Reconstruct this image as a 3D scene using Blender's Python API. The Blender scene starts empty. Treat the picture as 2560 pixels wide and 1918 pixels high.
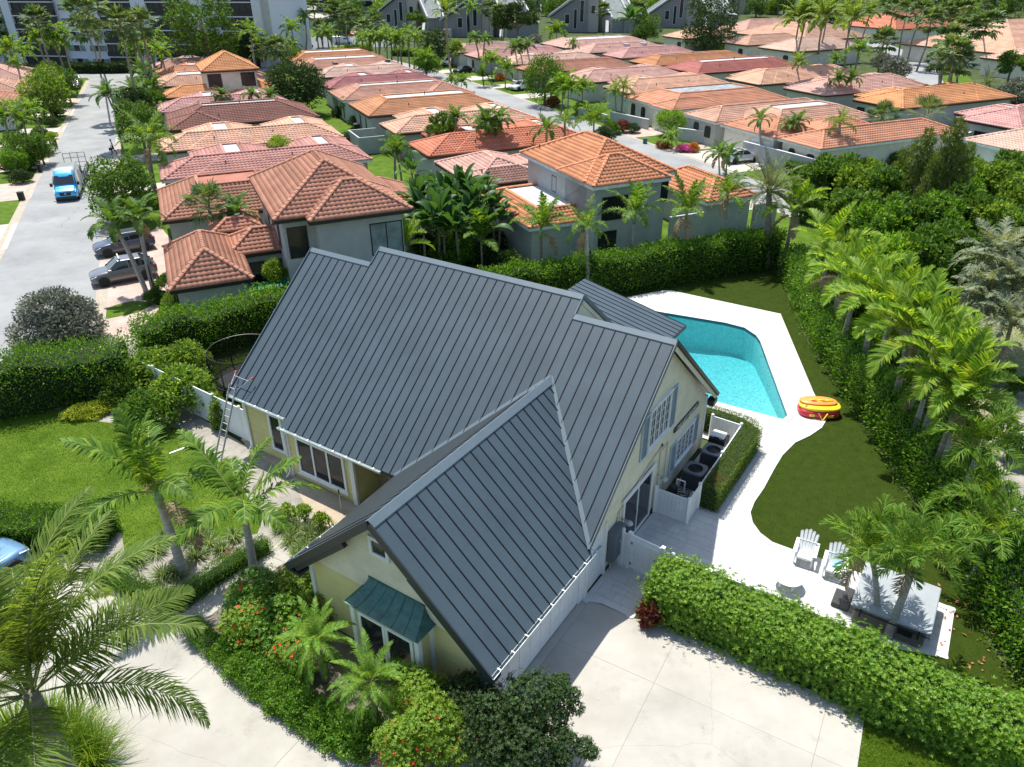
import bpy, bmesh, math, random
import numpy as np
from mathutils import Vector, Matrix
from mathutils.geometry import tessellate_polygon
# ---------------------------------------------------------------- camera, sky, sun, exposure
scene = bpy.context.scene
COL = scene.collection
CAM_H = 20.0
PITCH, ROLL, FPX = math.radians(29.43286), math.radians(0.41751), 1860.69
_cp, _sp = math.cos(PITCH), math.sin(PITCH)
_cr, _sr = math.cos(ROLL), math.sin(ROLL)
RCAM = np.array([[1, 0, 0], [0, -_sp, _cp], [0, -_cp, -_sp]]) @ np.array([[_cr, -_sr, 0], [_sr, _cr, 0], [0, 0, 1]])
cam_data = bpy.data.cameras.new("camera")
cam_data.sensor_width = 36.0
cam_data.lens = 36.0 * FPX / 2560.0
cam_data.clip_start, cam_data.clip_end = 0.2, 3000.0
cam = bpy.data.objects.new("camera", cam_data)
COL.objects.link(cam)
_m = Matrix.Identity(4)
for _i in range(3):
 _m[_i][0], _m[_i][1], _m[_i][2] = RCAM[_i, 0], -RCAM[_i, 1], -RCAM[_i, 2]
_m[2][3] = CAM_H
cam.matrix_world = _m
scene.camera = cam
SUN = Vector((-0.19, 0.37, 1.0)).normalized()
SUN_EL = math.asin(SUN.z)
world = bpy.data.worlds.new("World")
scene.world = world
world.use_nodes = True
_nt = world.node_tree
_sky = _nt.nodes.new("ShaderNodeTexSky")
_sky.sky_type = 'NISHITA'
_sky.sun_disc = False
_sky.sun_elevation = SUN_EL
_sky.sun_rotation = math.atan2(SUN.x, SUN.y)
_sky.air_density, _sky.dust_density, _sky.ozone_density = 1.0, 1.2, 1.0
_nt.links.new(_sky.outputs[0], _nt.nodes["Background"].inputs[0])
_nt.nodes["Background"].inputs[1].default_value = 0.13
sun_data = bpy.data.lights.new("sun", 'SUN')
sun_data.energy = 4.4
sun_data.angle = math.radians(0.53)
sun_data.color = (1.0, 0.955, 0.88)
sun = bpy.data.objects.new("sun", sun_data)
sun.rotation_euler = SUN.to_track_quat('Z', 'Y').to_euler()
COL.objects.link(sun)
scene.view_settings.view_transform = 'Standard'
scene.view_settings.look = 'None'
scene.view_settings.exposure = 0.66
scene.view_settings.gamma = 1.0
scene.view_settings.use_curve_mapping = False
scene.cycles.max_bounces = 6
scene.cycles.transparent_max_bounces = 12
RNG = np.random.default_rng(11)
random.seed(11)
SC = 2560.0 / 2212.0
def ground(u, v, z=0.0):
 """Survey of the photograph: the world point at height z seen at (u, v) of its 2212-wide view."""
 d = RCAM @ np.array([u * SC - 1280.0, v * SC - 959.0, FPX])
 t = (z - CAM_H) / d[2]
 return Vector((d[0] * t, d[1] * t, z))
def G2(pts, z=0.0):
 return [tuple(ground(u, v, z))[:2] for u, v in pts]
YAW = math.radians(-33.65673)
TH = math.radians(24.0)
def ab(a, b, z=0.0):
 c, s = math.cos(YAW), math.sin(YAW)
 return Vector((a * c - b * s, a * s + b * c, z))
def uv(u, v, z=0.0):
 c, s = math.cos(TH), math.sin(TH)
 return Vector((u * c - v * s, u * s + v * c, z))
# ---------------------------------------------------------------- object helpers
def props(o, label=None, cat=None, group=None, kind=None):
 if label: o["label"] = label
 if cat: o["category"] = cat
 if group: o["group"] = group
 if kind: o["kind"] = kind
 return o
def thing(name, label, cat, loc=(0, 0, 0), rz=0.0, group=None):
 o = bpy.data.objects.new(name, None)
 o.empty_display_size = 0.3
 o.location = loc
 o.rotation_euler = (0, 0, rz)
 COL.objects.link(o)
 return props(o, label, cat, group)
def add_mesh(name, me, parent=None, loc=None, rot=None, scale=None):
 o = bpy.data.objects.new(name, me)
 COL.objects.link(o)
 if parent is not None: o.parent = parent
 if loc is not None: o.location = loc
 if rot is not None: o.rotation_euler = rot
 if scale is not None: o.scale = (scale,) * 3 if isinstance(scale, (int, float)) else scale
 return o
def np_mesh(name, V, F, mat=None, smooth=False, mats=None, mi=None):
 """fast mesh from arrays; F is one (n,k) array or a list of them"""
 V = np.asarray(V, np.float32).reshape(-1, 3)
 Fs = F if isinstance(F, list) else [F]
 Fs = [np.asarray(f, np.int32) for f in Fs if len(f)]
 me = bpy.data.meshes.new(name)
 me.vertices.add(len(V))
 me.vertices.foreach_set("co", V.ravel())
 nl = sum(f.size for f in Fs)
 nf = sum(len(f) for f in Fs)
 me.loops.add(nl)
 me.polygons.add(nf)
 me.loops.foreach_set("vertex_index", np.concatenate([f.ravel() for f in Fs]))
 starts, tot, p = [], [], 0
 for f in Fs:
  k = f.shape[1]
  starts.append(p + np.arange(len(f)) * k)
  tot.append(np.full(len(f), k))
  p += f.size
 me.polygons.foreach_set("loop_start", np.concatenate(starts).astype(np.int32))
 if smooth:
  me.polygons.foreach_set("use_smooth", np.ones(nf, bool))
 for m in (mats or [mat]):
  if m is not None: me.materials.append(m)
 if mi is not None:
  me.polygons.foreach_set("material_index", np.asarray(mi, np.int32))
 me.update(calc_edges=True)
 return me
class MB:
 """collects boxes, prisms, tubes and polygons; build() links them as ONE mesh object"""
 def __init__(s, off=(0, 0, 0)):
  s.v, s.f, s.off = [], [], off
 def poly(s, pts):
  n = len(s.v)
  s.v += [tuple(p) for p in pts]
  s.f.append(tuple(range(n, n + len(pts))))
  return s
 def box(s, x0, x1, y0, y1, z0, z1):
  n = len(s.v)
  s.v += [(x0, y0, z0), (x1, y0, z0), (x1, y1, z0), (x0, y1, z0), (x0, y0, z1), (x1, y0, z1), (x1, y1, z1), (x0, y1, z1)]
  for q in ((0, 3, 2, 1), (4, 5, 6, 7), (0, 1, 5, 4), (1, 2, 6, 5), (2, 3, 7, 6), (3, 0, 4, 7)):
   s.f.append(tuple(n + i for i in q))
  return s
 def slab(s, pts, d):
  """polygon pts (3D) extruded by vector d"""
  n, k = len(s.v), len(pts)
  d = Vector(d)
  s.v += [tuple(p) for p in pts] + [tuple(Vector(p) + d) for p in pts]
  s.f.append(tuple(range(n + k - 1, n - 1, -1)))
  s.f.append(tuple(range(n + k, n + 2 * k)))
  for i in range(k):
   j = (i + 1) % k
   s.f.append((n + i, n + j, n + k + j, n + k + i))
  return s
 def beam(s, a, b, w, h, up=(0, 0, 1)):
  """rectangular bar from a to b, width w (sideways) and height h (along up)"""
  a, b, up = Vector(a), Vector(b), Vector(up)
  d = (b - a).normalized()
  x = d.cross(up)
  if x.length < 1e-5: x = d.cross(Vector((1, 0, 0)))
  x.normalize()
  y = x.cross(d).normalized()
  x *= w / 2; y *= h / 2
  return s.slab([a - x - y, a + x - y, a + x + y, a - x + y], b - a)
 def prism(s, pts2, z0, z1):
  """any simple 2D polygon"""
  n, k = len(s.v), len(pts2)
  s.v += [(p[0], p[1], z0) for p in pts2] + [(p[0], p[1], z1) for p in pts2]
  tri = tessellate_polygon([[Vector((p[0], p[1], 0)) for p in pts2]])
  for t in tri:
   a, b, c = (Vector(pts2[i]).to_2d() for i in t)
   ccw = (b - a).cross(c - a) > 0
   t = t if ccw else t[::-1]
   s.f.append(tuple(n + k + i for i in t))
   s.f.append(tuple(n + i for i in t[::-1]))
  area = sum(pts2[i][0] * pts2[(i + 1) % k][1] - pts2[(i + 1) % k][0] * pts2[i][1] for i in range(k))
  for i in range(k):
   j = (i + 1) % k
   q = (n + i, n + j, n + k + j, n + k + i)
   s.f.append(q if area > 0 else q[::-1])
  return s
 def sheet(s, pts2, z, holes=()):
  bm = bmesh.new()
  for l in [pts2, *holes]:
   vs = [bm.verts.new((p[0], p[1], z)) for p in l]
   for i in range(len(vs)): bm.edges.new((vs[i - 1], vs[i]))
  bmesh.ops.triangle_fill(bm, use_beauty=True, use_dissolve=False, edges=bm.edges[:], normal=(0, 0, 1))
  n = len(s.v)
  bm.verts.index_update()
  s.v += [tuple(v.co) for v in bm.verts]
  for f in bm.faces:
   t = [v.index for v in f.verts]
   if f.normal.z < 0: t = t[::-1]
   s.f.append(tuple(n + i for i in t))
  bm.free()
  return s
 def tube(s, pts, r, n=8, cap=True):
  pts = [Vector(p) for p in pts]
  rs = r if isinstance(r, (list, tuple)) else [r] * len(pts)
  base = len(s.v)
  ref = None
  for i, p in enumerate(pts):
   d = (pts[min(i + 1, len(pts) - 1)] - pts[max(i - 1, 0)]).normalized()
   if ref is None or abs(ref.dot(d)) > 0.95:
    ref = d.cross(Vector((0, 0, 1)) if abs(d.z) < 0.9 else Vector((1, 0, 0))).normalized()
   x = (ref - d * ref.dot(d)).normalized()
   ref = x
   y = d.cross(x)
   for k in range(n):
    a = 2 * math.pi * k / n
    s.v.append(tuple(p + (x * math.cos(a) + y * math.sin(a)) * rs[i]))
  for i in range(len(pts) - 1):
   for k in range(n):
    a, b = base + i * n + k, base + i * n + (k + 1) % n
    s.f.append((a, b, b + n, a + n))
  if cap:
   s.f.append(tuple(base + k for k in range(n))[::-1])
   e = base + (len(pts) - 1) * n
   s.f.append(tuple(e + k for k in range(n)))
  return s
 def lathe(s, prof, n=16, c=(0, 0, 0)):
  """prof: (radius, z) from bottom to top"""
  base = len(s.v)
  for r, z in prof:
   for k in range(n):
    a = 2 * math.pi * k / n
    s.v.append((c[0] + r * math.cos(a), c[1] + r * math.sin(a), c[2] + z))
  for i in range(len(prof) - 1):
   for k in range(n):
    a, b = base + i * n + k, base + i * n + (k + 1) % n
    s.f.append((a, b, b + n, a + n))
  s.f.append(tuple(base + k for k in range(n))[::-1])
  e = base + (len(prof) - 1) * n
  s.f.append(tuple(e + k for k in range(n)))
  return s
 def mesh(s, name, mat, smooth=False):
  me = bpy.data.meshes.new(name)
  o = s.off
  me.from_pydata([(p[0] - o[0], p[1] - o[1], p[2] - o[2]) for p in s.v], [], s.f)
  if mat is not None: me.materials.append(mat)
  if smooth:
   me.polygons.foreach_set("use_smooth", np.ones(len(me.polygons), bool))
  return me
 def build(s, name, mat, parent=None, smooth=False, bevel=0.0, loc=None, rot=None, seg=2):
  me = s.mesh(name, mat, smooth)
  if bevel > 0:
   bm = bmesh.new(); bm.from_mesh(me)
   bmesh.ops.remove_doubles(bm, verts=bm.verts, dist=1e-5)
   ed = [e for e in bm.edges if len(e.link_faces) == 2 and e.calc_face_angle(0) > 0.5]
   bmesh.ops.bevel(bm, geom=ed, offset=bevel, segments=seg, affect='EDGES', profile=0.5)
   bm.to_mesh(me); bm.free()
  return add_mesh(name, me, parent, loc, rot)
# ---------------------------------------------------------------- materials
def nodes_of(m):
 m.use_nodes = True
 nt = m.node_tree
 return nt, nt.nodes, nt.links, nt.nodes["Principled BSDF"]
def rgb(c):
 return (c[0], c[1], c[2], 1.0)
def mat(name, color, rough=0.6, metal=0.0, noise=0.0, scale=3.0, bump=0.0, bscale=None, spec=0.5, color2=None, coords='Object',
  detail=6.0, coat=0.0, stretch=None, objrand=0.0, ramp=(0.35, 0.65)):
 m = bpy.data.materials.new(name)
 nt, N, L, P = nodes_of(m)
 P.inputs["Roughness"].default_value = rough
 P.inputs["Metallic"].default_value = metal
 P.inputs["Specular IOR Level"].default_value = spec
 if coat: P.inputs["Coat Weight"].default_value = coat
 P.inputs["Base Color"].default_value = rgb(color)
 tc = N.new("ShaderNodeTexCoord")
 src = tc.outputs[coords]
 if stretch:
  mp = N.new("ShaderNodeMapping"); mp.inputs["Scale"].default_value = stretch
  L.new(src, mp.inputs[0]); src = mp.outputs[0]
 if noise > 0 or color2:
  nz = N.new("ShaderNodeTexNoise"); nz.inputs["Scale"].default_value = scale; nz.inputs["Detail"].default_value = detail
  nz.inputs["Roughness"].default_value = 0.62
  L.new(src, nz.inputs["Vector"])
  cr = N.new("ShaderNodeValToRGB")
  cr.color_ramp.elements[0].position, cr.color_ramp.elements[1].position = ramp
  c2 = color2 or tuple(min(1, c * (1 + noise)) for c in color)
  c1 = color if color2 else tuple(c * (1 - noise) for c in color)
  cr.color_ramp.elements[0].color, cr.color_ramp.elements[1].color = rgb(c1), rgb(c2)
  L.new(nz.outputs["Fac"], cr.inputs[0])
  out = cr.outputs[0]
  if objrand:
   oi = N.new("ShaderNodeObjectInfo")
   hs = N.new("ShaderNodeHueSaturation")
   mr = N.new("ShaderNodeMapRange"); mr.inputs["To Min"].default_value = 1 - objrand; mr.inputs["To Max"].default_value = 1 + objrand
   L.new(oi.outputs["Random"], mr.inputs[0]); L.new(mr.outputs[0], hs.inputs["Value"]); L.new(out, hs.inputs["Color"])
   out = hs.outputs[0]
  L.new(out, P.inputs["Base Color"])
 if bump:
  nb = N.new("ShaderNodeTexNoise"); nb.inputs["Scale"].default_value = bscale or scale * 6; nb.inputs["Detail"].default_value = 5
  L.new(src, nb.inputs["Vector"])
  bp = N.new("ShaderNodeBump"); bp.inputs["Strength"].default_value = bump; bp.inputs["Distance"].default_value = 0.02
  L.new(nb.outputs["Fac"], bp.inputs["Height"]); L.new(bp.outputs[0], P.inputs["Normal"])
 return m
def leaf_mat(name, cols, trans=0.35, rough=0.5, tcol=None, objrand=0.12, spec=0.16):
 """leaves: a colour per leaf (random per island), light through the blade"""
 cols = [tuple(min(.9, x * 1.3) for x in c) for c in cols]
 m = bpy.data.materials.new(name)
 nt, N, L, P = nodes_of(m)
 P.inputs["Roughness"].default_value = rough
 P.inputs["Specular IOR Level"].default_value = spec
 geo = N.new("ShaderNodeNewGeometry")
 cr = N.new("ShaderNodeValToRGB")
 el = cr.color_ramp.elements
 el[0].position, el[1].position = 0.0, 1.0
 el[0].color, el[1].color = rgb(cols[0]), rgb(cols[-1])
 for i, c in enumerate(cols[1:-1]):
  e = el.new((i + 1) / (len(cols) - 1)); e.color = rgb(c)
 L.new(geo.outputs["Random Per Island"], cr.inputs[0])
 oi = N.new("ShaderNodeObjectInfo")
 hs = N.new("ShaderNodeHueSaturation")
 mr = N.new("ShaderNodeMapRange"); mr.inputs["To Min"].default_value = 1 - objrand; mr.inputs["To Max"].default_value = 1 + objrand
 L.new(oi.outputs["Random"], mr.inputs[0]); L.new(mr.outputs[0], hs.inputs["Value"]); L.new(cr.outputs[0], hs.inputs["Color"])
 L.new(hs.outputs[0], P.inputs["Base Color"])
 tr = N.new("ShaderNodeBsdfTranslucent")
 mx = N.new("ShaderNodeMixRGB"); mx.blend_type = 'MULTIPLY'; mx.inputs[0].default_value = 1.0
 mx.inputs[2].default_value = rgb(tcol or (1.9, 1.7, 0.7))
 L.new(hs.outputs[0], mx.inputs[1]); L.new(mx.outputs[0], tr.inputs[0])
 ms = N.new("ShaderNodeMixShader"); ms.inputs[0].default_value = trans
 L.new(P.outputs[0], ms.inputs[1]); L.new(tr.outputs[0], ms.inputs[2])
 L.new(ms.outputs[0], N["Material Output"].inputs[0])
 return m
def tile_mat(name, c, var=0.17):
 """clay or concrete roof tile: a tone per tile, weathered"""
 m = bpy.data.materials.new(name)
 nt, N, L, P = nodes_of(m)
 P.inputs["Roughness"].default_value = 0.8
 P.inputs["Specular IOR Level"].default_value = 0.25
 tc = N.new("ShaderNodeTexCoord")
 nz = N.new("ShaderNodeTexNoise"); nz.inputs["Scale"].default_value = 0.7; nz.inputs["Detail"].default_value = 8
 L.new(tc.outputs["Object"], nz.inputs["Vector"])
 cr = N.new("ShaderNodeValToRGB")
 cr.color_ramp.elements[0].position, cr.color_ramp.elements[1].position = 0.32, 0.7
 cr.color_ramp.elements[0].color = rgb(tuple(x * (1 - var) for x in c))
 cr.color_ramp.elements[1].color = rgb(tuple(min(1, x * (1 + var * .6)) for x in c))
 L.new(nz.outputs["Fac"], cr.inputs[0])
 oi = N.new("ShaderNodeObjectInfo"); geo = N.new("ShaderNodeNewGeometry")
 ad = N.new("ShaderNodeMath"); ad.operation = 'ADD'
 L.new(oi.outputs["Random"], ad.inputs[0]); L.new(geo.outputs["Random Per Island"], ad.inputs[1])
 fr = N.new("ShaderNodeMath"); fr.operation = 'FRACT'; L.new(ad.outputs[0], fr.inputs[0])
 mr = N.new("ShaderNodeMapRange"); mr.inputs["To Min"].default_value = 0.87; mr.inputs["To Max"].default_value = 1.13
 L.new(fr.outputs[0], mr.inputs[0])
 hs = N.new("ShaderNodeHueSaturation"); L.new(mr.outputs[0], hs.inputs["Value"]); L.new(cr.outputs[0], hs.inputs["Color"])
 L.new(hs.outputs[0], P.inputs["Base Color"])
 return m
def glass_mat(name, c=(0.02, 0.025, 0.03), rough=0.06):
 return mat(name, c, rough=rough, spec=0.28, noise=0.35, scale=1.2)
M = {}
M['roof_metal'] = mat('grey_roof_metal', (0.090, 0.128, 0.155), rough=0.45, noise=0.09, scale=0.7, bump=0.05, bscale=22, spec=0.32, objrand=0.035)
M['seam'] = mat('dark_seam_metal', (0.010, 0.012, 0.017), rough=0.6, spec=0.25)
M['ridge_metal'] = mat('ridge_cap_metal', (0.115, 0.155, 0.18), rough=0.45, noise=0.05, scale=2)
M['fascia_dark'] = mat('charcoal_fascia', (0.024, 0.032, 0.036), rough=0.45, noise=0.1)
M['gutter'] = mat('white_gutter', (0.62, 0.68, 0.68), rough=0.4, noise=0.12, scale=2.5)
M['siding_yellow'] = mat('yellow_siding', (0.66, 0.585, 0.26), rough=0.65, noise=0.07, scale=1.5, objrand=0.03)
M['siding_cream'] = mat('cream_siding', (0.75, 0.69, 0.50), rough=0.65, noise=0.07, scale=1.5, objrand=0.03)
M['white'] = mat('white_paint', (0.78, 0.79, 0.78), rough=0.5, noise=0.05, scale=2)
M['vinyl'] = mat('white_vinyl', (0.80, 0.81, 0.80), rough=0.4, noise=0.04, scale=2)
M['shutter'] = mat('pale_blue_shutter', (0.45, 0.55, 0.62), rough=0.5, noise=0.08)
M['glass'] = glass_mat('dark_window_glass')
M['glass_frost'] = glass_mat('frosted_window_glass', (0.20, 0.25, 0.25), 0.25)
M['black'] = mat('black_plastic', (0.012, 0.013, 0.014), rough=0.45, noise=0.2)
M['copper'] = mat('green_copper', (0.055, 0.15, 0.125), rough=0.5, noise=0.25, scale=4, metal=0.2)
M['brick'] = mat('tan_brick', (0.42, 0.33, 0.22), rough=0.85, noise=0.25, scale=5, objrand=0.22)
M['mortar'] = mat('mortar', (0.36, 0.33, 0.28), rough=0.9)
M['stucco_white'] = mat('pale_stucco', (0.60, 0.62, 0.60), rough=0.9, noise=0.08, scale=1.2, bump=0.15, bscale=60)
M['stucco_cream'] = mat('cream_stucco', (0.66, 0.63, 0.53), rough=0.9, noise=0.08, scale=1.2, bump=0.15, bscale=60)
M['stucco_grey'] = mat('grey_green_stucco', (0.47, 0.51, 0.47), rough=0.9, noise=0.08, scale=1.2)
M['eave_black'] = mat('black_eave', (0.016, 0.014, 0.014), rough=0.5)
M['eave_brown'] = mat('brown_eave', (0.05, 0.025, 0.02), rough=0.6)
M['flat_white'] = mat('white_flat_roof', (0.66, 0.69, 0.70), rough=0.8, noise=0.14, scale=0.8)
M['flat_grey'] = mat('grey_flat_roof', (0.24, 0.27, 0.28), rough=0.85, noise=0.3, scale=1.1)
M['asphalt'] = mat('worn_asphalt', (0.215, 0.222, 0.22), rough=0.9, color2=(0.30, 0.305, 0.30), scale=0.22, detail=9, bump=0.2, bscale=14, coords='Object', stretch=(1, 1, 1))
M['concrete'] = mat('pale_concrete', (0.315, 0.30, 0.258), rough=0.85, color2=(0.425, 0.408, 0.36), scale=0.32, detail=9, bump=0.08, bscale=30, objrand=0.025)
M['kerb'] = mat('kerb_concrete', (0.36, 0.315, 0.24), rough=0.9, noise=0.12, scale=1.5)
M['joint'] = mat('dark_joint', (0.235, 0.22, 0.185), rough=0.95)
M['paver_white'] = mat('white_paver', (0.80, 0.80, 0.78), rough=0.8, noise=0.05, scale=2.5, objrand=0.04)
M['grout'] = mat('paver_grout', (0.55, 0.54, 0.51), rough=0.95)
M['paver_pink'] = mat('pink_paver', (0.62, 0.45, 0.37), rough=0.85, noise=0.15, scale=3.5, objrand=0.1)
M['paver_pale'] = mat('pale_paver', (0.66, 0.58, 0.50), rough=0.85, noise=0.12, scale=3.5, objrand=0.08)
M['lawn'] = mat('lawn_grass', (0.075, 0.155, 0.011), rough=0.9, color2=(0.150, 0.245, 0.026), scale=0.8, detail=10, bump=0.5, bscale=40, spec=0.1)
M['turf'] = mat('artificial_turf', (0.034, 0.062, 0.005), rough=0.9, color2=(0.050, 0.082, 0.008), scale=2.2, detail=9, bump=0.4, bscale=60, spec=0.1)
M['rough_grass'] = mat('rough_grass', (0.13, 0.16, 0.06), rough=0.95, color2=(0.27, 0.26, 0.15), scale=0.9, detail=10, bump=0.4, bscale=30, spec=0.1)
M['earth'] = mat('greenish_earth', (0.035, 0.06, 0.018), rough=0.95, color2=(0.085, 0.105, 0.04), scale=0.5, detail=9, spec=0.1)  # greenish brown, the ground's own mottled colour
M['sand'] = mat('grey_sand', (0.23, 0.215, 0.185), rough=0.95, color2=(0.35, 0.33, 0.285), scale=1.4, detail=9, bump=0.4, bscale=18, spec=0.1)
M['dirt'] = mat('tan_dirt', (0.34, 0.28, 0.20), rough=0.95, color2=(0.46, 0.39, 0.295), scale=0.9, detail=9, bump=0.3, bscale=20, spec=0.1)
M['trunk'] = mat('palm_trunk', (0.23, 0.20, 0.16), rough=0.9, noise=0.35, scale=3, bump=0.6, bscale=8, stretch=(1, 1, 5))
M['trunk_grey'] = mat('grey_palm_trunk', (0.36, 0.34, 0.30), rough=0.9, noise=0.3, scale=2.5, bump=0.6, bscale=5, stretch=(.3, .3, 6))
M['crownshaft'] = mat('green_crownshaft', (0.20, 0.30, 0.09), rough=0.5, noise=0.2, scale=4)
M['bark'] = mat('tree_bark', (0.16, 0.125, 0.09), rough=0.95, noise=0.3, scale=4, bump=0.6, bscale=10)
M['rachis'] = mat('frond_rib', (0.22, 0.26, 0.08), rough=0.6)
LEAF = {
 'palm': leaf_mat('palm_leaf', [(0.040, 0.10, 0.010), (0.085, 0.17, 0.018), (0.17, 0.25, 0.035)], 0.42),
 'palm_yellow': leaf_mat('yellow_green_palm_leaf', [(0.075, 0.16, 0.014), (0.15, 0.25, 0.025), (0.27, 0.34, 0.05)], 0.45),
 'coconut': leaf_mat('coconut_leaf', [(0.06, 0.11, 0.018), (0.10, 0.16, 0.03), (0.17, 0.22, 0.055)], 0.45),
 'palm_dark': leaf_mat('dark_palm_leaf', [(0.028, 0.075, 0.012), (0.055, 0.12, 0.02), (0.10, 0.17, 0.03)], 0.35),
 'palm_bright': leaf_mat('bright_palm_leaf', [(0.06, 0.15, 0.012), (0.10, 0.21, 0.02), (0.19, 0.29, 0.045)], 0.42),
 'palm_grey': leaf_mat('silver_palm_leaf', [(0.07, 0.10, 0.06), (0.12, 0.15, 0.09), (0.21, 0.23, 0.15)], 0.3),
 'sabal': leaf_mat('sabal_leaf', [(0.035, 0.075, 0.025), (0.075, 0.125, 0.045), (0.15, 0.20, 0.085)], 0.28),
 'dead': leaf_mat('dry_palm_leaf', [(0.20, 0.15, 0.085), (0.33, 0.26, 0.16)], 0.25, tcol=(1, .9, .7)),
 'tree': leaf_mat('tree_leaf', [(0.025, 0.065, 0.010), (0.05, 0.11, 0.016), (0.10, 0.175, 0.03)], 0.35),
 'tree_light': leaf_mat('light_tree_leaf', [(0.05, 0.11, 0.014), (0.10, 0.18, 0.026), (0.19, 0.27, 0.05)], 0.42),
 'tree_dark': leaf_mat('dark_tree_leaf', [(0.012, 0.032, 0.008), (0.025, 0.055, 0.014), (0.06, 0.09, 0.03)], 0.18),
 'pine': leaf_mat('feathery_tree_leaf', [(0.05, 0.085, 0.018), (0.085, 0.13, 0.028), (0.14, 0.19, 0.05)], 0.3),
 'silver': leaf_mat('silver_leaf', [(0.08, 0.09, 0.068), (0.135, 0.145, 0.115), (0.21, 0.22, 0.18)], 0.2, tcol=(1.2, 1.2, .9)),
 'hedge': leaf_mat('hedge_leaf', [(0.03, 0.09, 0.008), (0.07, 0.165, 0.014), (0.15, 0.26, 0.03)], 0.38, rough=0.42, spec=0.28),
 'hedge_bright': leaf_mat('bright_hedge_leaf', [(0.045, 0.12, 0.010), (0.10, 0.21, 0.018), (0.23, 0.34, 0.035)], 0.42, rough=0.42, spec=0.28),
 'hedge_box': leaf_mat('clipped_hedge_leaf', [(0.05, 0.10, 0.02), (0.095, 0.165, 0.032), (0.17, 0.24, 0.06)], 0.35),
 'lime': leaf_mat('lime_shrub_leaf', [(0.12, 0.19, 0.015), (0.24, 0.30, 0.022), (0.38, 0.41, 0.05)], 0.4),
 'hibiscus': leaf_mat('flowering_shrub_leaf', [(0.06, 0.14, 0.014), (0.13, 0.22, 0.025), (0.24, 0.32, 0.055)], 0.42),
 'striped': leaf_mat('striped_grass_leaf', [(0.07, 0.13, 0.035), (0.13, 0.19, 0.065), (0.27, 0.31, 0.15)], 0.38),
 'banana': leaf_mat('banana_leaf', [(0.016, 0.055, 0.014), (0.032, 0.085, 0.022), (0.065, 0.13, 0.036)], 0.34, rough=0.45, spec=0.25),
 'red_plant': leaf_mat('maroon_leaf', [(0.05, 0.015, 0.015), (0.12, 0.03, 0.025), (0.16, 0.10, 0.04)], 0.3, tcol=(1.5, .8, .6)),
 'flower_red': leaf_mat('red_petal', [(0.55, 0.02, 0.02), (0.75, 0.06, 0.04)], 0.3, tcol=(1, .6, .6)),
 'flower_pink': leaf_mat('pink_petal', [(0.42, 0.05, 0.20), (0.62, 0.12, 0.36)], 0.3, tcol=(1, .7, .8)),
 'flower_orange': leaf_mat('orange_petal', [(0.45, 0.14, 0.02), (0.5, 0.25, 0.05)], 0.3, tcol=(1, .7, .6)),
 'blade': leaf_mat('grass_blade', [(0.06, 0.125, 0.008), (0.11, 0.19, 0.016), (0.19, 0.26, 0.04)], 0.38),
 'blade_turf': leaf_mat('turf_blade', [(0.024, 0.046, 0.003), (0.035, 0.060, 0.006), (0.055, 0.08, 0.014)], 0.3),
 'core': mat('light_block_dark', (0.012, 0.026, 0.006), rough=0.95, noise=0.3, scale=5),  # dark colour of the solid core that blocks light inside hedges
}
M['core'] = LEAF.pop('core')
def weather(m, crack=.0010, cs=.16, stain=.72):
 """hairline cracks and old stains over a concrete material's own colour"""
 nt = m.node_tree; N, L = nt.nodes, nt.links
 P = N["Principled BSDF"]; src = P.inputs["Base Color"].links[0].from_socket
 tc = N.new("ShaderNodeTexCoord"); nz = N.new("ShaderNodeTexNoise"); nz.inputs["Scale"].default_value = 1.3; nz.inputs["Detail"].default_value = 8
 L.new(tc.outputs["Object"], nz.inputs["Vector"])
 mx = N.new("ShaderNodeMixRGB"); mx.inputs[0].default_value = .22; L.new(tc.outputs["Object"], mx.inputs[1]); L.new(nz.outputs["Color"], mx.inputs[2])
 vo = N.new("ShaderNodeTexVoronoi"); vo.feature = 'DISTANCE_TO_EDGE'; vo.inputs["Scale"].default_value = cs; L.new(mx.outputs[0], vo.inputs["Vector"])
 mr = N.new("ShaderNodeMapRange"); mr.inputs["From Max"].default_value = crack; mr.inputs["To Min"].default_value = .66; L.new(vo.outputs["Distance"], mr.inputs[0])
 n2 = N.new("ShaderNodeTexNoise"); n2.inputs["Scale"].default_value = .55; n2.inputs["Detail"].default_value = 10; n2.inputs["Roughness"].default_value = .7; L.new(tc.outputs["Object"], n2.inputs["Vector"])
 m2 = N.new("ShaderNodeMapRange"); m2.inputs["From Min"].default_value = .56; m2.inputs["From Max"].default_value = .72; m2.inputs["To Min"].default_value = 1; m2.inputs["To Max"].default_value = stain; L.new(n2.outputs["Fac"], m2.inputs[0])
 n3 = N.new("ShaderNodeTexNoise"); n3.inputs["Scale"].default_value = 7; n3.inputs["Detail"].default_value = 6; L.new(tc.outputs["Object"], n3.inputs["Vector"])
 m3 = N.new("ShaderNodeMapRange"); m3.inputs["From Min"].default_value = .68; m3.inputs["From Max"].default_value = .74; m3.inputs["To Min"].default_value = 1; m3.inputs["To Max"].default_value = .8; L.new(n3.outputs["Fac"], m3.inputs[0])
 a = N.new("ShaderNodeMath"); a.operation = 'MULTIPLY'; L.new(mr.outputs[0], a.inputs[0]); L.new(m2.outputs[0], a.inputs[1])
 b = N.new("ShaderNodeMath"); b.operation = 'MULTIPLY'; L.new(a.outputs[0], b.inputs[0]); L.new(m3.outputs[0], b.inputs[1])
 vm = N.new("ShaderNodeVectorMath"); vm.operation = 'SCALE'; L.new(src, vm.inputs[0]); L.new(b.outputs[0], vm.inputs["Scale"]); L.new(vm.outputs[0], P.inputs["Base Color"])
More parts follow.
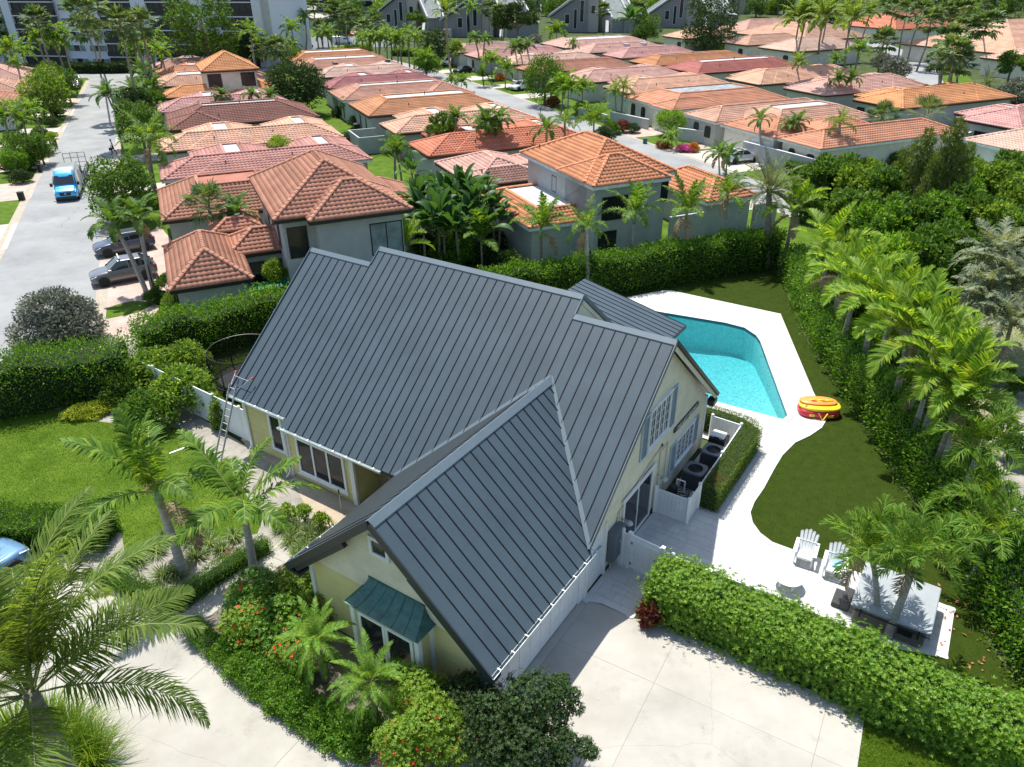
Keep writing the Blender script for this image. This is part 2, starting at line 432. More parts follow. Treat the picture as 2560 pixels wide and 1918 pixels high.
weather(M['concrete']); weather(M['asphalt'], .0025, .22, .8); weather(M['flat_white'], .0, 1, .82); weather(M['paver_white'], .0, 1, .9)
weather(M['lawn'], 0, 1, 1.5); weather(M['turf'], 0, 1, .85); weather(M['stucco_white'], 0, 1, .9); weather(M['roof_metal'], 0, 1, .93)
# ---------------------------------------------------------------- vegetation builders
def unit(a):
 return a / np.maximum(np.linalg.norm(a, axis=-1, keepdims=True), 1e-9)
def leaf_quads(P, D, S, L, W, fold=0.18):
 N = np.cross(S, D)
 L = np.broadcast_to(L, (len(P),))[:, None]; W = np.broadcast_to(W, (len(P),))[:, None]
 m = P + D * L * 0.45 + N * W * fold
 V = np.stack([P, m + S * W * .5, P + D * L, m - S * W * .5], 1).reshape(-1, 3)
 F = np.arange(len(P) * 4).reshape(-1, 4)
 return V, F
def rand_leaves(P, Nn, size, rng, spread=0.8, up=0.25, aspect=0.5, var=0.35, fold=0.18):
 n = len(P)
 D = unit(Nn * 0.7 + rng.normal(0, spread, (n, 3)) * 0.6 + np.array([0, 0, up]))
 S = unit(np.cross(D, rng.normal(0, 1, (n, 3)) + np.array([0, 0, .01])))
 L = size * (1 + rng.uniform(-var, var, n))
 return leaf_quads(P - D * L[:, None] * .3, D, S, L, L * aspect, fold)
def sprigs(P, Nn, size, rng, k=6, aspect=0.42, cup=0.35, var=0.3):
 """whorls of k leaflets, each whorl facing outwards"""
 n = len(P)
 A = unit(Nn + rng.normal(0, .35, (n, 3)) + np.array([0, 0, .35]))
 T = unit(np.cross(A, rng.normal(0, 1, (n, 3))))
 B = np.cross(A, T)
 ang = np.arange(k) * 2 * np.pi / k
 ang = ang[None] + rng.uniform(0, 6.28, (n, 1)) + rng.normal(0, .15, (n, k))
 D = unit(T[:, None] * np.cos(ang)[..., None] + B[:, None] * np.sin(ang)[..., None] + A[:, None] * cup)
 S = np.cross(np.broadcast_to(A[:, None], D.shape), D)
 L = (size * (1 + rng.uniform(-var, var, (n, 1))) * np.ones((1, k))).ravel()
 Pk = np.broadcast_to(P[:, None], D.shape).reshape(-1, 3)
 return leaf_quads(Pk, D.reshape(-1, 3), unit(S.reshape(-1, 3)), L, L * aspect)
def join(parts):
 V, F, n = [], [], 0
 for v, f in parts:
  V.append(v); F.append(np.asarray(f) + n); n += len(v)
 return np.concatenate(V), F
def lobed(n, rng, C, R):
 """points and normals on the outside of a cluster of ellipsoid lobes (C centres, R radii rows)"""
 C, R = np.asarray(C, float), np.asarray(R, float)
 w = (R[:, 0] * R[:, 1] + R[:, 0] * R[:, 2] + R[:, 1] * R[:, 2]) ** 1.0
 k = rng.choice(len(C), int(n * 1.9), p=w / w.sum())
 d = unit(rng.normal(0, 1, (len(k), 3)))
 r = rng.uniform(.70, 1.14, (len(k), 1))
 P = C[k] + d * R[k] * r
 keep = np.ones(len(k), bool)
 for i in range(len(C)):
  q = (((P - C[i]) / R[i]) ** 2).sum(1)
  keep &= (q > .55) | (k == i)
 P, k, d = P[keep][:n], k[keep][:n], d[keep][:n]
 return P, unit(d / R[k])
def crown_lobes(kind, rng):
 """unit crown: radius about 1, centre at origin"""
 C, R = [], []
 if kind == 'broad':
  for i in range(16):
   a = i * 2.4 + rng.uniform(-.4, .4); z = .72 - 1.3 * i / 15; rr = .66 * math.sqrt(max(.05, 1 - (z / .95) ** 2)) * rng.uniform(.75, 1.05)
   C.append((rr * math.cos(a), rr * math.sin(a), z + rng.uniform(-.1, .1))); s = rng.uniform(.26, .42); R.append((s, s, s * .85))
  C.append((0, 0, 0)); R.append((.5, .5, .55))
 elif kind == 'airy':
  for i in range(12):
   a = i * 2.4 + rng.uniform(-.5, .5); rr = .72 * math.sqrt((i + .3) / 12); z = .55 * (1 - i / 12) - .2 + rng.uniform(-.22, .22)
   C.append((rr * math.cos(a), rr * math.sin(a), z)); s = rng.uniform(.2, .34); R.append((s, s, s * .6))
 elif kind == 'tall':
  for i in range(10):
   z = -.8 + 1.75 * i / 9; a = i * 2.2; rr = .32 * (1 - abs(z) * .4)
   C.append((rr * math.cos(a), rr * math.sin(a), z)); s = rng.uniform(.3, .42) * (1.1 - .35 * max(z, 0)); R.append((s, s, s * .8))
 elif kind == 'shrub':
  for i in range(9):
   a = i * 2.4; rr = .6 * math.sqrt((i + .2) / 9); z = .35 - .75 * i / 9 + rng.uniform(-.1, .1)
   C.append((rr * math.cos(a), rr * math.sin(a), z)); s = rng.uniform(.34, .48); R.append((s, s, s * .85))
 elif kind == 'ball':
  C.append((0, 0, 0)); R.append((.9, .9, .85))
  for i in range(6):
   a = i * 1.05; C.append((.35 * math.cos(a), .35 * math.sin(a), rng.uniform(-.1, .35))); R.append((.55, .55, .5))
 return C, R
_CR = {}
def crown_mesh(kind, leaf, n=3800, size=.085, var=0, style='leaf'):
 key = (kind, leaf, n, size, var, style)
 if key in _CR: return _CR[key]
 rng = np.random.default_rng(abs(hash((kind, leaf, n, var))) % 2 ** 31 if False else (len(_CR) * 77 + 5))
 C, R = crown_lobes(kind, rng)
 P, Nn = lobed(n, rng, C, R)
 if style == 'leaf':
  V, F = rand_leaves(P, Nn, size, rng)
 elif style == 'sprig':
  V, F = sprigs(P[::5], Nn[::5], size, rng, 5)
 elif style == 'needle':
  k = 3
  P = np.repeat(P[::k], k, 0); Nn = np.repeat(Nn[::k], k, 0)
  V, F = rand_leaves(P, Nn, size * 1.5, rng, spread=.6, up=.55, aspect=.14)
 Pi, Ni = lobed(n // 4, rng, C, np.asarray(R) * .72)
 v2, f2 = rand_leaves(Pi, Ni, size * 1.5, rng, spread=1.0, aspect=.7)
 V, Fl = join([(V, F), (v2, f2)])
 me = np_mesh(kind + '_crown', V, np.concatenate(Fl), LEAF[leaf])
 _CR[key] = me
 return me
def trunk_with_limbs(base, top, r, spread, rng, n_limbs=5, zscale=.6):
 mb = MB()
 base, top = Vector(base), Vector(top)
 mid = base.lerp(top, .5) + Vector((rng.normal(0, .06), rng.normal(0, .06), 0)) * (top - base).length
 mb.tube([base, base.lerp(mid, .5) + Vector((.01, 0, 0)), mid, top], [r * 1.25, r, r * .8, r * .5], 7)
 for i in range(n_limbs):
  a = i * 2.4 + rng.uniform(0, 1)
  p = base.lerp(top, rng.uniform(.55, .85))
  e = top + Vector((math.cos(a) * spread * .7, math.sin(a) * spread * .7, rng.uniform(-.1, .45) * spread * zscale))
  m = p.lerp(e, .5) + Vector((0, 0, -.08 * spread))
  mb.tube([p, m, e], [r * .5, r * .33, r * .12], 5)
 return mb
def tree(label, u, v, h, R, kind='broad', leaf='tree', name='broadleaf_tree', cat='tree', group=None, n=3800, size=.085,
  style='leaf', zs=.9, var=0, at=None, bark='bark', trunk=True):
 """h: height of the crown's centre; (u, v): where the crown's centre shows in the photograph"""
 c = Vector(at) if at is not None else ground(u, v, h)
 rng = np.random.default_rng(int(abs(c.x * 37 + c.y * 91) * 10) % 99991)
 t = thing(name, label, cat, (c.x, c.y, 0), rng.uniform(0, 6.28), group)
 if trunk:
  trunk_with_limbs((0, 0, 0), (0, 0, h + .1 * R), max(.05, .055 * R), R, rng).build('trunk', M[bark], t, smooth=True)
 me = crown_mesh(kind, leaf, n, size, var, style)
 add_mesh('crown', me, t, (0, 0, h), None, (R, R * rng.uniform(.9, 1.08), R * zs))
 return t
def shrub(label, u, v, R, leaf='tree', name='shrub', cat='shrub', group=None, h=None, kind='shrub', n=2600, size=.11, style='leaf', zs=.75,
  var=0, flowers=None, nf=60, fs=.05, at=None):
 h = R * zs * .75 if h is None else h
 c = Vector(at) if at is not None else ground(u, v, h)
 rng = np.random.default_rng(int(abs(c.x * 37 + c.y * 91) * 10) % 99991)
 t = thing(name, label, cat, (c.x, c.y, 0), rng.uniform(0, 6.28), group)
 me = crown_mesh(kind, leaf, n, size, var, style)
 add_mesh('foliage', me, t, (0, 0, h), None, (R, R, R * zs))
 st = MB()
 for i in range(5):
  a = i * 1.256; st.tube([(0, 0, 0), (math.cos(a) * R * .45, math.sin(a) * R * .45, h)], [.04 * R + .01, .012], 5)
 st.build('stem', M['bark'], t)
 if flowers:
  C, Rr = crown_lobes(kind, np.random.default_rng(3))
  P, Nn = lobed(nf, rng, C, Rr)
  P = P[P[:, 2] > -.1]; Nn = Nn[:len(P)]
  V, F = sprigs(P * 1.03, unit(P), fs / R, rng, 5, .8, .3)
  props(add_mesh('flowers', np_mesh('flowers', V, F, LEAF[flowers]), t, (0, 0, h), None, (R, R, R * zs)), kind='stuff')
 return t
def hedge(label, path, w, h, leaf='hedge', size=.11, dens=130, rough=.16, style='leaf', group=None, name='hedge', top_wave=.12, seed=0, cat='hedge',
  flat=False, z0=0.0, k=6):
 """a hedge along a ground path [(x, y), ...] of width w and height h"""
 rng = np.random.default_rng(seed + 5)
 pts = np.array([p[:2] for p in path], float)
 o = pts.mean(0)
 pts = pts - o
 t = thing(name, label, cat, (o[0], o[1], z0), 0, group)
 seg = np.diff(pts, axis=0); ln = np.linalg.norm(seg, axis=1); tot = ln.sum(); cum = np.r_[0, np.cumsum(ln)]
 ph = rng.uniform(0, 6.28, 8)
 def at(s):
  i = np.clip(np.searchsorted(cum, s, side='right') - 1, 0, len(ln) - 1)
  d = seg[i] / ln[i][:, None]
  p = pts[i] + d * (s - cum[i])[:, None]
  return p, d
 def height(s):
  return h * (1 + top_wave * (.5 * np.sin(s * 1.1 + ph[0]) + .35 * np.sin(s * 2.7 + ph[1]) + .3 * np.sin(s * 5.1 + ph[2])))
 per = 2 * h + w
 dens = dens * 1.9 if style == 'leaf' and not flat else dens
 n = int(tot * per * dens)
 s = rng.uniform(0, tot, n); q = rng.uniform(0, per, n)
 p, d = at(s)
 nrm2 = np.stack([-d[:, 1], d[:, 0]], 1)
 hh = height(s)
 side = np.where(q < h, -1, np.where(q > h + w, 1, 0))
 off = np.where(side == 0, (q - h - w / 2), side * w / 2)
 z = np.where(side == 0, hh, np.where(side < 0, q / h, (per - q) / h) * hh)
 bulge = 0 if flat else .10 * np.sin(s * 1.9 + ph[3]) + .08 * np.sin(s * 4.3 + ph[4] + z * 2)
 off = off * (1 + (bulge if not flat else 0) * .9)
 edge = np.abs(off) / (w / 2)
 if not flat: z = np.where(side == 0, z - .12 * h * np.clip(edge - .6, 0, 1), z)
 P = np.stack([p[:, 0] + nrm2[:, 0] * off, p[:, 1] + nrm2[:, 1] * off, z], 1)
 P += rng.normal(0, rough, P.shape) * np.array([1, 1, .8])
 Nn = np.stack([nrm2[:, 0] * side, nrm2[:, 1] * side, (side == 0) * 1.0 + .25], 1)
 for e, sg in ((0, -1), (tot, 1)):
  ne = int(w * h * dens)
  pe, de = at(np.full(ne, min(max(e, 1e-3), tot - 1e-3)))
  ne2 = np.stack([-de[:, 1], de[:, 0]], 1)
  oo = rng.uniform(-w / 2, w / 2, ne); zz = rng.uniform(0, h, ne)
  Pe = np.stack([pe[:, 0] + ne2[:, 0] * oo, pe[:, 1] + ne2[:, 1] * oo, zz], 1) + rng.normal(0, rough, (ne, 3))
  P = np.concatenate([P, Pe]); Nn = np.concatenate([Nn, np.stack([de[:, 0] * sg, de[:, 1] * sg, np.full(ne, .25)], 1)])
 P[:, 2] = np.maximum(P[:, 2], .03)
 Nn = unit(Nn)
 if style == 'sprig':
  V, F = sprigs(P[::k], Nn[::k], size, rng, k)
 else:
  V, F = rand_leaves(P, Nn, size, rng, spread=.75)
 add_mesh('foliage', np_mesh('hedge_foliage', V, F, LEAF[leaf]), t)
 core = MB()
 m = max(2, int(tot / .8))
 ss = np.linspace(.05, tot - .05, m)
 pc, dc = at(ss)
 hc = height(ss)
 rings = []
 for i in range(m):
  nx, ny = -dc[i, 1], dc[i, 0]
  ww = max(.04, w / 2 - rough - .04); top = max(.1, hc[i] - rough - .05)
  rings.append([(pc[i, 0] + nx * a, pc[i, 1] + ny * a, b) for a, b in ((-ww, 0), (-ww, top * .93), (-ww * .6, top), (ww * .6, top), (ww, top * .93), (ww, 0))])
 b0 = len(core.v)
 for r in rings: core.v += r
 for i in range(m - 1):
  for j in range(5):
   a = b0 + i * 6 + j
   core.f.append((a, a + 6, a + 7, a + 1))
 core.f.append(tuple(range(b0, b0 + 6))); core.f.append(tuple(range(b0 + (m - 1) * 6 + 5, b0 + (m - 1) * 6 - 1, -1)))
 core.build('light_block_core', M['core'], t)  # unseen solid core added inside the leaves to block light
 return t
# -------- palms
def frond_arrays(pairs, ll, a0, arch, vee, droop, rng, wid=.028, gap0=.14, taper=.55, petiole_r=.012, sweep=.62, rough=.05, nseg=9):
 """one feather frond of unit length along +x; returns V, F(quads, tris), material index"""
 t = np.linspace(0, 1, 25)
 ang = a0 - arch * t ** 1.35
 x = np.r_[0, np.cumsum(np.cos(ang[:-1]) / 24)]; z = np.r_[0, np.cumsum(np.sin(ang[:-1]) / 24)]
 def pos(tt): return np.stack([np.interp(tt, t, x), np.zeros_like(tt), np.interp(tt, t, z)], 1)
 def dirr(tt):
  a = np.interp(tt, t, ang); return np.stack([np.cos(a), np.zeros_like(a), np.sin(a)], 1)
 tt = np.linspace(gap0, .99, pairs)
 V, F4, F3 = [], [], []
 nv = 0
 for sgn in (-1, 1):
  tj = np.clip(tt + rng.normal(0, .006, pairs), gap0 * .9, 1)
  B = pos(tj); D = dirr(tj)
  Nn = np.stack([-D[:, 2], np.zeros(pairs), D[:, 0]], 1)
  S = np.zeros((pairs, 3)); S[:, 1] = sgn
  phi = (1.25 - sweep * tj) + rng.normal(0, rough, pairs)
  ve = vee + rng.normal(0, rough * 1.5, pairs)
  out = S * np.cos(ve)[:, None] + Nn * np.sin(ve)[:, None]
  L = ll * np.sin(np.clip((tj - gap0) / (1 - gap0) * .86 + .14, 0, 1) * np.pi) ** .6 * (1 - .25 * tj) * (1 + rng.normal(0, .06, pairs))
  d1 = unit(D * np.cos(phi)[:, None] + out * np.sin(phi)[:, None])
  d2 = unit(d1 + np.array([0, 0, -1]) * (droop * (1 + rng.normal(0, .25, pairs)))[:, None])
  w = wid * (1 + rng.normal(0, .1, pairs))[:, None]
  sd = unit(np.cross(d1, np.cross(D, out)))
  m = B + d1 * (L * .5)[:, None]
  e = m + d2 * (L * .5)[:, None]
  q = np.stack([B - sd * w * .35, B + sd * w * .35, m + sd * w * .5, m - sd * w * .5, e], 1).reshape(-1, 3)
  i = nv + np.arange(pairs)[:, None] * 5
  F4.append(i + np.array([0, 1, 2, 3])); F3.append(i + np.array([3, 2, 4]))
  V.append(q); nv += len(q)
 nleaf4, nleaf3 = pairs * 2, pairs * 2
 k = nseg
 tr = np.linspace(0, 1, k)
 P = pos(tr); D = dirr(tr); Nn = np.stack([-D[:, 2], np.zeros(k), D[:, 0]], 1)
 r = petiole_r * (1 - .8 * tr)[:, None]
 Y = np.array([[0, 1, 0]])
 ring = np.stack([P - Y * r, P + Y * r, P + Nn * r * 1.2], 1).reshape(-1, 3)
 FR = []
 for i in range(k - 1):
  for j in range(3):
   a, b = nv + i * 3 + j, nv + i * 3 + (j + 1) % 3
   FR.append((a, b, b + 3, a + 3))
 V.append(ring)
 return np.concatenate(V), np.concatenate(F4), np.concatenate(F3), np.array(FR)
def fan_arrays(segs, a0, pet, rng, rad=.55, spread=2.6, droop=.35, wid=None):
 """one fan leaf: petiole of length pet along +x, then a pleated fan"""
 V, F3, FR = [], [], []
 d = np.array([math.cos(a0), 0, math.sin(a0)]); up = np.array([-d[2], 0, d[0]])
 h = d * pet
 for i in range(segs):
  f = -spread / 2 + spread * i / (segs - 1)
  o = d * math.cos(f) + np.array([0, 1, 0]) * math.sin(f)
  L = rad * (1 - .25 * abs(f) / (spread / 2)) * (1 + rng.normal(0, .05))
  w = wid or spread / segs * .62 * rad
  s = unit(np.cross(o, up))
  fold = up * .02 * (1 if i % 2 else -1)
  m = h + o * L * .62 + fold - up * .05 * L
  e = m + unit(o + np.array([0, 0, -1]) * droop * (1 + rng.normal(0, .4))) * L * .38
  n = len(V)
  V += [h, m + s * w * .5, m - s * w * .5, e]
  F3 += [(n, n + 1, n + 2), (n + 1, n + 3, n + 2)]
 n = len(V)
 y = np.array([0, .012, 0])
 V += [-y, y, h + y, h - y, up * .02, h + up * .02]
 FR = [(n, n + 1, n + 2, n + 3), (n + 1, n + 4, n + 5, n + 2), (n + 4, n, n + 3, n + 5)]
 return np.array(V), np.zeros((0, 4), int), np.array(F3), np.array(FR)
def paddle_arrays(a0, pet, rng, L=.6, W=.22, droop=.9):
 """banana like blade: broad paddle on a petiole"""
 V, F = [], []
 k = 7
 d = np.array([math.cos(a0), 0, math.sin(a0)])
 p = d * pet
 ang = a0
 for i in range(k):
  t = i / (k - 1)
  w = W * math.sin(min(1, t * .9 + .12) * math.pi) ** .6 * .5 + .005
  up = np.array([-math.sin(ang), 0, math.cos(ang)])
  tear = rng.uniform(.82, 1.05)
  V += [p + np.array([0, w * tear, 0]) + up * w * .45, p, p - np.array([0, w * tear, 0]) + up * w * .45]
  p = p + np.array([math.cos(ang), 0, math.sin(ang)]) * L / (k - 1)
  ang -= droop / k * (1 + t)
 for i in range(k - 1):
  for j in range(2):
   a = i * 3 + j; F.append((a, a + 1, a + 4, a + 3))
 n = len(V); y = np.array([0, .014, 0]); h = d * pet
 V += [-y, y, h + y * .6, h - y * .6, np.array([0, 0, .03]), h + np.array([0, 0, .015])]
 FR = [(n, n + 1, n + 2, n + 3), (n + 1, n + 4, n + 5, n + 2), (n + 4, n, n + 3, n + 5)]
 return np.array(V), np.array(F), np.zeros((0, 3), int), np.array(FR)
PALM = {
 'royal':  dict(leaf='palm', n=11, els=[(1.42, .5), (1.2, 1.1), (.9, 1.5), (.62, 1.5)], kw=dict(pairs=46, ll=.26, vee=.15, droop=.65, wid=.025, rough=.12), shaft=True),
 'coconut': dict(leaf='coconut', n=20, els=[(1.3, .7), (1.0, 1.15), (.6, 1.3), (.2, 1.3)], kw=dict(pairs=120, ll=.25, vee=.12, droop=.55, wid=.0085, rough=.09, petiole_r=.008), shaft=False),
 'hedgerow': dict(leaf='palm_yellow', n=11, els=[(1.42, .45), (1.2, .9), (.9, 1.25), (.5, 1.5)], kw=dict(pairs=46, ll=.29, vee=.5, droop=.22, wid=.027, rough=.07), shaft=True),
 'christmas': dict(leaf='palm_dark', n=13, els=[(1.25, 1.1), (.95, 1.6), (.6, 1.9), (.2, 1.7)], kw=dict(pairs=30, ll=.28, vee=.35, droop=.5, wid=.036), shaft=True),
 'queen':  dict(leaf='palm', n=14, els=[(1.25, 1.0), (.95, 1.5), (.6, 1.8), (.2, 1.6)], kw=dict(pairs=44, ll=.26, vee=.3, droop=.9, wid=.018, rough=.18), shaft=False),
 'bushy':  dict(leaf='palm', n=15, els=[(1.3, 1.0), (1.0, 1.5), (.65, 1.7), (.3, 1.6)], kw=dict(pairs=46, ll=.33, vee=.6, droop=.4, wid=.02, rough=.2), shaft=True),
 'date':   dict(leaf='palm_grey', n=46, els=[(1.35, .5), (1.0, .75), (.6, .95), (.1, 1.0), (-.4, .8)], kw=dict(pairs=40, ll=.15, vee=.5, droop=.15, wid=.014, rough=.1), shaft=False),
 'pygmy':  dict(leaf='palm_bright', n=34, els=[(1.3, 1.3), (1.0, 1.8), (.6, 2.0), (.2, 1.8), (-.2, 1.3)], kw=dict(pairs=40, ll=.16, vee=.3, droop=.35, wid=.016), shaft=False),
 'sabal':  dict(leaf='sabal', n=34, els=[(1.3, 0), (.9, 0), (.5, 0), (.1, 0), (-.4, 0)], fan=dict(segs=17, pet=.5, rad=.55, droop=.55), shaft=False),
 'fan':    dict(leaf='sabal', n=22, els=[(1.3, 0), (.9, 0), (.45, 0), (0, 0), (-.6, 0)], fan=dict(segs=24, pet=.5, rad=.56, droop=.3), shaft=False),
 'silverfan': dict(leaf='palm_grey', n=26, els=[(1.25, .9), (.9, 1.3), (.5, 1.6), (.1, 1.4)], kw=dict(pairs=30, ll=.27, vee=.3, droop=.7, wid=.03, rough=.1), shaft=False),
 'banana': dict(leaf='banana', n=15, els=[(1.42, .5), (1.2, .8), (.95, 1.0), (.6, 1.2)], paddle=dict(pet=.36, L=.68, W=.27), shaft=False),
}
_FR = {}
def frond_set(kind):
 if kind in _FR: return _FR[kind]
 K = PALM[kind]
 rng = np.random.default_rng(len(kind) * 13 + 7)
 out = []
 for (a0, arch) in K['els']:
  var = []
  for q in range(2):
   if 'fan' in K: V, F4, F3, FR = fan_arrays(a0=a0, rng=rng, **K['fan'])
   elif 'paddle' in K: V, F4, F3, FR = paddle_arrays(a0=a0, rng=rng, droop=arch, **K['paddle'])
   else: V, F4, F3, FR = frond_arrays(a0=a0, arch=arch * rng.uniform(.85, 1.15), rng=rng, **K['kw'])
   var.append((V, F4, F3, FR))
  out.append(var)
 meshes = [[frond_mesh([a], kind) for a in var] for var in out]
 _FR[kind] = (out, meshes)
 return _FR[kind]
def frond_mesh(parts, kind, name='frond'):
 V, F, mi, n = [], [], [], 0
 for v, f4, f3, fr in parts:
  V.append(v)
  for f, m in ((f4, 0), (f3, 0), (fr, 1)):
   if len(f): F.append(f + n); mi.append(np.full(len(f), m))
  n += len(v)
 return np_mesh(name, np.concatenate(V), F, mats=[LEAF[PALM[kind]['leaf']], M['rachis']], mi=np.concatenate(mi))
def rotz(a):
 c, s = math.cos(a), math.sin(a)
 return np.array([[c, -s, 0], [s, c, 0], [0, 0, 1]])
_FC = {}
def far_crown(kind, var):
 """whole crown as one mesh, for palms too far off to tell the fronds apart"""
 if (kind, var) in _FC: return _FC[(kind, var)]
 K = dict(PALM[kind]); rng = np.random.default_rng(31 * var + len(kind))
 parts = []
 n = min(K['n'], 30) if 'fan' in K else max(18, min(K['n'], 24))
 for i in range(n):
  e = K['els'][min(len(K['els']) - 1, int(i / n * len(K['els'])))]
  if 'fan' in K: a = fan_arrays(a0=e[0] + rng.normal(0, .12), rng=rng, **dict(K['fan'], segs=9, wid=.15))
  elif 'paddle' in K: a = paddle_arrays(a0=e[0], rng=rng, droop=e[1], **K['paddle'])
  else: a = frond_arrays(a0=e[0] + rng.normal(0, .08), arch=e[1] * rng.uniform(.85, 1.15), rng=rng, nseg=4, **dict(K['kw'], pairs=16, wid=.062))
  R = rotz(i * 2.399 + rng.normal(0, .15)) * rng.uniform(.85, 1.1)
  parts.append((a[0] @ R.T, *a[1:]))
 _FC[(kind, var)] = frond_mesh(parts, kind, 'crown')
 return _FC[(kind, var)]
def palm(kind, label, u, v, h, L, base=None, group=None, name='palm_tree', far=False, r=None, at=None, n=None, trunk='trunk', cat='palm tree', wind=0.12, skirt=False, seed=0):
 """(u, v): the crown's heart in the photograph, h its height, L the frond length; base: where the trunk meets the ground"""
 K = PALM[kind]
 c = Vector(at) if at is not None else ground(u, v, h)
 rng = np.random.default_rng(int(abs(c.x * 53 + c.y * 71) * 10) % 99991 + seed)
 if base is not None:
  b = ground(base[0], base[1], 0)
 else:
  b = Vector((c.x + rng.normal(0, .05) * h, c.y + rng.normal(0, .04) * h, 0))
 t = thing(name, label, cat, (b.x, b.y, 0), 0, group)
 top = Vector((c.x - b.x, c.y - b.y, h))
 r = r or max(.06, min(.16, .022 * h + .03))
 if far:
  add_mesh('crown', far_crown(kind, int(rng.integers(0, 3))), t, top, (rng.normal(0, .08), rng.normal(0, .08), rng.uniform(0, 6.28)), L * rng.uniform(.9, 1.1))
  m = top * .5 + Vector((rng.normal(0, .03), rng.normal(0, .03), 0)) * h
  MB().tube([(0, 0, -.05), m, top], [r * 1.25, r, r * .8], 6).build('trunk', M[trunk], t, smooth=True)
  return t
 bend = Vector((rng.normal(0, .035), rng.normal(0, .035), 0)) * h
 pts, rs = [], []
 shaft = .16 * h if K['shaft'] else 0
 ns = max(8, int(h * 7))
 for i in range(ns + 1):
  f = i / ns * (1 - shaft / h)
  p = top * f + bend * (4 * f * (1 - f)) * .5
  if i == 0: p = Vector((p.x, p.y, -.05))
  pts.append(p); rs.append(r * (1.35 - .5 * f if i else 1.5) * (1.0 if i % 2 else .93))
 MB().tube(pts, rs, 9).build('trunk', M[trunk], t, smooth=True)
 if K['shaft']:
  p0 = pts[-1]
  MB().tube([p0 - Vector((0, 0, .05)), p0.lerp(top, .35), top + Vector((0, 0, .05))], [r * .95, r * 1.15, r * .55], 9).build('crownshaft', M['crownshaft'], t, smooth=True)
 out, meshes = frond_set(kind)
 n = n or K['n']
 for i in range(n):
  q = min(len(meshes) - 1, int((i + rng.uniform(-.3, .3)) / n * len(meshes)))
  me = meshes[max(0, q)][int(rng.integers(0, 2))]
  a = i * 2.399 + rng.normal(0, .12)
  o = add_mesh('frond', me, t, top + Vector((math.cos(a) * r * .5, math.sin(a) * r * .5, -.1 * (i / n) * L * .3)), None, L * rng.uniform(.86, 1.1))
  o.rotation_euler = (rng.normal(0, wind), rng.normal(0, wind), a)
 if kind in ('bushy', 'hedgerow', 'royal', 'queen', 'christmas', 'coconut') and rng.random() < .75:
  for q in range(int(rng.integers(1, 3))):
   o = add_mesh('dry_frond', meshes[-1][q % 2], t, top + Vector((0, 0, -.12 * L)), (0, .75 + rng.normal(0, .12), rng.uniform(0, 6.28)), L * .8)
   for sl in o.material_slots: sl.link = 'OBJECT'; sl.material = LEAF['dead']
 if skirt:
  P = rng.normal(0, .25, (420, 3)) * np.array([L * .42, L * .42, L * .75]) + np.array(top) - np.array([0, 0, L * .72])
  V, F = rand_leaves(P, np.tile([0, 0, -1.], (len(P), 1)), .8, rng, spread=.5, up=-.5, aspect=.16)
  add_mesh('dead_skirt', np_mesh('dead_skirt', V, F, LEAF['dead']), t)
 return t
def grass_tuft(label, u, v, R, leaf='striped', group=None, name='ornamental_grass', n=150, at=None, cat='plant', hh=1.0, wid=.03):
 """a rosette of arching blades"""
 c = Vector(at) if at is not None else ground(u, v, 0)
 rng = np.random.default_rng(int(abs(c.x * 53 + c.y * 71) * 10) % 99991)
 t = thing(name, label, cat, (c.x, c.y, c.z), 0, group)
 a = rng.uniform(0, 6.28, n); e = rng.uniform(.35, 1.45, n); L = R * rng.uniform(.7, 1.25, n)
 d = np.stack([np.cos(a) * np.cos(e), np.sin(a) * np.cos(e), np.sin(e) * hh], 1)
 P = np.stack([np.cos(a), np.sin(a), np.zeros(n)], 1) * rng.uniform(0, .22 * R, (n, 1))
 s = unit(np.cross(d, [0, 0, 1.]))
 m = P + d * (L * .6)[:, None]
 en = m + unit(d + np.array([0, 0, -1.1]) * rng.uniform(.3, 1, (n, 1))) * (L * .45)[:, None]
 w = wid * rng.uniform(.7, 1.2, (n, 1))
 V = np.stack([P - s * w * .5, P + s * w * .5, m + s * w * .5, m - s * w * .5, en], 1).reshape(-1, 3)
 i = np.arange(n)[:, None] * 5
 add_mesh('blades', np_mesh('blades', V, [i + np.array([0, 1, 2, 3]), i + np.array([3, 2, 4])], LEAF[leaf]), t)
 return t
def ground_cover(name, poly, leaf, n, L, z=0.0, seed=1, wid=.018, up=1.2, avoid=None):
 """upright blades scattered over a ground polygon: one countless mass"""
 rng = np.random.default_rng(seed)
 pg = np.array([p[:2] for p in poly]); lo, hi = pg.min(0), pg.max(0)
 P = rng.uniform(lo, hi, (int(n * 2.2), 2))
 ins = np.zeros(len(P), bool)
 j = len(pg) - 1
 for i in range(len(pg)):
  c = ((pg[i, 1] > P[:, 1]) != (pg[j, 1] > P[:, 1])) & (P[:, 0] < (pg[j, 0] - pg[i, 0]) * (P[:, 1] - pg[i, 1]) / (pg[j, 1] - pg[i, 1] + 1e-12) + pg[i, 0])
  ins ^= c; j = i
 P = P[ins][:n]
 P = np.c_[P, np.full(len(P), z)]
 D = unit(rng.normal(0, .55, P.shape) + np.array([0, 0, up]))
 S = unit(np.cross(D, rng.normal(0, 1, P.shape)))
 l = L * rng.uniform(.6, 1.3, len(P))
 V = np.stack([P - S * wid, P + S * wid, P + D * l[:, None]], 1).reshape(-1, 3)
 o = add_mesh(name, np_mesh(name, V, np.arange(len(V)).reshape(-1, 3), LEAF[leaf]))
 return props(o, kind='stuff')
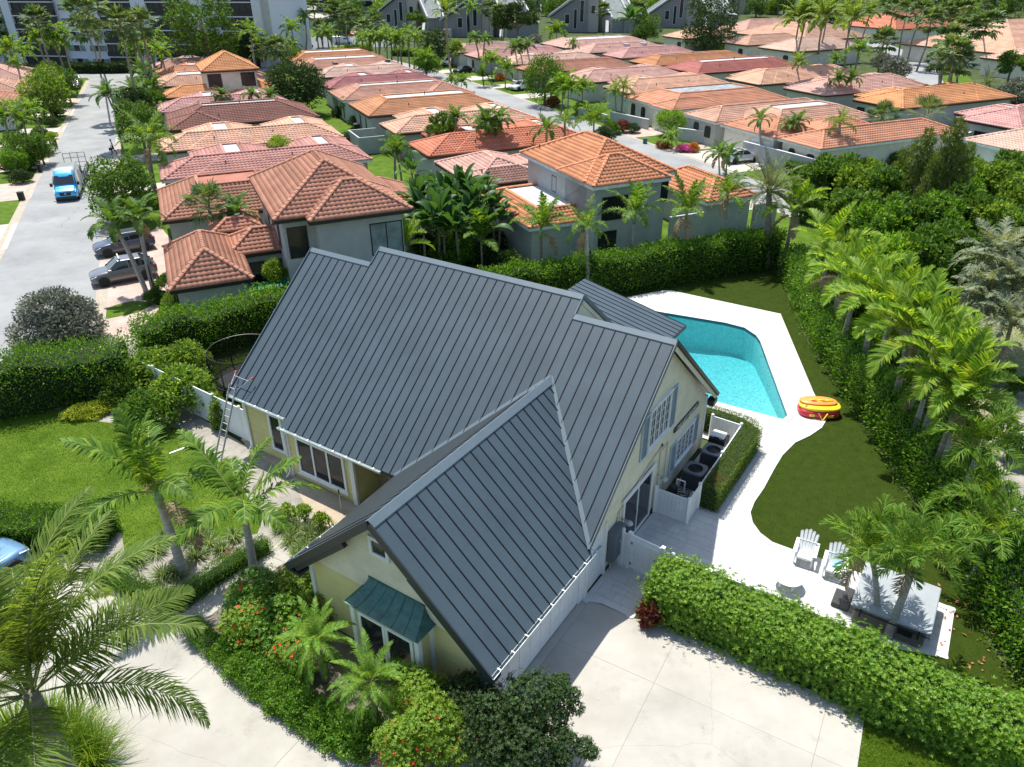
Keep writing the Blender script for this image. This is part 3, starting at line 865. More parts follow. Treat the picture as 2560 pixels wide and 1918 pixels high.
# ---------------------------------------------------------------- the setting: ground, roads, lawns, deck, pool
def structure(name, mb, material, parent=None, **k):
 return props(mb.build(name, material, parent, **k), kind='structure')
def clip_cell(poly, x0, x1, y0, y1):
 for ax, lim, keep in ((0, x0, 1), (0, x1, -1), (1, y0, 1), (1, y1, -1)):
  out = []
  for i in range(len(poly)):
   a, b = poly[i - 1], poly[i]
   da, db = (a[ax] - lim) * keep, (b[ax] - lim) * keep
   if (da >= 0) != (db >= 0):
    f = da / (da - db); out.append((a[0] + (b[0] - a[0]) * f, a[1] + (b[1] - a[1]) * f))
   if db >= 0: out.append(b)
  poly = out
  if len(poly) < 3: return []
 return poly
def area2(p):
 return sum(p[i - 1][0] * p[i][1] - p[i][0] * p[i - 1][1] for i in range(len(p))) / 2
lw = MB()
lw.sheet([tuple(uv(*p))[:2] for p in ((-6.6, 43), (50.5, 43), (50.5, 186), (-5.4, 186))], -0.022)
lw.sheet([tuple(uv(*p))[:2] for p in ((-34, 60), (-13.2, 60), (-11.8, 186), (-34, 186))], -0.022)
lw.sheet([tuple(uv(*p))[:2] for p in ((55.6, 58), (122, 20), (122, 186), (55.6, 186))], -0.022)
structure('neighbourhood_lawn', lw, M['lawn'])
def road(name, centre, w, z=-0.012, material='asphalt'):
 mb = MB(); L = []; R = []
 for i, p in enumerate(centre):
  a, b = Vector(centre[max(i - 1, 0)]), Vector(centre[min(i + 1, len(centre) - 1)])
  d = (b - a).normalized(); n = Vector((-d.y, d.x))
  ww = w[i] if isinstance(w, list) else w
  L.append(tuple(Vector(p) + n * ww / 2)); R.append(tuple(Vector(p) - n * ww / 2))
 for i in range(len(centre) - 1):
  mb.poly([(*R[i], z), (*R[i + 1], z), (*L[i + 1], z), (*L[i], z)])
 return mb, L, R
def uv2(u, v): return tuple(uv(u, v))[:2]
lc = [uv2(-10.5, 41), uv2(-10.4, 60), uv2(-10.1, 93), uv2(-9.5, 124), uv2(-8.8, 160), uv2(-8.2, 182), uv2(-7.6, 188)]
mb, L, R = road('left_road', lc, [7.2, 7.2, 7.0, 6.9, 6.9, 7.4, 10.5])
structure('street', mb, M['asphalt'])
kb = MB()
for side in (L, R):
 for i in range(len(side) - 2):
  a, b = Vector(side[i]), Vector(side[i + 1]); d = (b - a).normalized(); n = Vector((-d.y, d.x)) * (1 if side is L else -1)
  kb.poly([(*a, -.008), (*b, -.008), (*(b + n * .75), .0), (*(a + n * .75), .0)][::1 if side is R else -1])
structure('gutter_kerb', kb, M['kerb'])
mb, _, _ = road('cross', [uv2(-60, 205), uv2(-16, 191.5), uv2(-8, 189.5), uv2(10, 186), uv2(30, 184)], 8, -0.009)
structure('cross_street', mb, M['asphalt'])
mb, L, R = road('mid', [uv2(52.6, 46), uv2(52.7, 66), uv2(53.2, 101), uv2(53.6, 127), uv2(53.3, 150), uv2(51, 178), uv2(47, 205), uv2(46, 262)], [5.2, 5.2, 5.2, 5.2, 5.2, 6, 8, 8])
structure('street', mb, M['asphalt'])
kb = MB()
for side in (L, R):
 for i in range(len(side) - 2):
  a, b = Vector(side[i]), Vector(side[i + 1]); d = (b - a).normalized(); n = Vector((-d.y, d.x)) * (1 if side is L else -1)
  kb.poly([(*a, -.008), (*b, -.008), (*(b + n * .45), .0), (*(a + n * .45), .0)][::1 if side is R else -1])
structure('gutter_kerb', kb, M['kerb'])
structure('parking_lot', MB().sheet([uv2(30, 222), uv2(66, 222), uv2(70, 262), uv2(34, 266)], -0.006), mat('dark_asphalt', (0.13, 0.14, 0.145), rough=.9, noise=.15, scale=.5))
mb, L, R = road('far', [G2([p])[0] for p in ((2100, 330), (2010, 195), (1985, 150), (1950, 118), (1900, 98), (1800, 85))], [6.5, 6.2, 6.2, 6.2, 6.5, 6.5])
structure('street', mb, M['asphalt'])
flawn = MB()
flawn.sheet(G2([(1955, 100), (2060, 110), (2110, 190), (2130, 215), (2030, 200), (1992, 150)]), -0.02)
flawn.sheet(G2([(640, 60), (720, 62), (735, 90), (660, 95), (600, 88)]), -0.02)
structure('verge_lawn', flawn, M['lawn'])
def brick_mat(name, c1, c2, mortar, s=4.5):
 m = bpy.data.materials.new(name)
 nt, N, Lk, P = nodes_of(m)
 tc = N.new("ShaderNodeTexCoord"); br = N.new("ShaderNodeTexBrick")
 br.inputs["Scale"].default_value = s
 br.inputs["Color1"].default_value, br.inputs["Color2"].default_value, br.inputs["Mortar"].default_value = rgb(c1), rgb(c2), rgb(mortar)
 br.inputs["Mortar Size"].default_value = .03
 Lk.new(tc.outputs["Object"], br.inputs["Vector"])
 nz = N.new("ShaderNodeTexNoise"); nz.inputs["Scale"].default_value = .8; nz.inputs["Detail"].default_value = 8
 Lk.new(tc.outputs["Object"], nz.inputs["Vector"])
 mx = N.new("ShaderNodeMixRGB"); mx.blend_type = 'SOFT_LIGHT'; mx.inputs[0].default_value = .7
 Lk.new(br.outputs[0], mx.inputs[1]); Lk.new(nz.outputs["Fac"], mx.inputs[2]); Lk.new(mx.outputs[0], P.inputs["Base Color"])
 P.inputs["Roughness"].default_value = .9
 return m
M['pink_pave'] = brick_mat('pink_block_paving', (.45, .33, .275), (.51, .41, .35), (.34, .26, .22))
M['pale_pave'] = brick_mat('pale_block_paving', (.47, .42, .37), (.52, .48, .43), (.38, .345, .30), 3.5)
for nm, u0, u1, v0, v1, mt in (
  ('driveway', -13.4, -21, 112.5, 117.5, 'pale_pave'), ('driveway', -13.4, -21, 100.5, 105.5, 'pale_pave'), ('driveway', -13.6, -24, 86.5, 94.3, 'pink_pave'),
  ('driveway', -13.8, -20, 70, 77.8, 'pale_pave'), ('driveway', -13.0, -19, 124, 128.5, 'pale_pave'), ('driveway', -12.7, -20, 139, 146, 'pale_pave'),
  ('driveway', -12.4, -20, 152, 157, 'pink_pave'),
  ('driveway', -6.3, -1.2, 99, 103.2, 'pale_pave'), ('driveway', -6.3, -1.2, 113, 117, 'pale_pave'), ('driveway', -6.5, -1.2, 84.5, 87.6, 'pale_pave'),
  ('driveway', 55.9, 62, 64.8, 75.2, 'pale_pave'), ('driveway', 55.9, 62, 85.5, 90.5, 'pink_pave'), ('driveway', 55.9, 62, 76.0, 78.2, 'pink_pave'),
  ('driveway', 56.2, 63, 121.5, 126.2, 'pale_pave'), ('driveway', 56.4, 62, 134.5, 139.0, 'pale_pave'), ('driveway', 56.1, 62, 146.5, 152.5, 'pale_pave'),
  ('driveway', 55.7, 62, 160, 165, 'pale_pave'), ('driveway', 43, 50.0, 53, 62, 'pale_pave'), ('driveway', 43, 50.4, 79, 83, 'pale_pave')):
 structure(nm, MB().sheet([uv2(u0, v0), uv2(u1, v0), uv2(u1, v1), uv2(u0, v1)] if u1 > u0 else [uv2(u1, v0), uv2(u0, v0), uv2(u0, v1), uv2(u1, v1)], -0.004), M[mt])
structure('driveway', MB().sheet(G2([(212, 640), (212, 590), (216, 560), (345, 488), (372, 520), (366, 640), (322, 652), (290, 650), (262, 655), (222, 668)]), -0.004), M['pink_pave'])
structure('driveway', MB().sheet(G2([(228, 690), (300, 675), (337, 655), (344, 668), (316, 700), (290, 735), (262, 735), (214, 710)]), 0.0), M['pink_pave'])
# ---- the yard of the metal-roofed house
lawn_poly = G2([(-30, 880), (100, 878), (200, 908), (270, 918), (400, 926), (436, 975), (492, 1008), (522, 1055), (568, 1118), (556, 1152), (480, 1168),
    (330, 1185), (272, 1210), (262, 1150), (-30, 1140)])
yard = G2([(-60, 1400), (-60, 760), (270, 700), (480, 800), (560, 960), (900, 1060), (700, 1250), (420, 1360)])
structure('planting_bed', MB().sheet(yard, -0.018), M['sand'])
structure('lawn', MB().sheet(lawn_poly, -0.010), M['lawn'])
ground_cover('lawn_blades', lawn_poly, 'blade', 60000, .055, -0.01, 3, .012)
structure('dirt_strip', MB().sheet(G2([(520, 950), (560, 985), (632, 1030), (655, 1085), (720, 1150), (760, 1112), (868, 1052), (700, 960), (560, 900)]), -0.006), M['dirt'])
trampoline_yard = [tuple(ab(*p))[:2] for p in ((-27.2, 17.6), (-27.2, 32), (-33, 32), (-36, 18.5))]
structure('side_yard_grass', MB().sheet(trampoline_yard, -0.014), M['turf'])
def slabs(name, poly, axis, cell, z, material, gap=.014, parent_name=None, rng_seed=1, jitter=0.0, origin=(0, 0), run=0.0, limit=300, hole=None, th=.05, base_mat='joint'):
 """a paved structure whose slabs are pieces of their own, cut to the outline"""
 base = structure(name, MB().sheet(poly, z - .02), M[base_mat])
 ca, sa = math.cos(axis), math.sin(axis)
 loc = [(p[0] * ca + p[1] * sa - origin[0], -p[0] * sa + p[1] * ca - origin[1]) for p in poly]
 xs, ys = [p[0] for p in loc], [p[1] for p in loc]
 rng = np.random.default_rng(rng_seed)
 tris = [[loc[i] for i in t] for t in tessellate_polygon([[Vector((p[0], p[1], 0)) for p in loc]])]
 conv = len(tris)
 cells = []
 j = math.floor(min(ys) / cell[1])
 while j * cell[1] < max(ys):
  i = math.floor(min(xs) / cell[0]) - 1
  while i * cell[0] < max(xs) + cell[0]:
   o = (j % 2) * run * cell[0]
   x0, x1, y0, y1 = i * cell[0] + o + gap / 2, (i + 1) * cell[0] + o - gap / 2, j * cell[1] + gap / 2, (j + 1) * cell[1] - gap / 2
   p = clip_cell(loc, x0, x1, y0, y1)
   if len(p) >= 3 and abs(area2(p)) > .004 * cell[0] * cell[1]:
    cx, cy = sum(q[0] for q in p) / len(p), sum(q[1] for q in p) / len(p)
    if hole is None or not hole(*to_w(p, ca, sa, origin)): cells.append((p, cx, cy))
   i += 1
  j += 1
 def dist(c):
  x, y = (c[1] + origin[0]) * ca - (c[2] + origin[1]) * sa, (c[1] + origin[0]) * sa + (c[2] + origin[1]) * ca
  return x * x + y * y
 cells.sort(key=dist)
 rest = MB()
 for k, (p, cx, cy) in enumerate(cells):
  w = [((q[0] + origin[0]) * ca - (q[1] + origin[1]) * sa, (q[0] + origin[0]) * sa + (q[1] + origin[1]) * ca) for q in p]
  if area2(w) < 0: w = w[::-1]
  dz = float(rng.normal(0, .0012)) if th < .1 else 0
  if k < limit:
   MB().prism(w, z - .018, z + dz).build(name + '_slab' if cell[0] > 1 else 'paver', material, base)
  else:
   rest.prism(w, z - .018, z + dz)
 if rest.v: props(rest.build('far_pavers', material, base), kind='stuff')
 return base
def to_w(p, ca, sa, origin):
 cx, cy = sum(q[0] for q in p) / len(p) + origin[0], sum(q[1] for q in p) / len(p) + origin[1]
 return cx * ca - cy * sa, cx * sa + cy * ca
def inside(poly, x, y):
 c = False; j = len(poly) - 1
 for i in range(len(poly)):
  if (poly[i][1] > y) != (poly[j][1] > y) and x < (poly[j][0] - poly[i][0]) * (y - poly[i][1]) / (poly[j][1] - poly[i][1]) + poly[i][0]: c = not c
  j = i
 return c
left_drive = G2([(-200, 1300), (60, 1262), (165, 1253), (245, 1288), (330, 1312), (372, 1342), (404, 1372), (470, 1430), (560, 1512), (700, 1612), (800, 1660), (860, 1760), (-300, 1900)])
slabs('driveway', left_drive, YAW + math.radians(2), (4.6, 4.6), 0.0, M['concrete'], gap=.011, origin=(1.0, .5))
path_poly = G2([(374, 1341), (470, 1265), (560, 1197), (590, 1185), (622, 1150), (652, 1168), (690, 1215), (705, 1265), (640, 1205), (560, 1250), (480, 1310), (405, 1370)])
slabs('footpath', path_poly, YAW + math.radians(4), (2.4, 2.4), 0.004, M['concrete'], gap=.015)
right_drive = [tuple(ab(-8.85, 10.5))[:2], tuple(ab(-8.85, 17.62))[:2]] + G2([(1300, 1306), (1368, 1336), (1425, 1346), (1620, 1428), (1868, 1546), (1846, 1700), (1840, 1800), (860, 1800)])
slabs('driveway', right_drive, YAW + math.radians(3), (4.9, 4.9), 0.0, M['concrete'], gap=.007, origin=(.6, 1.3))
structure('corner_lawn', MB().sheet(G2([(1870, 1546), (1848, 1720), (2500, 1900), (2500, 1560), (2200, 1480), (1900, 1510)]), -0.012), M['lawn'])
ground_cover('corner_lawn_blades', G2([(1870, 1546), (1848, 1680), (2212, 1720), (2212, 1640), (2000, 1590)]), 'blade', 26000, .06, -0.012, 6, .010)
bed = G2([(400, 1372), (470, 1310), (560, 1250), (640, 1205), (720, 1240), (1060, 1470), (1050, 1620), (1000, 1800), (860, 1760), (800, 1660), (700, 1612), (560, 1512), (470, 1430)])
structure('planting_bed', MB().sheet(bed, -0.008), mat('dark_mulch', (.10, .085, .065), rough=.95, color2=(.24, .215, .18), scale=1.5, detail=10, bump=.5, bscale=16))
pool_w = [(7.6, 46.0), (8.1, 46.45), (9.0, 45.2), (10.0, 44.7), (13.6, 43.05), (14.6, 42.3), (15.0, 41.2), (15.02, 40.4), (13.98, 32.5), (13.9, 31.9), (13.55, 31.55), (13.2, 31.75),
  (10.6, 33.35), (9.6, 33.9), (9.4, 35.0), (9.9, 36.0), (9.9, 36.9), (9.2, 37.6), (8.0, 38.6), (7.2, 41.0), (7.1, 44.5)]
turf_poly = [tuple(ab(-24, 43))[:2]] + G2([(1290, 640), (1480, 612), (1660, 580), (1690, 600), (1705, 650), (1745, 740), (1815, 850), (1900, 975), (1970, 1085), (2060, 1230), (2140, 1400),
    (2230, 1510), (2100, 1470), (2044, 1440), (1700, 1320)]) + [tuple(ab(*p))[:2] for p in ((-6.5, 19), (-8.5, 19), (-8.5, 32), (-24, 33))]
structure('artificial_turf', MB().sheet(turf_poly, -0.006, [pool_w]), M['turf'])
structure('ground', MB().sheet([(-900, -60), (900, -60), (900, 1500), (-900, 1500)], -0.03, [pool_w]), M['earth'])
ground_cover('turf_blades', turf_poly, 'blade_turf', 45000, .035, -0.006, 8, .012)
deck_poly = ([tuple(ab(-8.75, 17.6))[:2]] + G2([(1300, 1305), (1366, 1336), (1388, 1300), (1405, 1235), (1430, 1213), (1700, 1310), (1900, 1395), (2046, 1424), (2062, 1316), (1960, 1275), (1857, 1239), (1778, 1210), (1706, 1186), (1668, 1172), (1642, 1152),
   (1626, 1130), (1621, 1108), (1630, 1085), (1650, 1056), (1672, 1015), (1690, 985), (1718, 957), (1750, 942), (1775, 925), (1787, 905), (1757, 848), (1686, 679), (1452, 629), (1435, 628), (1292, 655)]) +
   [tuple(ab(*p))[:2] for p in ((-21.5, 41), (-21.5, 34.5), (-12.4, 33), (-12.4, 30), (-8.55, 30))])
structure('pool_deck', MB().sheet(deck_poly, 0.012, [pool_w]), M['grout'])
def deck_pavers():
 base = bpy.data.objects['pool_deck']
 ca, sa = math.cos(YAW), math.sin(YAW)
 cx = [p[0] * ca + p[1] * sa for p in deck_poly]; cy = [-p[0] * sa + p[1] * ca for p in deck_poly]
 rng = np.random.default_rng(4)
 y = min(cy); cells = []
 while y < max(cy):
  h = .42 if rng.random() < .6 else .28
  x = min(cx) - rng.uniform(0, .6)
  while x < max(cx):
   w = float(rng.choice([.28, .42, .56, .63]))
   mx, my = x + w / 2, y + h / 2
   cn = [(x, y), (x + w, y), (x + w, y + h), (x, y + h)]
   wc = [(a * ca - b * sa, a * sa + b * ca) for a, b in cn]
   nin = sum(inside(deck_poly, *p) for p in wc)
   npool = sum(inside(pool_w, *p) for p in wc)
   if nin >= 4 and npool == 0:
    cells.append((mx * ca - my * sa, mx * sa + my * ca, [(x + .005, y + .005), (x + w - .005, y + .005), (x + w - .005, y + h - .005), (x + .005, y + h - .005)]))
   x += w
  y += h
 cells.sort(key=lambda c: c[0] ** 2 + (c[1]) ** 2)
 rest = MB()
 for k, (_, _, p) in enumerate(cells):
  w = [(a * ca - b * sa, a * sa + b * ca) for a, b in p]
  z = .030 + float(rng.normal(0, .0012))
  if k < 300: MB().prism(w, .013, z).build('paver', M['paver_white'], base)
  else: rest.prism(w, .013, z)
 props(rest.build('far_pavers', M['paver_white'], base), kind='stuff')
 rim = MB()
 for pl, wd, sg in ((pool_w, .30, 1), (deck_poly, .22, -1)):
  n = len(pl); ar = area2(pl)
  for i in range(n):
   a, b = Vector(pl[i]), Vector(pl[(i + 1) % n]); d = (b - a)
   if d.length < .05: continue
   d.normalize(); nn = Vector((d.y, -d.x)) * (1 if ar > 0 else -1) * sg
   e = .04
   q = [a - d * e, b + d * e, b + nn * wd + d * e, a + nn * wd - d * e]
   if area2([tuple(p) for p in q]) < 0: q = q[::-1]
   rim.slab([(p.x, p.y, .012) for p in q], (0, 0, (.024 if sg > 0 else .021) + .0013 * (i % 2)))
 rim.build('coping', M['paver_white'], base)
deck_pavers()
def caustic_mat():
 m = bpy.data.materials.new('caustic_pool_plaster')  # caustic light mottling is painted into the turquoise plaster colour
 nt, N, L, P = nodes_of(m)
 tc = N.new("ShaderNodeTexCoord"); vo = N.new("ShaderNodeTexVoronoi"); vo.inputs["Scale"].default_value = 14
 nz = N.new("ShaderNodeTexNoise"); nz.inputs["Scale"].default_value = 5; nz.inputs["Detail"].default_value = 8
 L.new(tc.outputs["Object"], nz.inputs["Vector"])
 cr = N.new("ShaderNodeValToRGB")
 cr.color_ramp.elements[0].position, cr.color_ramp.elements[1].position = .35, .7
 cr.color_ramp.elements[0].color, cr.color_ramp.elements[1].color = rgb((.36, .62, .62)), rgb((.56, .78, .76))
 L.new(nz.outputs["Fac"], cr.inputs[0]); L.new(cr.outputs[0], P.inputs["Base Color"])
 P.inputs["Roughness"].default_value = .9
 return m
def water_mat(name, tint=(.86, .97, .98), rip=.35):
 m = bpy.data.materials.new(name)
 nt, N, L, P = nodes_of(m)
 tr = N.new("ShaderNodeBsdfTransparent"); tr.inputs[0].default_value = rgb(tint)
 gl = N.new("ShaderNodeBsdfGlossy"); gl.inputs["Roughness"].default_value = .04
 fr = N.new("ShaderNodeFresnel"); fr.inputs["IOR"].default_value = 1.33
 tc = N.new("ShaderNodeTexCoord"); nz = N.new("ShaderNodeTexNoise"); nz.inputs["Scale"].default_value = 5.5; nz.inputs["Detail"].default_value = 6
 L.new(tc.outputs["Object"], nz.inputs["Vector"])
 bp = N.new("ShaderNodeBump"); bp.inputs["Strength"].default_value = rip; bp.inputs["Distance"].default_value = .06
 L.new(nz.outputs["Fac"], bp.inputs["Height"]); L.new(bp.outputs[0], gl.inputs["Normal"]); L.new(bp.outputs[0], fr.inputs["Normal"])
 mx = N.new("ShaderNodeMixShader"); L.new(fr.outputs[0], mx.inputs[0]); L.new(tr.outputs[0], mx.inputs[1]); L.new(gl.outputs[0], mx.inputs[2])
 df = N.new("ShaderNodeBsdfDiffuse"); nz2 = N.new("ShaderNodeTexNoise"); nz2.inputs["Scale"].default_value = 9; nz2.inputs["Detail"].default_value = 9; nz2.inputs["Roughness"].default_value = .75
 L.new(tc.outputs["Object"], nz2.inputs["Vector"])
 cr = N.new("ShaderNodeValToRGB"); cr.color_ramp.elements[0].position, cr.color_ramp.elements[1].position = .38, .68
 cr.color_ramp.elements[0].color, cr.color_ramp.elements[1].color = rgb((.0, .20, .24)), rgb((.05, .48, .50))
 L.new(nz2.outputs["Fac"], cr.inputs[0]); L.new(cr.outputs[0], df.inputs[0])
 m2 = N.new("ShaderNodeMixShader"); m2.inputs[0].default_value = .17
 L.new(mx.outputs[0], m2.inputs[1]); L.new(df.outputs[0], m2.inputs[2])
 L.new(m2.outputs[0], N["Material Output"].inputs[0])
 va = N.new("ShaderNodeVolumeAbsorption"); va.inputs[0].default_value = rgb((.10, .74, .80)); va.inputs[1].default_value = .30
 L.new(va.outputs[0], N["Material Output"].inputs[1])
 return m
pl = MB()
pl.sheet(pool_w, -1.35)
pl.v = [(p[0], p[1], -1.0 - max(0, min(1, (p[1] - 33.5) / 9)) * 1.1 - max(0, (12 - p[0]) * .12)) for p in pl.v]
for i in range(len(pool_w)):
 a, b = pool_w[i], pool_w[(i + 1) % len(pool_w)]
 pl.poly([(*a, -3.0), (*a, -.18), (*b, -.18), (*b, -3.0)])
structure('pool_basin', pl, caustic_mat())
bd = MB()
for i in range(len(pool_w)):
 a, b = pool_w[i], pool_w[(i + 1) % len(pool_w)]
 bd.poly([(*a, -.18), (*a, .03), (*b, .03), (*b, -.18)])
structure('waterline_tiles', bd, mat('blue_waterline_tile', (.03, .10, .16), rough=.2, noise=.3, scale=8))
_c = np.mean(np.array(pool_w), 0)
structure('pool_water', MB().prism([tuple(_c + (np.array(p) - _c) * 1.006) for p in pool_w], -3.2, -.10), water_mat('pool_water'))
lg = MB()
lg.prism([(8.9, 45.0), (10.0, 44.45), (10.3, 45.1), (9.3, 45.6)], -.5, -.14)
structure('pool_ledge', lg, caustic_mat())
structure('rough_clearing', MB().sheet(G2([(1980, 720), (2100, 660), (2300, 640), (2400, 900), (2300, 1150), (2150, 1040), (2080, 840)]), -0.014), M['rough_grass'])
ground_cover('clearing_blades', G2([(1980, 720), (2100, 660), (2212, 650), (2212, 900), (2160, 940), (2080, 840)]), 'blade', 9000, .10, -0.014, 9, .014)
structure('sandy_path', MB().sheet(G2([(2150, 860), (2260, 820), (2300, 1200), (2190, 1250), (2140, 1010)]), -0.010), M['sand'])
# ---------------------------------------------------------------- the metal-roofed yellow house (house axes A along the ridge, B away)
HO = (-17.0, 20.0, 0.0)
house = thing('yellow_house', 'yellow clapboard house under a dark standing seam metal roof in the foreground', 'house', tuple(ab(*HO)), YAW)
def HB(): return MB(HO)
MS = .84
def zm(b): return 2.6 + MS * (b - 17.05)
RID_S, RID_M, GA, GZ, GS = 23.52, 24.2, -12.5, 6.29, .889
def zg(a): return GZ - GS * abs(a - GA)
def zr(b, rb): return zm(rb) - MS * (b - rb)
roof = HB()
T = Vector((0, 0, -.14))
def plate(mb, pts): mb.slab([Vector(p) + Vector((0, 0, -.02)) for p in pts], T)
eL, eM = 17.40, 17.05
for a0, a1, e, r in ((-27.25, -23.35, eL, RID_S), (-12.7, -8.45, None, RID_S)):
 if e: plate(roof, [(a0, e, zm(e)), (a1, e, zm(e)), (a1, r, zm(r)), (a0, r, zm(r))])
plate(roof, [(-23.35, eM, zm(eM)), (-16.9, eM, zm(eM)), (-12.5, 21.44, zm(21.44)), (-12.7, 21.6, zm(21.6)), (-12.7, RID_M, zm(RID_M)), (-23.35, RID_M, zm(RID_M))])
plate(roof, [(-12.5, 21.44, zm(21.44)), (-8.45, 17.3, zm(17.3)), (-8.45, RID_S, zm(RID_S)), (-12.7, RID_S, zm(RID_S)), (-12.7, 21.6, zm(21.6))])
for a0, a1, rb, eb in ((-27.25, -23.35, RID_S, 29.6), (-23.35, -12.7, RID_M, 30.4), (-12.7, -8.45, RID_S, 29.75)):
 plate(roof, [(a0, rb, zm(rb)), (a1, rb, zm(rb)), (a1, eb, zr(eb, rb)), (a0, eb, zr(eb, rb))])
gn = 11.38
plate(roof, [(-16.62, gn, zg(-16.62)), (GA, gn, GZ), (GA, 21.44, GZ), (-16.9, 17.05, zg(-16.62))])
plate(roof, [(GA, gn, GZ), (-8.33, gn, zg(-8.33)), (-8.33, 17.3, zg(-8.33)), (GA, 21.44, GZ)])
roof_o = roof.build('metal_roof', M['fascia_dark'], house)
def panels(f, xs, lo, hi, breaks=(), along='A', seam_h=.030, seam_w=.028, last=True):
 """standing seam panels between the lines xs; lo/hi give the plan limits at x; f(x, y) the point on the slope"""
 for i in range(len(xs) - 1):
  x0, x1 = xs[i], xs[i + 1]
  e = .004
  mid = [b for b in breaks if x0 + .02 < b < x1 - .02]
  bot = [(x, lo(x, x0 + .01, x1 - .01)) for x in (x0 + e, *mid, x1 - e)]
  top = [(x, hi(x, x0 + .01, x1 - .01)) for x in (x1 - e, *mid[::-1], x0 + e)]
  pts = [f(*p) for p in bot + top]
  if max(t[1] for t in top) - min(b[1] for b in bot) < .02: continue
  nrm = (Vector(pts[1]) - Vector(pts[0])).cross(Vector(pts[-1]) - Vector(pts[0])).normalized()
  if nrm.z < 0: nrm = -nrm
  mb = HB(); mb.slab([Vector(p) - nrm * .012 for p in pts], nrm * .014)
  mb.build('roof_panel', M['roof_metal'], roof_o)
  if i < len(xs) - 2 or last:
   yb, yt = lo(x1, x0 + .01, x1 - .01), hi(x1, x0 + .01, x1 - .01)
   if abs(yt - yb) > .1:
    p, q = Vector(f(x1, yb)), Vector(f(x1, yt))
    HB().beam(p + nrm * seam_h * .5, q + nrm * seam_h * .5, seam_w, seam_h, nrm).build('roof_seam', M['seam'], roof_o)
def grid(a, b, step):
 n = max(1, round((b - a) / step)); return [a + (b - a) * i / n for i in range(n + 1)]
f_main = lambda a, b: (a, b, zm(b))
vl = lambda a: 17.05 + (a + 16.9) * (21.44 - 17.05) / (GA + 16.9)
vr = lambda a: 21.44 + (a - GA) * (17.3 - 21.44) / (-8.40 - GA)
lo_m = lambda a, x0, x1: max(eM, vl(a)) if a < GA else vr(a)
panels(f_main, grid(-27.2, -23.4, .45), lambda a, *_: eL, lambda a, *_: RID_S)
panels(f_main, grid(-23.4, -12.7, .445), lo_m, lambda a, *_: RID_M, (-16.9,))
panels(f_main, grid(-12.7, -8.5, .455), lo_m, lambda a, *_: RID_S, (GA,))
f_gl = lambda b, a: (a, b, zg(a))
bl = lambda b: -16.6 if b <= 17.05 else -16.9 + (b - 17.05) / (21.44 - 17.05) * (GA + 16.9)
br = lambda b: -8.36 if b <= 17.3 else GA + (21.44 - b) / (21.44 - 17.3) * (-8.40 - GA)
xs = grid(gn + .03, 21.44, .465)
panels(lambda b, a: f_gl(b, a), xs, lambda b, *_: GA, lambda b, *_: br(b), (17.3,))
panels(lambda b, a: f_gl(b, -2 * -GA - a if False else 2 * GA - a), xs, lambda b, *_: GA, lambda b, *_: 2 * GA - bl(b), (17.05,))
for a0, a1, rb, eb in ((-27.2, -23.4, RID_S, 29.55), (-23.3, -12.75, RID_M, 30.35), (-12.65, -8.5, RID_S, 29.7)):
 panels(lambda a, y, rb=rb: (a, y, zr(y, rb)), grid(a0, a1, .82), lambda a, *_: rb, lambda a, *_, eb=eb: eb)
rw = lambda b, a: (a, b, 2.6 + (-12.6 - a) * .22)
plate_rw = HB(); plate(plate_rw, [rw(29.5, -19), rw(29.5, -12.6), rw(36.3, -12.6), rw(36.3, -19)])
plate_rw.build('rear_wing_deck', M['fascia_dark'], roof_o)
panels(rw, grid(29.6, 36.25, .41), lambda b, *_: -19, lambda b, *_: -12.65)
rc = []
def capline(p, q, n1, n2, w=.17):
 p, q, n1, n2 = Vector(p), Vector(q), Vector(n1), Vector(n2)
 d = (q - p).normalized()
 mb = HB()
 up = Vector((0, 0, .058))
 for s in (n1, n2):
  mb.slab([p + up, q + up, q + up + s * w, p + up + s * w], Vector((0, 0, -.012)))
  mb.slab([p + up + s * w, q + up + s * w, q + up + s * (w + .01) - Vector((0, 0, .05)), p + up + s * (w + .01) - Vector((0, 0, .05))], s * .008)
 mb.build('ridge_cap', M['ridge_metal'], roof_o)
F_, Bk = (0, -1, -MS), (0, 1, -MS)
capline((-27.25, RID_S, zm(RID_S)), (-23.4, RID_S, zm(RID_S)), F_, Bk)
capline((-23.4, RID_M, zm(RID_M)), (-12.68, RID_M, zm(RID_M)), F_, Bk)
capline((-12.68, RID_S, zm(RID_S)), (-8.45, RID_S, zm(RID_S)), F_, Bk)
capline((GA, gn, GZ), (GA, 21.5, GZ), (-1, 0, -GS), (1, 0, -GS), .2)
for n, pts in (('valley_flashing', [(-16.9, 17.05), (GA, 21.44)]), ('valley_flashing', [(GA, 21.44), (-8.42, 17.3)])):
 (a0, b0), (a1, b1) = pts
 p, q = Vector((a0, b0, zm(b0) + .03)), Vector((a1, b1, zm(b1) + .03))
 HB().beam(p, q, .16, .012, (0, -.64, .77)).build(n, M['ridge_metal'], roof_o)
def trim(name, p, q, h, w, m, up=(0, 0, 1)):
 return HB().beam(p, q, w, h, up).build(name, M[m], roof_o)
for a, rb, e in ((-27.27, RID_S, eL), (-8.43, RID_S, 17.3)):
 trim('rake_trim', (a, e, zm(e) - .03), (a, rb, zm(rb) - .03), .19, .035, 'ridge_metal')
for a, rb, e in ((-23.37, RID_M, RID_S), (-12.68, RID_M, RID_S)):
 trim('rake_trim', (a, e, zm(e) - .02), (a, rb, zm(rb) - .02), .16, .035, 'ridge_metal')
trim('rake_trim', (-8.43, RID_S, zm(RID_S) - .03), (-8.43, 29.78, zr(29.78, RID_S) - .03), .15, .035, 'fascia_dark')
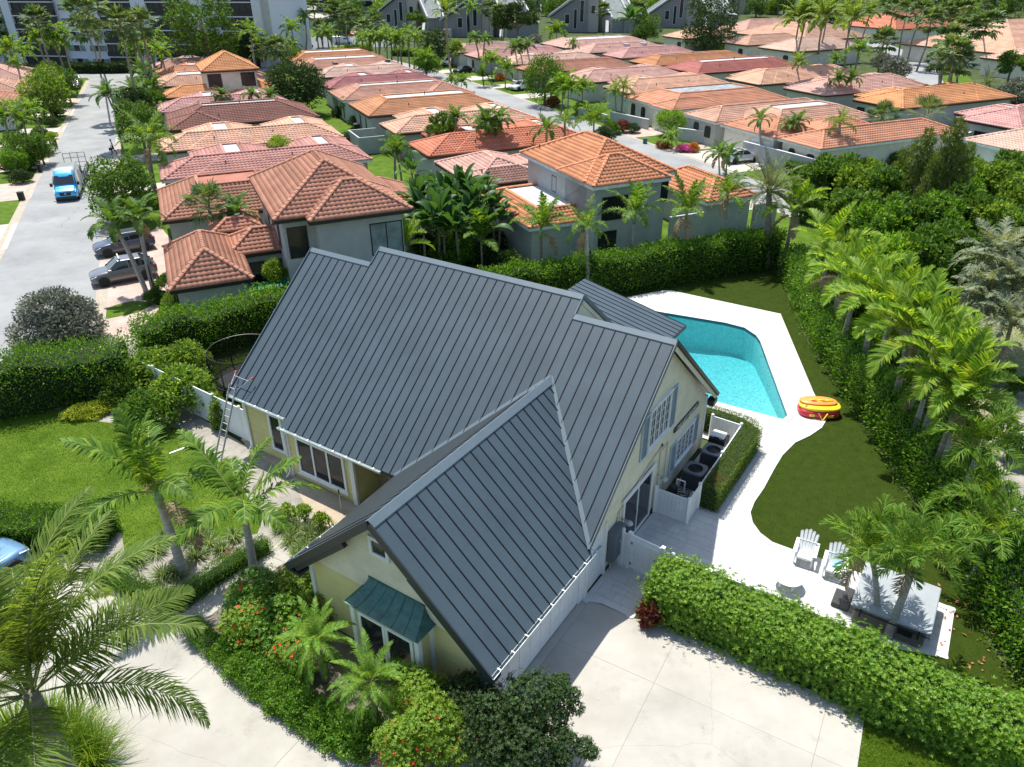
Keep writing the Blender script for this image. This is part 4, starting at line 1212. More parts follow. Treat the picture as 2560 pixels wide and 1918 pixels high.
trim('rake_board', (-8.50, 29.7, zr(29.7, RID_S) - .24), (-8.50, RID_S, zm(RID_S) - .24), .24, .03, 'siding_cream')
trim('rake_board', (-8.50, 18.0, zm(18.0) - .22), (-8.50, RID_S, zm(RID_S) - .22), .20, .03, 'siding_cream')
trim('rake_trim', (-12.66, RID_M, zm(RID_M) - .03), (-12.66, 30.4, zr(30.4, RID_M) - .03), .16, .035, 'ridge_metal')
trim('rake_board', (-12.72, RID_M, zm(RID_M) - .25), (-12.72, 30.3, zr(30.3, RID_M) - .25), .22, .03, 'siding_cream')
for s, a_e in ((-1, -16.66), (1, -8.30)):
 trim('barge_board', (a_e, gn - .02, zg(a_e) - .10), (GA + s * .02, gn - .02, GZ - .10), .26, .05, 'fascia_dark')
 trim('barge_board', (a_e + -s * .35, gn + .12, zg(a_e) + .31 - .36), (GA + s * 1.3, gn + .12, zg(GA + s * 1.3) - .36), .24, .16, 'fascia_dark')
HB().slab([(-16.66, gn, 2.30), (-16.62, gn + .5, 2.30), (-16.1, gn + .5, 2.30), (-16.1, gn, 2.30)], (0, 0, .12)).build('eave_return', M['fascia_dark'], roof_o)
HB().slab([(-8.30, gn, 2.30), (-8.30, gn + .42, 2.30), (-8.8, gn + .42, 2.30), (-8.8, gn, 2.30)], (0, 0, .16)).build('eave_return', M['fascia_dark'], roof_o)
HB().box(-8.78, -8.44, 29.2, 29.7, 2.35, 2.6).build('eave_return', M['fascia_dark'], roof_o)
def gutter(p, q, out, straps):
 p, q, out = Vector(p), Vector(q), Vector(out)
 up = Vector((0, 0, 1))
 g = HB()
 prof = [Vector((0, 0, 0)) * 0, out * .0 - up * .13, out * .09 - up * .13, out * .13 - up * .0]
 pts = [out * 0, -up * .12, out * .085 - up * .12, out * .125 + up * .005]
 n = len(g.v)
 th = .008
 g.slab([p + pts[0], q + pts[0], q + pts[1], p + pts[1]], out * th)
 g.slab([p + pts[1], q + pts[1], q + pts[2], p + pts[2]], up * th)
 g.slab([p + pts[2], q + pts[2], q + pts[3], p + pts[3]], -out * th)
 for e in (p, q):
  g.slab([e + pts[0], e + pts[1], e + pts[2], e + pts[3]], (q - p).normalized() * .006)
 o = g.build('gutter', M['gutter'], house)
 for k in range(straps):
  c = p.lerp(q, (k + .5) / straps); d = (q - p).normalized() * .02
  HB().slab([c - d + up * .012 - out * .12, c + d + up * .012 - out * .12, c + d + up * .012 + out * .12, c - d + up * .012 + out * .12], up * .004).build('gutter_strap', M['white'], o)
 return o
gutter((-27.25, eL, zm(eL) - .03), (-23.45, eL, zm(eL) - .03), (0, -1, 0), 5)
gutter((-23.55, eM, zm(eM) - .03), (-17.6, eM, zm(eM) - .03), (0, -1, 0), 8)
gutter((-8.36, 17.9, zg(-8.36) + .0), (-8.36, gn - .02, zg(-8.36) + .0), (1, 0, 0), 9)
gutter((-16.6, gn, zg(-16.6) - .02), (-16.6, 16.9, zg(-16.6) - .02), (-1, 0, 0), 9)
core = HB()
core.prism([(-26.6, 17.7), (-23.3, 17.7), (-23.3, 17.25), (-19.4, 17.25), (-19.4, 18.6), (-15.9, 18.6), (-15.9, 17.4), (-8.86, 17.4), (-8.86, 29.1), (-26.6, 29.1)], 0, 2.55)
wall_o = core.build('wall', M['siding_yellow'], house)
gc = HB(); gc.prism([(-15.9, 11.85), (-8.9, 11.85), (-8.9, 17.5), (-15.9, 17.5)], 0, 2.2)
gc.build('garage_wall', M['siding_yellow'], wall_o)
def boards(poly, f, h, m, out, th=.016, off=0.0, name='siding_board'):
 """clapboards: poly in wall coordinates (x along, z up); f maps (x, z) to house axes, out the outward normal"""
 z0 = min(p[1] for p in poly); z1 = max(p[1] for p in poly)
 z = z0
 out = Vector(out)
 while z < z1 - .01:
  for m_, lo_, hi_ in m:
   if lo_ <= z + h / 2 < hi_:
    p = clip_cell(poly, -1e3, 1e3, z + .001, min(z + h, z1))
    if len(p) >= 3 and abs(area2(p)) > .004:
     pts = [Vector(f(*q)) for q in p]
     mb = HB()
     n = len(pts)
     k0 = len(mb.v)
     fr = [pt + out * (off + th * (1.35 - (q[1] - z) / h)) for pt, q in zip(pts, p)]
     bk = [pt for pt in pts]
     mb.v += [tuple(a) for a in bk + fr]
     nn = (fr[1] - fr[0]).cross(fr[2] - fr[0])
     order = list(range(n)) if nn.dot(out) > 0 else list(range(n))[::-1]
     mb.f.append(tuple(n + i for i in order))
     for i in range(n):
      j = (i + 1) % n
      mb.f.append((i, j, n + j, n + i) if nn.dot(out) > 0 else (j, i, n + i, n + j))
     mb.build(name, M[m_], wall_o)
  z += h
CR, YE = 'siding_cream', 'siding_yellow'
def strips(x0, x1, z0, z1, holes):
 """rectangle minus holes as non overlapping rectangles (holes: x0,x1,z0,z1)"""
 xs = sorted({x0, x1, *[h[0] for h in holes], *[h[1] for h in holes]})
 xs = [x for x in xs if x0 <= x <= x1]
 out = []
 for a, b in zip(xs, xs[1:]):
  zc = [(z0, z1)]
  for h in holes:
   if h[0] < b - 1e-4 and h[1] > a + 1e-4:
    nz = []
    for (u, v) in zc:
     if h[2] > u: nz.append((u, min(v, h[2])))
     if h[3] < v: nz.append((max(u, h[3]), v))
    zc = [q for q in nz if q[1] - q[0] > .01]
  out += [(a, b, u, v) for u, v in zc]
 return out
fg = lambda x, z: (x, 11.80, z)
boards([(-15.9, .1), (-8.85, .1), (-8.85, 2.85), (-12.5, 6.05), (-15.9, 2.95)], fg, .15, [(YE, 0, 2.93), (CR, 2.93, 9)], (0, -1, 0))
fr_ = lambda x, z: (-8.80, x, z)
gp = [(17.7, .1), (29.15, .1), (29.15, 2.9), (RID_S, zm(RID_S) - .25), (17.7, zm(17.7) - .25)]
boards([(19.2, .1), *gp[1:4], (19.2, zm(19.2) - .25)], fr_, .15, [(CR, 0, 20)], (1, 0, 0))
boards([(17.7, 2.3), (19.2, 2.3), (19.2, zm(19.2) - .25), (17.7, zm(17.7) - .25)], fr_, .15, [(CR, 0, 20)], (1, 0, 0))
HB().slab([(-8.83, *gp[0]), (-8.83, *gp[1]), (-8.83, *gp[2]), (-8.83, *gp[3]), (-8.83, *gp[4])], (-.06, 0, 0)).build('gable_wall', M[CR], wall_o)
HB().slab([(-15.9, 11.86, .0), (-8.9, 11.86, 0), (-8.9, 11.86, 2.8), (-12.5, 11.86, 6.05), (-15.9, 11.86, 2.95)], (0, .06, 0)).build('gable_wall', M[CR], wall_o)
HB().slab([(-12.74, 22.9, 7.3), (-12.74, RID_M, zm(RID_M) - .2), (-12.74, 30.2, zr(30.2, RID_M) - .2), (-12.74, 28.5, 2.6), (-12.74, 23.4, 6.5)], (-.06, 0, 0)).build('gable_wall', M[CR], wall_o)
ff = lambda B: (lambda x, z: (x, B, z))
for (a, b, u, v) in strips(-26.6, -23.3, .12, 2.75, [(-25.0, -24.1, .55, 2.55)]):
 boards([(a, u), (b, u), (b, v), (a, v)], ff(17.68), .15, [(YE, 0, 9)], (0, -1, 0))
for (a, b, u, v) in strips(-23.3, -19.42, .12, 2.45, [(-22.75, -19.85, .42, 2.3)]):
 boards([(a, u), (b, u), (b, v), (a, v)], ff(17.23), .15, [(YE, 0, 9)], (0, -1, 0))
boards([(17.25, .12), (18.6, .12), (18.6, 2.5), (17.25, 2.5)], lambda x, z: (-19.38, x, z), .15, [(YE, 0, 9)], (1, 0, 0))
HB().slab([(-26.65, 17.7, 0), (-26.65, 29.1, 0), (-26.65, 29.1, zr(29.1, RID_S) - .2), (-26.65, RID_S, zm(RID_S) - .2), (-26.65, 17.7, zm(17.7) - .2)], (.06, 0, 0)).build('gable_wall', M[YE], wall_o)
HB().prism([(-18.5, 29.0), (-13.0, 29.0), (-13.0, 35.6), (-18.5, 35.6)], 0, 2.45).build('rear_wing_wall', M[CR], wall_o)
pb = HB(); pb.box(-19.35, -16.5, 18.58, 18.72, 0, 2.5); pb_o = pb.build('porch_wall', M['mortar'], house)
rngb = np.random.default_rng(5)
zb = .04
row = 0
while zb < 2.45:
 x = -19.33 + (row % 2) * .11
 while x < -17.6:
  x1 = min(x + .205, -17.58)
  HB().box(x, x1, 18.565 + float(rngb.uniform(-.004, .004)), 18.60, zb, zb + .066).build('brick', M['brick'], pb_o)
  x += .22
 zb += .078; row += 1
HB().box(-17.5, -16.55, 18.55, 18.62, .05, 2.3).build('front_door', M['white'], pb_o)
HB().box(-17.25, -16.9, 18.535, 18.56, .6, 2.1).build('side_light', M['glass'], pb_o)
ln = HB(); ln.box(-18.95, -18.75, 18.3, 18.5, 1.75, 1.78); ln.box(-18.95, -18.75, 18.3, 18.5, 2.02, 2.05)
for sx in (-18.94, -18.76):
 for sy in (18.31, 18.49): ln.beam((sx, sy, 1.76), (sx, sy, 2.04), .015, .015)
ln.tube([(-18.85, 18.4, 2.05), (-18.85, 18.4, 2.2), (-18.85, 18.58, 2.22)], .012, 5)
lo_ = ln.build('lantern', M['black'], house)
HB().box(-18.92, -18.78, 18.33, 18.47, 1.79, 2.01).build('lantern_glass', M['glass_frost'], lo_)
def vboard(x, y, w, d, z0, z1, m='white', name='corner_board'):
 HB().box(x - w / 2, x + w / 2, y - d / 2, y + d / 2, z0, z1).build(name, M[m], house)
vboard(-26.58, 17.66, .16, .16, 0, 2.75); vboard(-23.3, 17.22, .14, .14, 0, 2.5); vboard(-19.42, 17.2, .24, .12, 0, 2.5)
vboard(-15.9, 11.78, .16, .12, 0, 2.8); vboard(-8.86, 11.8, .18, .14, 0, 2.3); vboard(-8.80, 29.12, .14, .14, 0, 2.9)
for x, y, zt in ((-26.5, 17.5, 2.8), (-23.35, 17.0, 2.5)):
 HB().tube([(x, y, zt), (x, y + .1, zt - .25), (x, y + .1, .25), (x, y - .15, .06)], .045, 6).build('downpipe', M['white'], house, smooth=True)
HB().tube([(-8.74, 17.95, 2.4), (-8.72, 17.85, 2.2), (-8.72, 17.85, .1)], .035, 6).build('downpipe', M['white'], house, smooth=True)
dr = HB(); dr.box(-8.90, -8.83, 12.15, 17.35, .02, 2.28)
dr_o = dr.build('garage_door', M['white'], house)
for i in range(4):
 for k in range(8):
  y0 = 12.25 + k * .635
  HB().box(-8.84, -8.815, y0 + .03, y0 + .60, .06 + i * .555, .06 + i * .555 + .535).build('door_panel', M['white'], dr_o)
HB().box(-8.88, -8.80, 11.9, 12.15, 0, 2.35).build('door_jamb', M['siding_cream'], house)
HB().box(-8.90, -8.78, 17.35, 17.72, 0, 2.45).build('door_jamb', M['white'], house)
HB().box(-8.86, -8.72, 17.72, 17.9, 0, 2.5).build('corner_board', M['white'], house)
HB().box(-8.80, -8.52, 11.9, 17.4, -.0, .03).build('threshold', M['concrete'], house)
sd = HB(); sd.box(-8.86, -8.80, 17.95, 19.15, .05, 2.35); sd_o = sd.build('side_door', M['white'], house)
for i in range(5): HB().box(-8.80, -8.785, 17.98 + i * .23, 17.98 + i * .23 + .2, .1, 2.3).build('door_plank', M['white'], sd_o)
HB().box(-8.84, -8.70, 19.15, 19.27, 0, 2.5).build('corner_board', M['white'], house)
cab = HB(); cab.box(-8.80, -8.45, 19.32, 20.25, .55, 1.85); cab_o = cab.build('meter_cabinet', M['fascia_dark'] if False else mat('grey_steel_box', (.10, .125, .14), rough=.45), house, bevel=.015)
HB().tube([(-8.45, 19.8, 1.35), (-8.40, 19.8, 1.35)], .09, 12).build('meter', M['glass_frost'], cab_o)
HB().box(-8.455, -8.44, 19.36, 19.78, .6, 1.8).build('cabinet_door', mat('grey_steel_door', (.115, .14, .155), rough=.45), cab_o)
cd = HB()
cd.tube([(-8.62, 19.5, .55), (-8.62, 19.5, .05)], .03, 6); cd.tube([(-8.62, 19.7, .55), (-8.6, 19.75, .05)], .025, 6)
cd.tube([(-8.62, 20.0, .55), (-8.6, 20.0, .25), (-8.5, 19.9, .05)], .02, 6)
cd.build('cable_conduit', mat('conduit', (.45, .44, .4), rough=.6), house)
cd = HB()
cd.tube([(-8.74, 20.1, 2.2), (-8.74, 23.3, 2.95), (-8.74, 23.9, 3.05)], .022, 6); cd.tube([(-8.74, 20.3, 1.9), (-8.74, 20.3, 2.25), (-8.74, 23.4, 3.0)], .018, 6)
cd.tube([(-8.74, 23.9, 3.1), (-8.74, 23.9, .4)], .025, 6); cd.tube([(-8.74, 24.1, 2.8), (-8.74, 24.6, 2.95), (-8.74, 24.6, .5)], .02, 6)
cd.tube([(-8.74, 20.15, 1.2), (-8.74, 20.15, 2.1)], .03, 6)
cd.build('wall_conduit', mat('painted_conduit', (.55, .50, .36), rough=.6), house)
for b in (20.55, 23.85):
 l = HB(); l.tube([(-8.78, b, 1.72), (-8.5, b, 1.74)], .02, 6); l.lathe([(.17, 0), (.15, .05), (.05, .09), (.02, .12)], 14, (-8.45, b, 1.62))
 l.build('wall_lamp', mat('grey_lamp%d' % int(b), (.42, .44, .44), rough=.4, metal=.4), house, smooth=False)
v = HB(); v.slab([(-8.775, 24.05 - .1, 3.05), (-8.775, 24.05, 3.15), (-8.775, 24.05 + .1, 3.05), (-8.775, 24.05, 2.95)], (.03, 0, 0)); v.build('diamond_vent', M['black'], house)
def window(name, place, w, h, cols, rows, frame=.09, muntin=.035, glass='glass', fm='white', sill=True, parent=None, depth=.07, label=None):
 """place(x, z, d): wall coordinates to house axes with d standing out of the wall"""
 parent = parent or house
 def bar(x0, x1, z0, z1, d0, d1, mb):
  mb.slab([place(x0, z0, d0), place(x1, z0, d0), place(x1, z1, d0), place(x0, z1, d0)], Vector(place(0, 0, d1)) - Vector(place(0, 0, d0)))
 fr = HB()
 bar(0, w, 0, frame, 0, depth, fr); bar(0, w, h - frame, h, 0, depth, fr); bar(0, frame, frame, h - frame, 0, depth, fr); bar(w - frame, w, frame, h - frame, 0, depth, fr)
 fo = fr.build(name, M[fm], parent)
 if label: fo['label'] = label
 iw, ih = w - 2 * frame, h - 2 * frame
 for i in range(cols):
  g = HB(); x0 = frame + iw * i / cols; x1 = frame + iw * (i + 1) / cols
  bar(x0 + .01, x1 - .01, frame, h - frame, 0.005, .025, g)
  g.build('pane', M[glass], fo)
 for i in range(1, cols):
  mb = HB(); x = frame + iw * i / cols
  bar(x - muntin, x + muntin, frame, h - frame, 0.0, depth * .85, mb); mb.build('mullion', M[fm], fo)
 for i in range(cols):
  if rows > 1:
   x0 = frame + iw * i / cols; x1 = frame + iw * (i + 1) / cols
   mb = HB()
   for r in range(1, rows): bar(x0 + muntin, x1 - muntin, frame + ih * r / rows - .012, frame + ih * r / rows + .012, .02, .04, mb)
   xm = (x0 + x1) / 2; bar(xm - .011, xm + .011, frame, h - frame, .018, .042, mb)
   mb.build('muntin', M[fm], fo)
 if sill:
  mb = HB(); bar(-.06, w + .06, -.06, 0, 0, depth + .05, mb); mb.build('sill', M[fm], fo)
  mb = HB(); bar(-.05, w + .05, h, h + .07, 0, depth + .04, mb); mb.build('head_trim', M[fm], fo)
 return fo
def shutter(place, w, h):
 def bar(x0, x1, z0, z1, d0, d1, mb):
  mb.slab([place(x0, z0, d0), place(x1, z0, d0), place(x1, z1, d0), place(x0, z1, d0)], Vector(place(0, 0, d1)) - Vector(place(0, 0, d0)))
 fr = HB(); f = .06
 bar(0, w, 0, f, .02, .06, fr); bar(0, w, h - f, h, .02, .06, fr); bar(0, f, f, h - f, .02, .06, fr); bar(w - f, w, f, h - f, .02, .06, fr)
 o = fr.build('shutter', M['shutter'], house)
 n = int((h - 2 * f) / .055)
 for i in range(n):
  z = f + (h - 2 * f) * i / n
  mb = HB(); mb.slab([place(f, z, .022), place(w - f, z, .022), place(w - f, z + .042, .05), place(f, z + .042, .05)], Vector(place(0, 0, .008)) - Vector(place(0, 0, 0)))
  mb.build('louvre', M['shutter'], o)
right = lambda b0, z0: (lambda x, z, d: (-8.78 + d, b0 + x, z0 + z))
window('gable_window', right(22.45, 3.72), 1.95, 1.75, 4, 4)
shutter(right(24.46, 3.55), .62, 1.9); shutter(right(21.78, 3.55), .62, 1.9)
window('gable_window', right(25.75, 1.05), 1.95, 1.3, 4, 4)
shutter(right(27.74, .92), .58, 1.45); shutter(right(25.12, .92), .58, 1.45)
sl = window('sliding_door', right(20.6, .03), 2.7, 2.45, 2, 1, frame=.12, muntin=.03, sill=False)
HB().box(-8.72, -8.66, 20.48, 23.45, 2.48, 2.62).build('head_trim', M['white'], sl)
HB().box(-8.71, -8.68, 21.85, 21.9, 1.0, 1.3).build('handle', M['white'], sl)
front = lambda a0, b0, z0: (lambda x, z, d: (a0 + x, b0 - d, z0 + z))
window('front_window', front(-25.0, 17.66, .55), .9, 2.0, 1, 1, frame=.13, sill=False)
bw = window('bay_window', front(-22.75, 17.21, .42), 2.9, 1.88, 3, 1, frame=.12, muntin=.05, sill=True)
window('peak_window', front(-12.98, 11.78, 4.62), .78, .72, 1, 1, frame=.12, sill=False)
by = HB(); by.box(-13.32, -10.82, 11.12, 11.8, .35, 2.98); by_o = by.build('bay', M['siding_yellow'], house)
for x in (-13.36, -10.78): HB().box(x - .08, x + .08, 11.04, 11.2, .3, 2.98).build('corner_board', M['white'], by_o)
HB().box(-13.42, -10.72, 11.03, 11.14, 2.86, 2.98).build('frieze', M['white'], by_o)
for x in (-13.36, -10.78): HB().box(x - .05, x + .05, 11.68, 11.79, .3, 2.98).build('corner_board', M['white'], by_o)
for i in range(2):
 wp = front(-13.14 + i * 1.10, 11.11, .75)
 window('bay_window', wp, 1.08, 1.95, 1, 1, frame=.1, sill=False, depth=.05)
prof = [(0, .52), (.14, .36), (.34, .20), (.60, .07), (.88, 0)]
cx0, cx1 = -13.18, -11.0
aw = HB(); aw.box(-13.55, -10.6, 10.92, 11.78, 2.985, 3.01); aw_o = aw.build('awning', M['copper'], house)
ex = .33
def aw_pt(x, k):
 d, z = prof[k]
 return (x, 11.79 - d, 3.01 + z)
nb = 6
for i in range(nb):
 pts = []
 mb = HB()
 for k in range(len(prof) - 1):
  def xx(t, k): return (cx0 - ex * prof[k][0] / .88) + ((cx1 + ex * prof[k][0] / .88) - (cx0 - ex * prof[k][0] / .88)) * t
  t0, t1 = i / nb + .004, (i + 1) / nb - .004
  q = [aw_pt(xx(t0, k), k), aw_pt(xx(t1, k), k), aw_pt(xx(t1, k + 1), k + 1), aw_pt(xx(t0, k + 1), k + 1)]
  mb.slab(q, (0, 0, .012))
 mb.build('copper_panel', M['copper'], aw_o)
 if i:
  HB().tube([Vector(aw_pt(xx(i / nb, k), k)) + Vector((0, 0, .02)) for k in range(len(prof))], .014, 5).build('copper_rib', M['copper'], aw_o)
for s, c in ((-1, cx0), (1, cx1)):
 mb = HB()
 for k in range(len(prof) - 1):
  q = [(c + s * ex * prof[k][0] / .88, 11.79 - prof[k][0], 3.01 + prof[k][1]), (c + s * ex * prof[k + 1][0] / .88, 11.79 - prof[k + 1][0], 3.01 + prof[k + 1][1]),
   (c + s * ex * (1 if k else 1), 11.79, 3.01 + prof[k + 1][1] * .0 + .0), ]
 for k in range(len(prof) - 1):
  a = Vector((c + s * ex * prof[k][0] / .88, 11.79 - prof[k][0], 3.01 + prof[k][1])); b = Vector((c + s * ex * prof[k + 1][0] / .88, 11.79 - prof[k + 1][0], 3.01 + prof[k + 1][1]))
  a2 = Vector((a.x + s * .001, 11.79, a.z)); b2 = Vector((b.x + s * .001, 11.79, b.z))
  a2.x, b2.x = c + s * ex * prof[k][0] / .88, c + s * ex * prof[k + 1][0] / .88
  mb.slab([a, b, b2, a2], (0, 0, .012))
 mb.build('copper_cheek', M['copper'], aw_o)
HB().beam((cx0 - .03, 11.77, 3.55), (cx1 + .03, 11.77, 3.55), .05, .05).build('copper_cap', M['copper'], aw_o)
sg = HB(); n = 14
zc, r = 3.08, .12
pts = [(25.32 + r * math.cos(math.pi / 2 + math.pi * i / n), zc + r * math.sin(math.pi / 2 + math.pi * i / n)) for i in range(n + 1)]
pts += [(27.86 + r * math.cos(-math.pi / 2 + math.pi * i / n), zc + r * math.sin(-math.pi / 2 + math.pi * i / n)) for i in range(n + 1)]
sg.slab([(-8.765, b, z) for b, z in pts], (.035, 0, 0))
sg_o = sg.build('name_board', mat('charcoal_board', (.03, .035, .045), rough=.5), house)
cu = bpy.data.curves.new('lettering', 'FONT'); cu.body = 'THE LAST RESORT'; cu.size = .245; cu.extrude = .004; cu.align_x = 'CENTER'; cu.align_y = 'CENTER'; cu.space_character = 1.12
tmp = bpy.data.objects.new('lettering_curve', cu); COL.objects.link(tmp)
dg = bpy.context.evaluated_depsgraph_get()
me = bpy.data.meshes.new_from_object(tmp.evaluated_get(dg)); me.name = 'lettering'
bpy.data.objects.remove(tmp)
me.materials.clear(); me.materials.append(M['white'])
lt = add_mesh('lettering', me, sg_o, (-8.722 - HO[0], 26.59 - HO[1], zc - HO[2]), (math.pi / 2, 0, math.pi / 2))
# ---------------------------------------------------------------- tiled houses
CAMV = np.array([0, 0, CAM_H])
PROF = {2: (np.array([0, .25, .5, .75]), np.array([0, .55, 1, .55])), 1: (np.array([0, .33, .66]), np.array([0, 1, .8])), 0: (np.array([0, .5]), np.array([0, 1.]))}
def poly_range(poly, y):
 xs = []
 n = len(poly)
 for i in range(n):
  (x0, y0), (x1, y1) = poly[i], poly[(i + 1) % n]
  if abs(y1 - y0) < 1e-9:
   if abs(y - y0) < 1e-6: xs += [x0, x1]
   continue
  t = (y - y0) / (y1 - y0)
  if -1e-6 <= t <= 1 + 1e-6: xs.append(x0 + (x1 - x0) * t)
 return (min(xs), max(xs)) if xs else None
def tile_slope(P0, e, up, nrm, poly, pw, cl, lod, amp, lip, taken=None):
 """wavy courses over a planar convex polygon (x along the eave e, y up the slope); taken: set of (course, tile) built singly"""
 fx, fh = PROF[lod]
 ymax = max(p[1] for p in poly)
 V, F = [], []
 nv = 0
 k = 0
 while k * cl < ymax - .03:
  yb, yt = k * cl, min((k + 1) * cl, ymax)
  rb, rt = poly_range(poly, yb), poly_range(poly, yt - 1e-6)
  if rb is None or rt is None: break
  i0, i1 = math.floor(min(rb[0], rt[0]) / pw), math.ceil(max(rb[1], rt[1]) / pw)
  runs = []
  cur = []
  for i in range(i0, i1):
   if taken is not None and (k, i) in taken:
    if cur: runs.append(cur)
    cur = []
   else: cur.append(i)
  if cur: runs.append(cur)
  for run in runs:
   g = (np.arange(run[0], run[-1] + 1)[:, None] + fx[None]).ravel() * pw
   g = np.r_[g, (run[-1] + 1) * pw]
   hh = np.r_[np.tile(fh, len(run)), 0.0] * amp
   xb, xt = np.clip(g, *rb), np.clip(g, *rt)
   m = len(g)
   A = P0 + np.outer(xb, e) + yb * up + np.outer(hh + lip, nrm)
   B = P0 + np.outer(xt, e) + (yt + .02) * up + np.outer(hh + .004, nrm)
   C = P0 + np.outer(xb, e) + yb * up + np.outer(np.full(m, -.01), nrm)
   V += [A, B, C]
   a = nv + np.arange(m - 1)
   F.append(np.stack([a, a + 1, a + 1 + m, a + m], 1))
   F.append(np.stack([a + 2 * m, a + 2 * m + 1, a + 1, a], 1))
   nv += 3 * m
  k += 1
 if not V: return np.zeros((0, 3)), np.zeros((0, 4), int)
 return np.concatenate(V), np.concatenate(F)
_TM = {}
def one_tile(pw, cl, amp, lip, m):
 key = (pw, cl, amp, lip, m.name)
 if key not in _TM:
  fx, fh = np.r_[PROF[2][0], 1.0] * pw, np.r_[PROF[2][1], 0.0] * amp
  n = 5
  A = np.stack([fx, np.zeros(n), fh + lip], 1); B = np.stack([fx, np.full(n, cl + .02), fh + .004], 1); C = np.stack([fx, np.zeros(n), np.full(n, -.01)], 1)
  a = np.arange(n - 1)
  F = np.concatenate([np.stack([a, a + 1, a + 1 + n, a + n], 1), np.stack([a + 2 * n, a + 2 * n + 1, a + 1, a], 1)])
  _TM[key] = np_mesh('roof_tile', np.concatenate([A, B, C]), F, m)
 return _TM[key]
_RT = {}
def ridge_tile_mesh(L, r, m):
 key = (L, r, m.name)
 if key not in _RT:
  mb = MB(); n = 6
  for x, rr, dz in ((0, r * 1.12, .015), (L * 1.12, r * .92, 0)):
   for k in range(n + 1):
    a = math.pi * k / n
    mb.v.append((x, rr * math.cos(a), rr * math.sin(a) * .85 + dz))
  for k in range(n): mb.f.append((k, k + 1, n + 2 + k, n + 1 + k))
  mb.f.append(tuple(range(n + 1))[::-1])
  _RT[key] = mb.mesh('ridge_tile', m, smooth=False)
 return _RT[key]
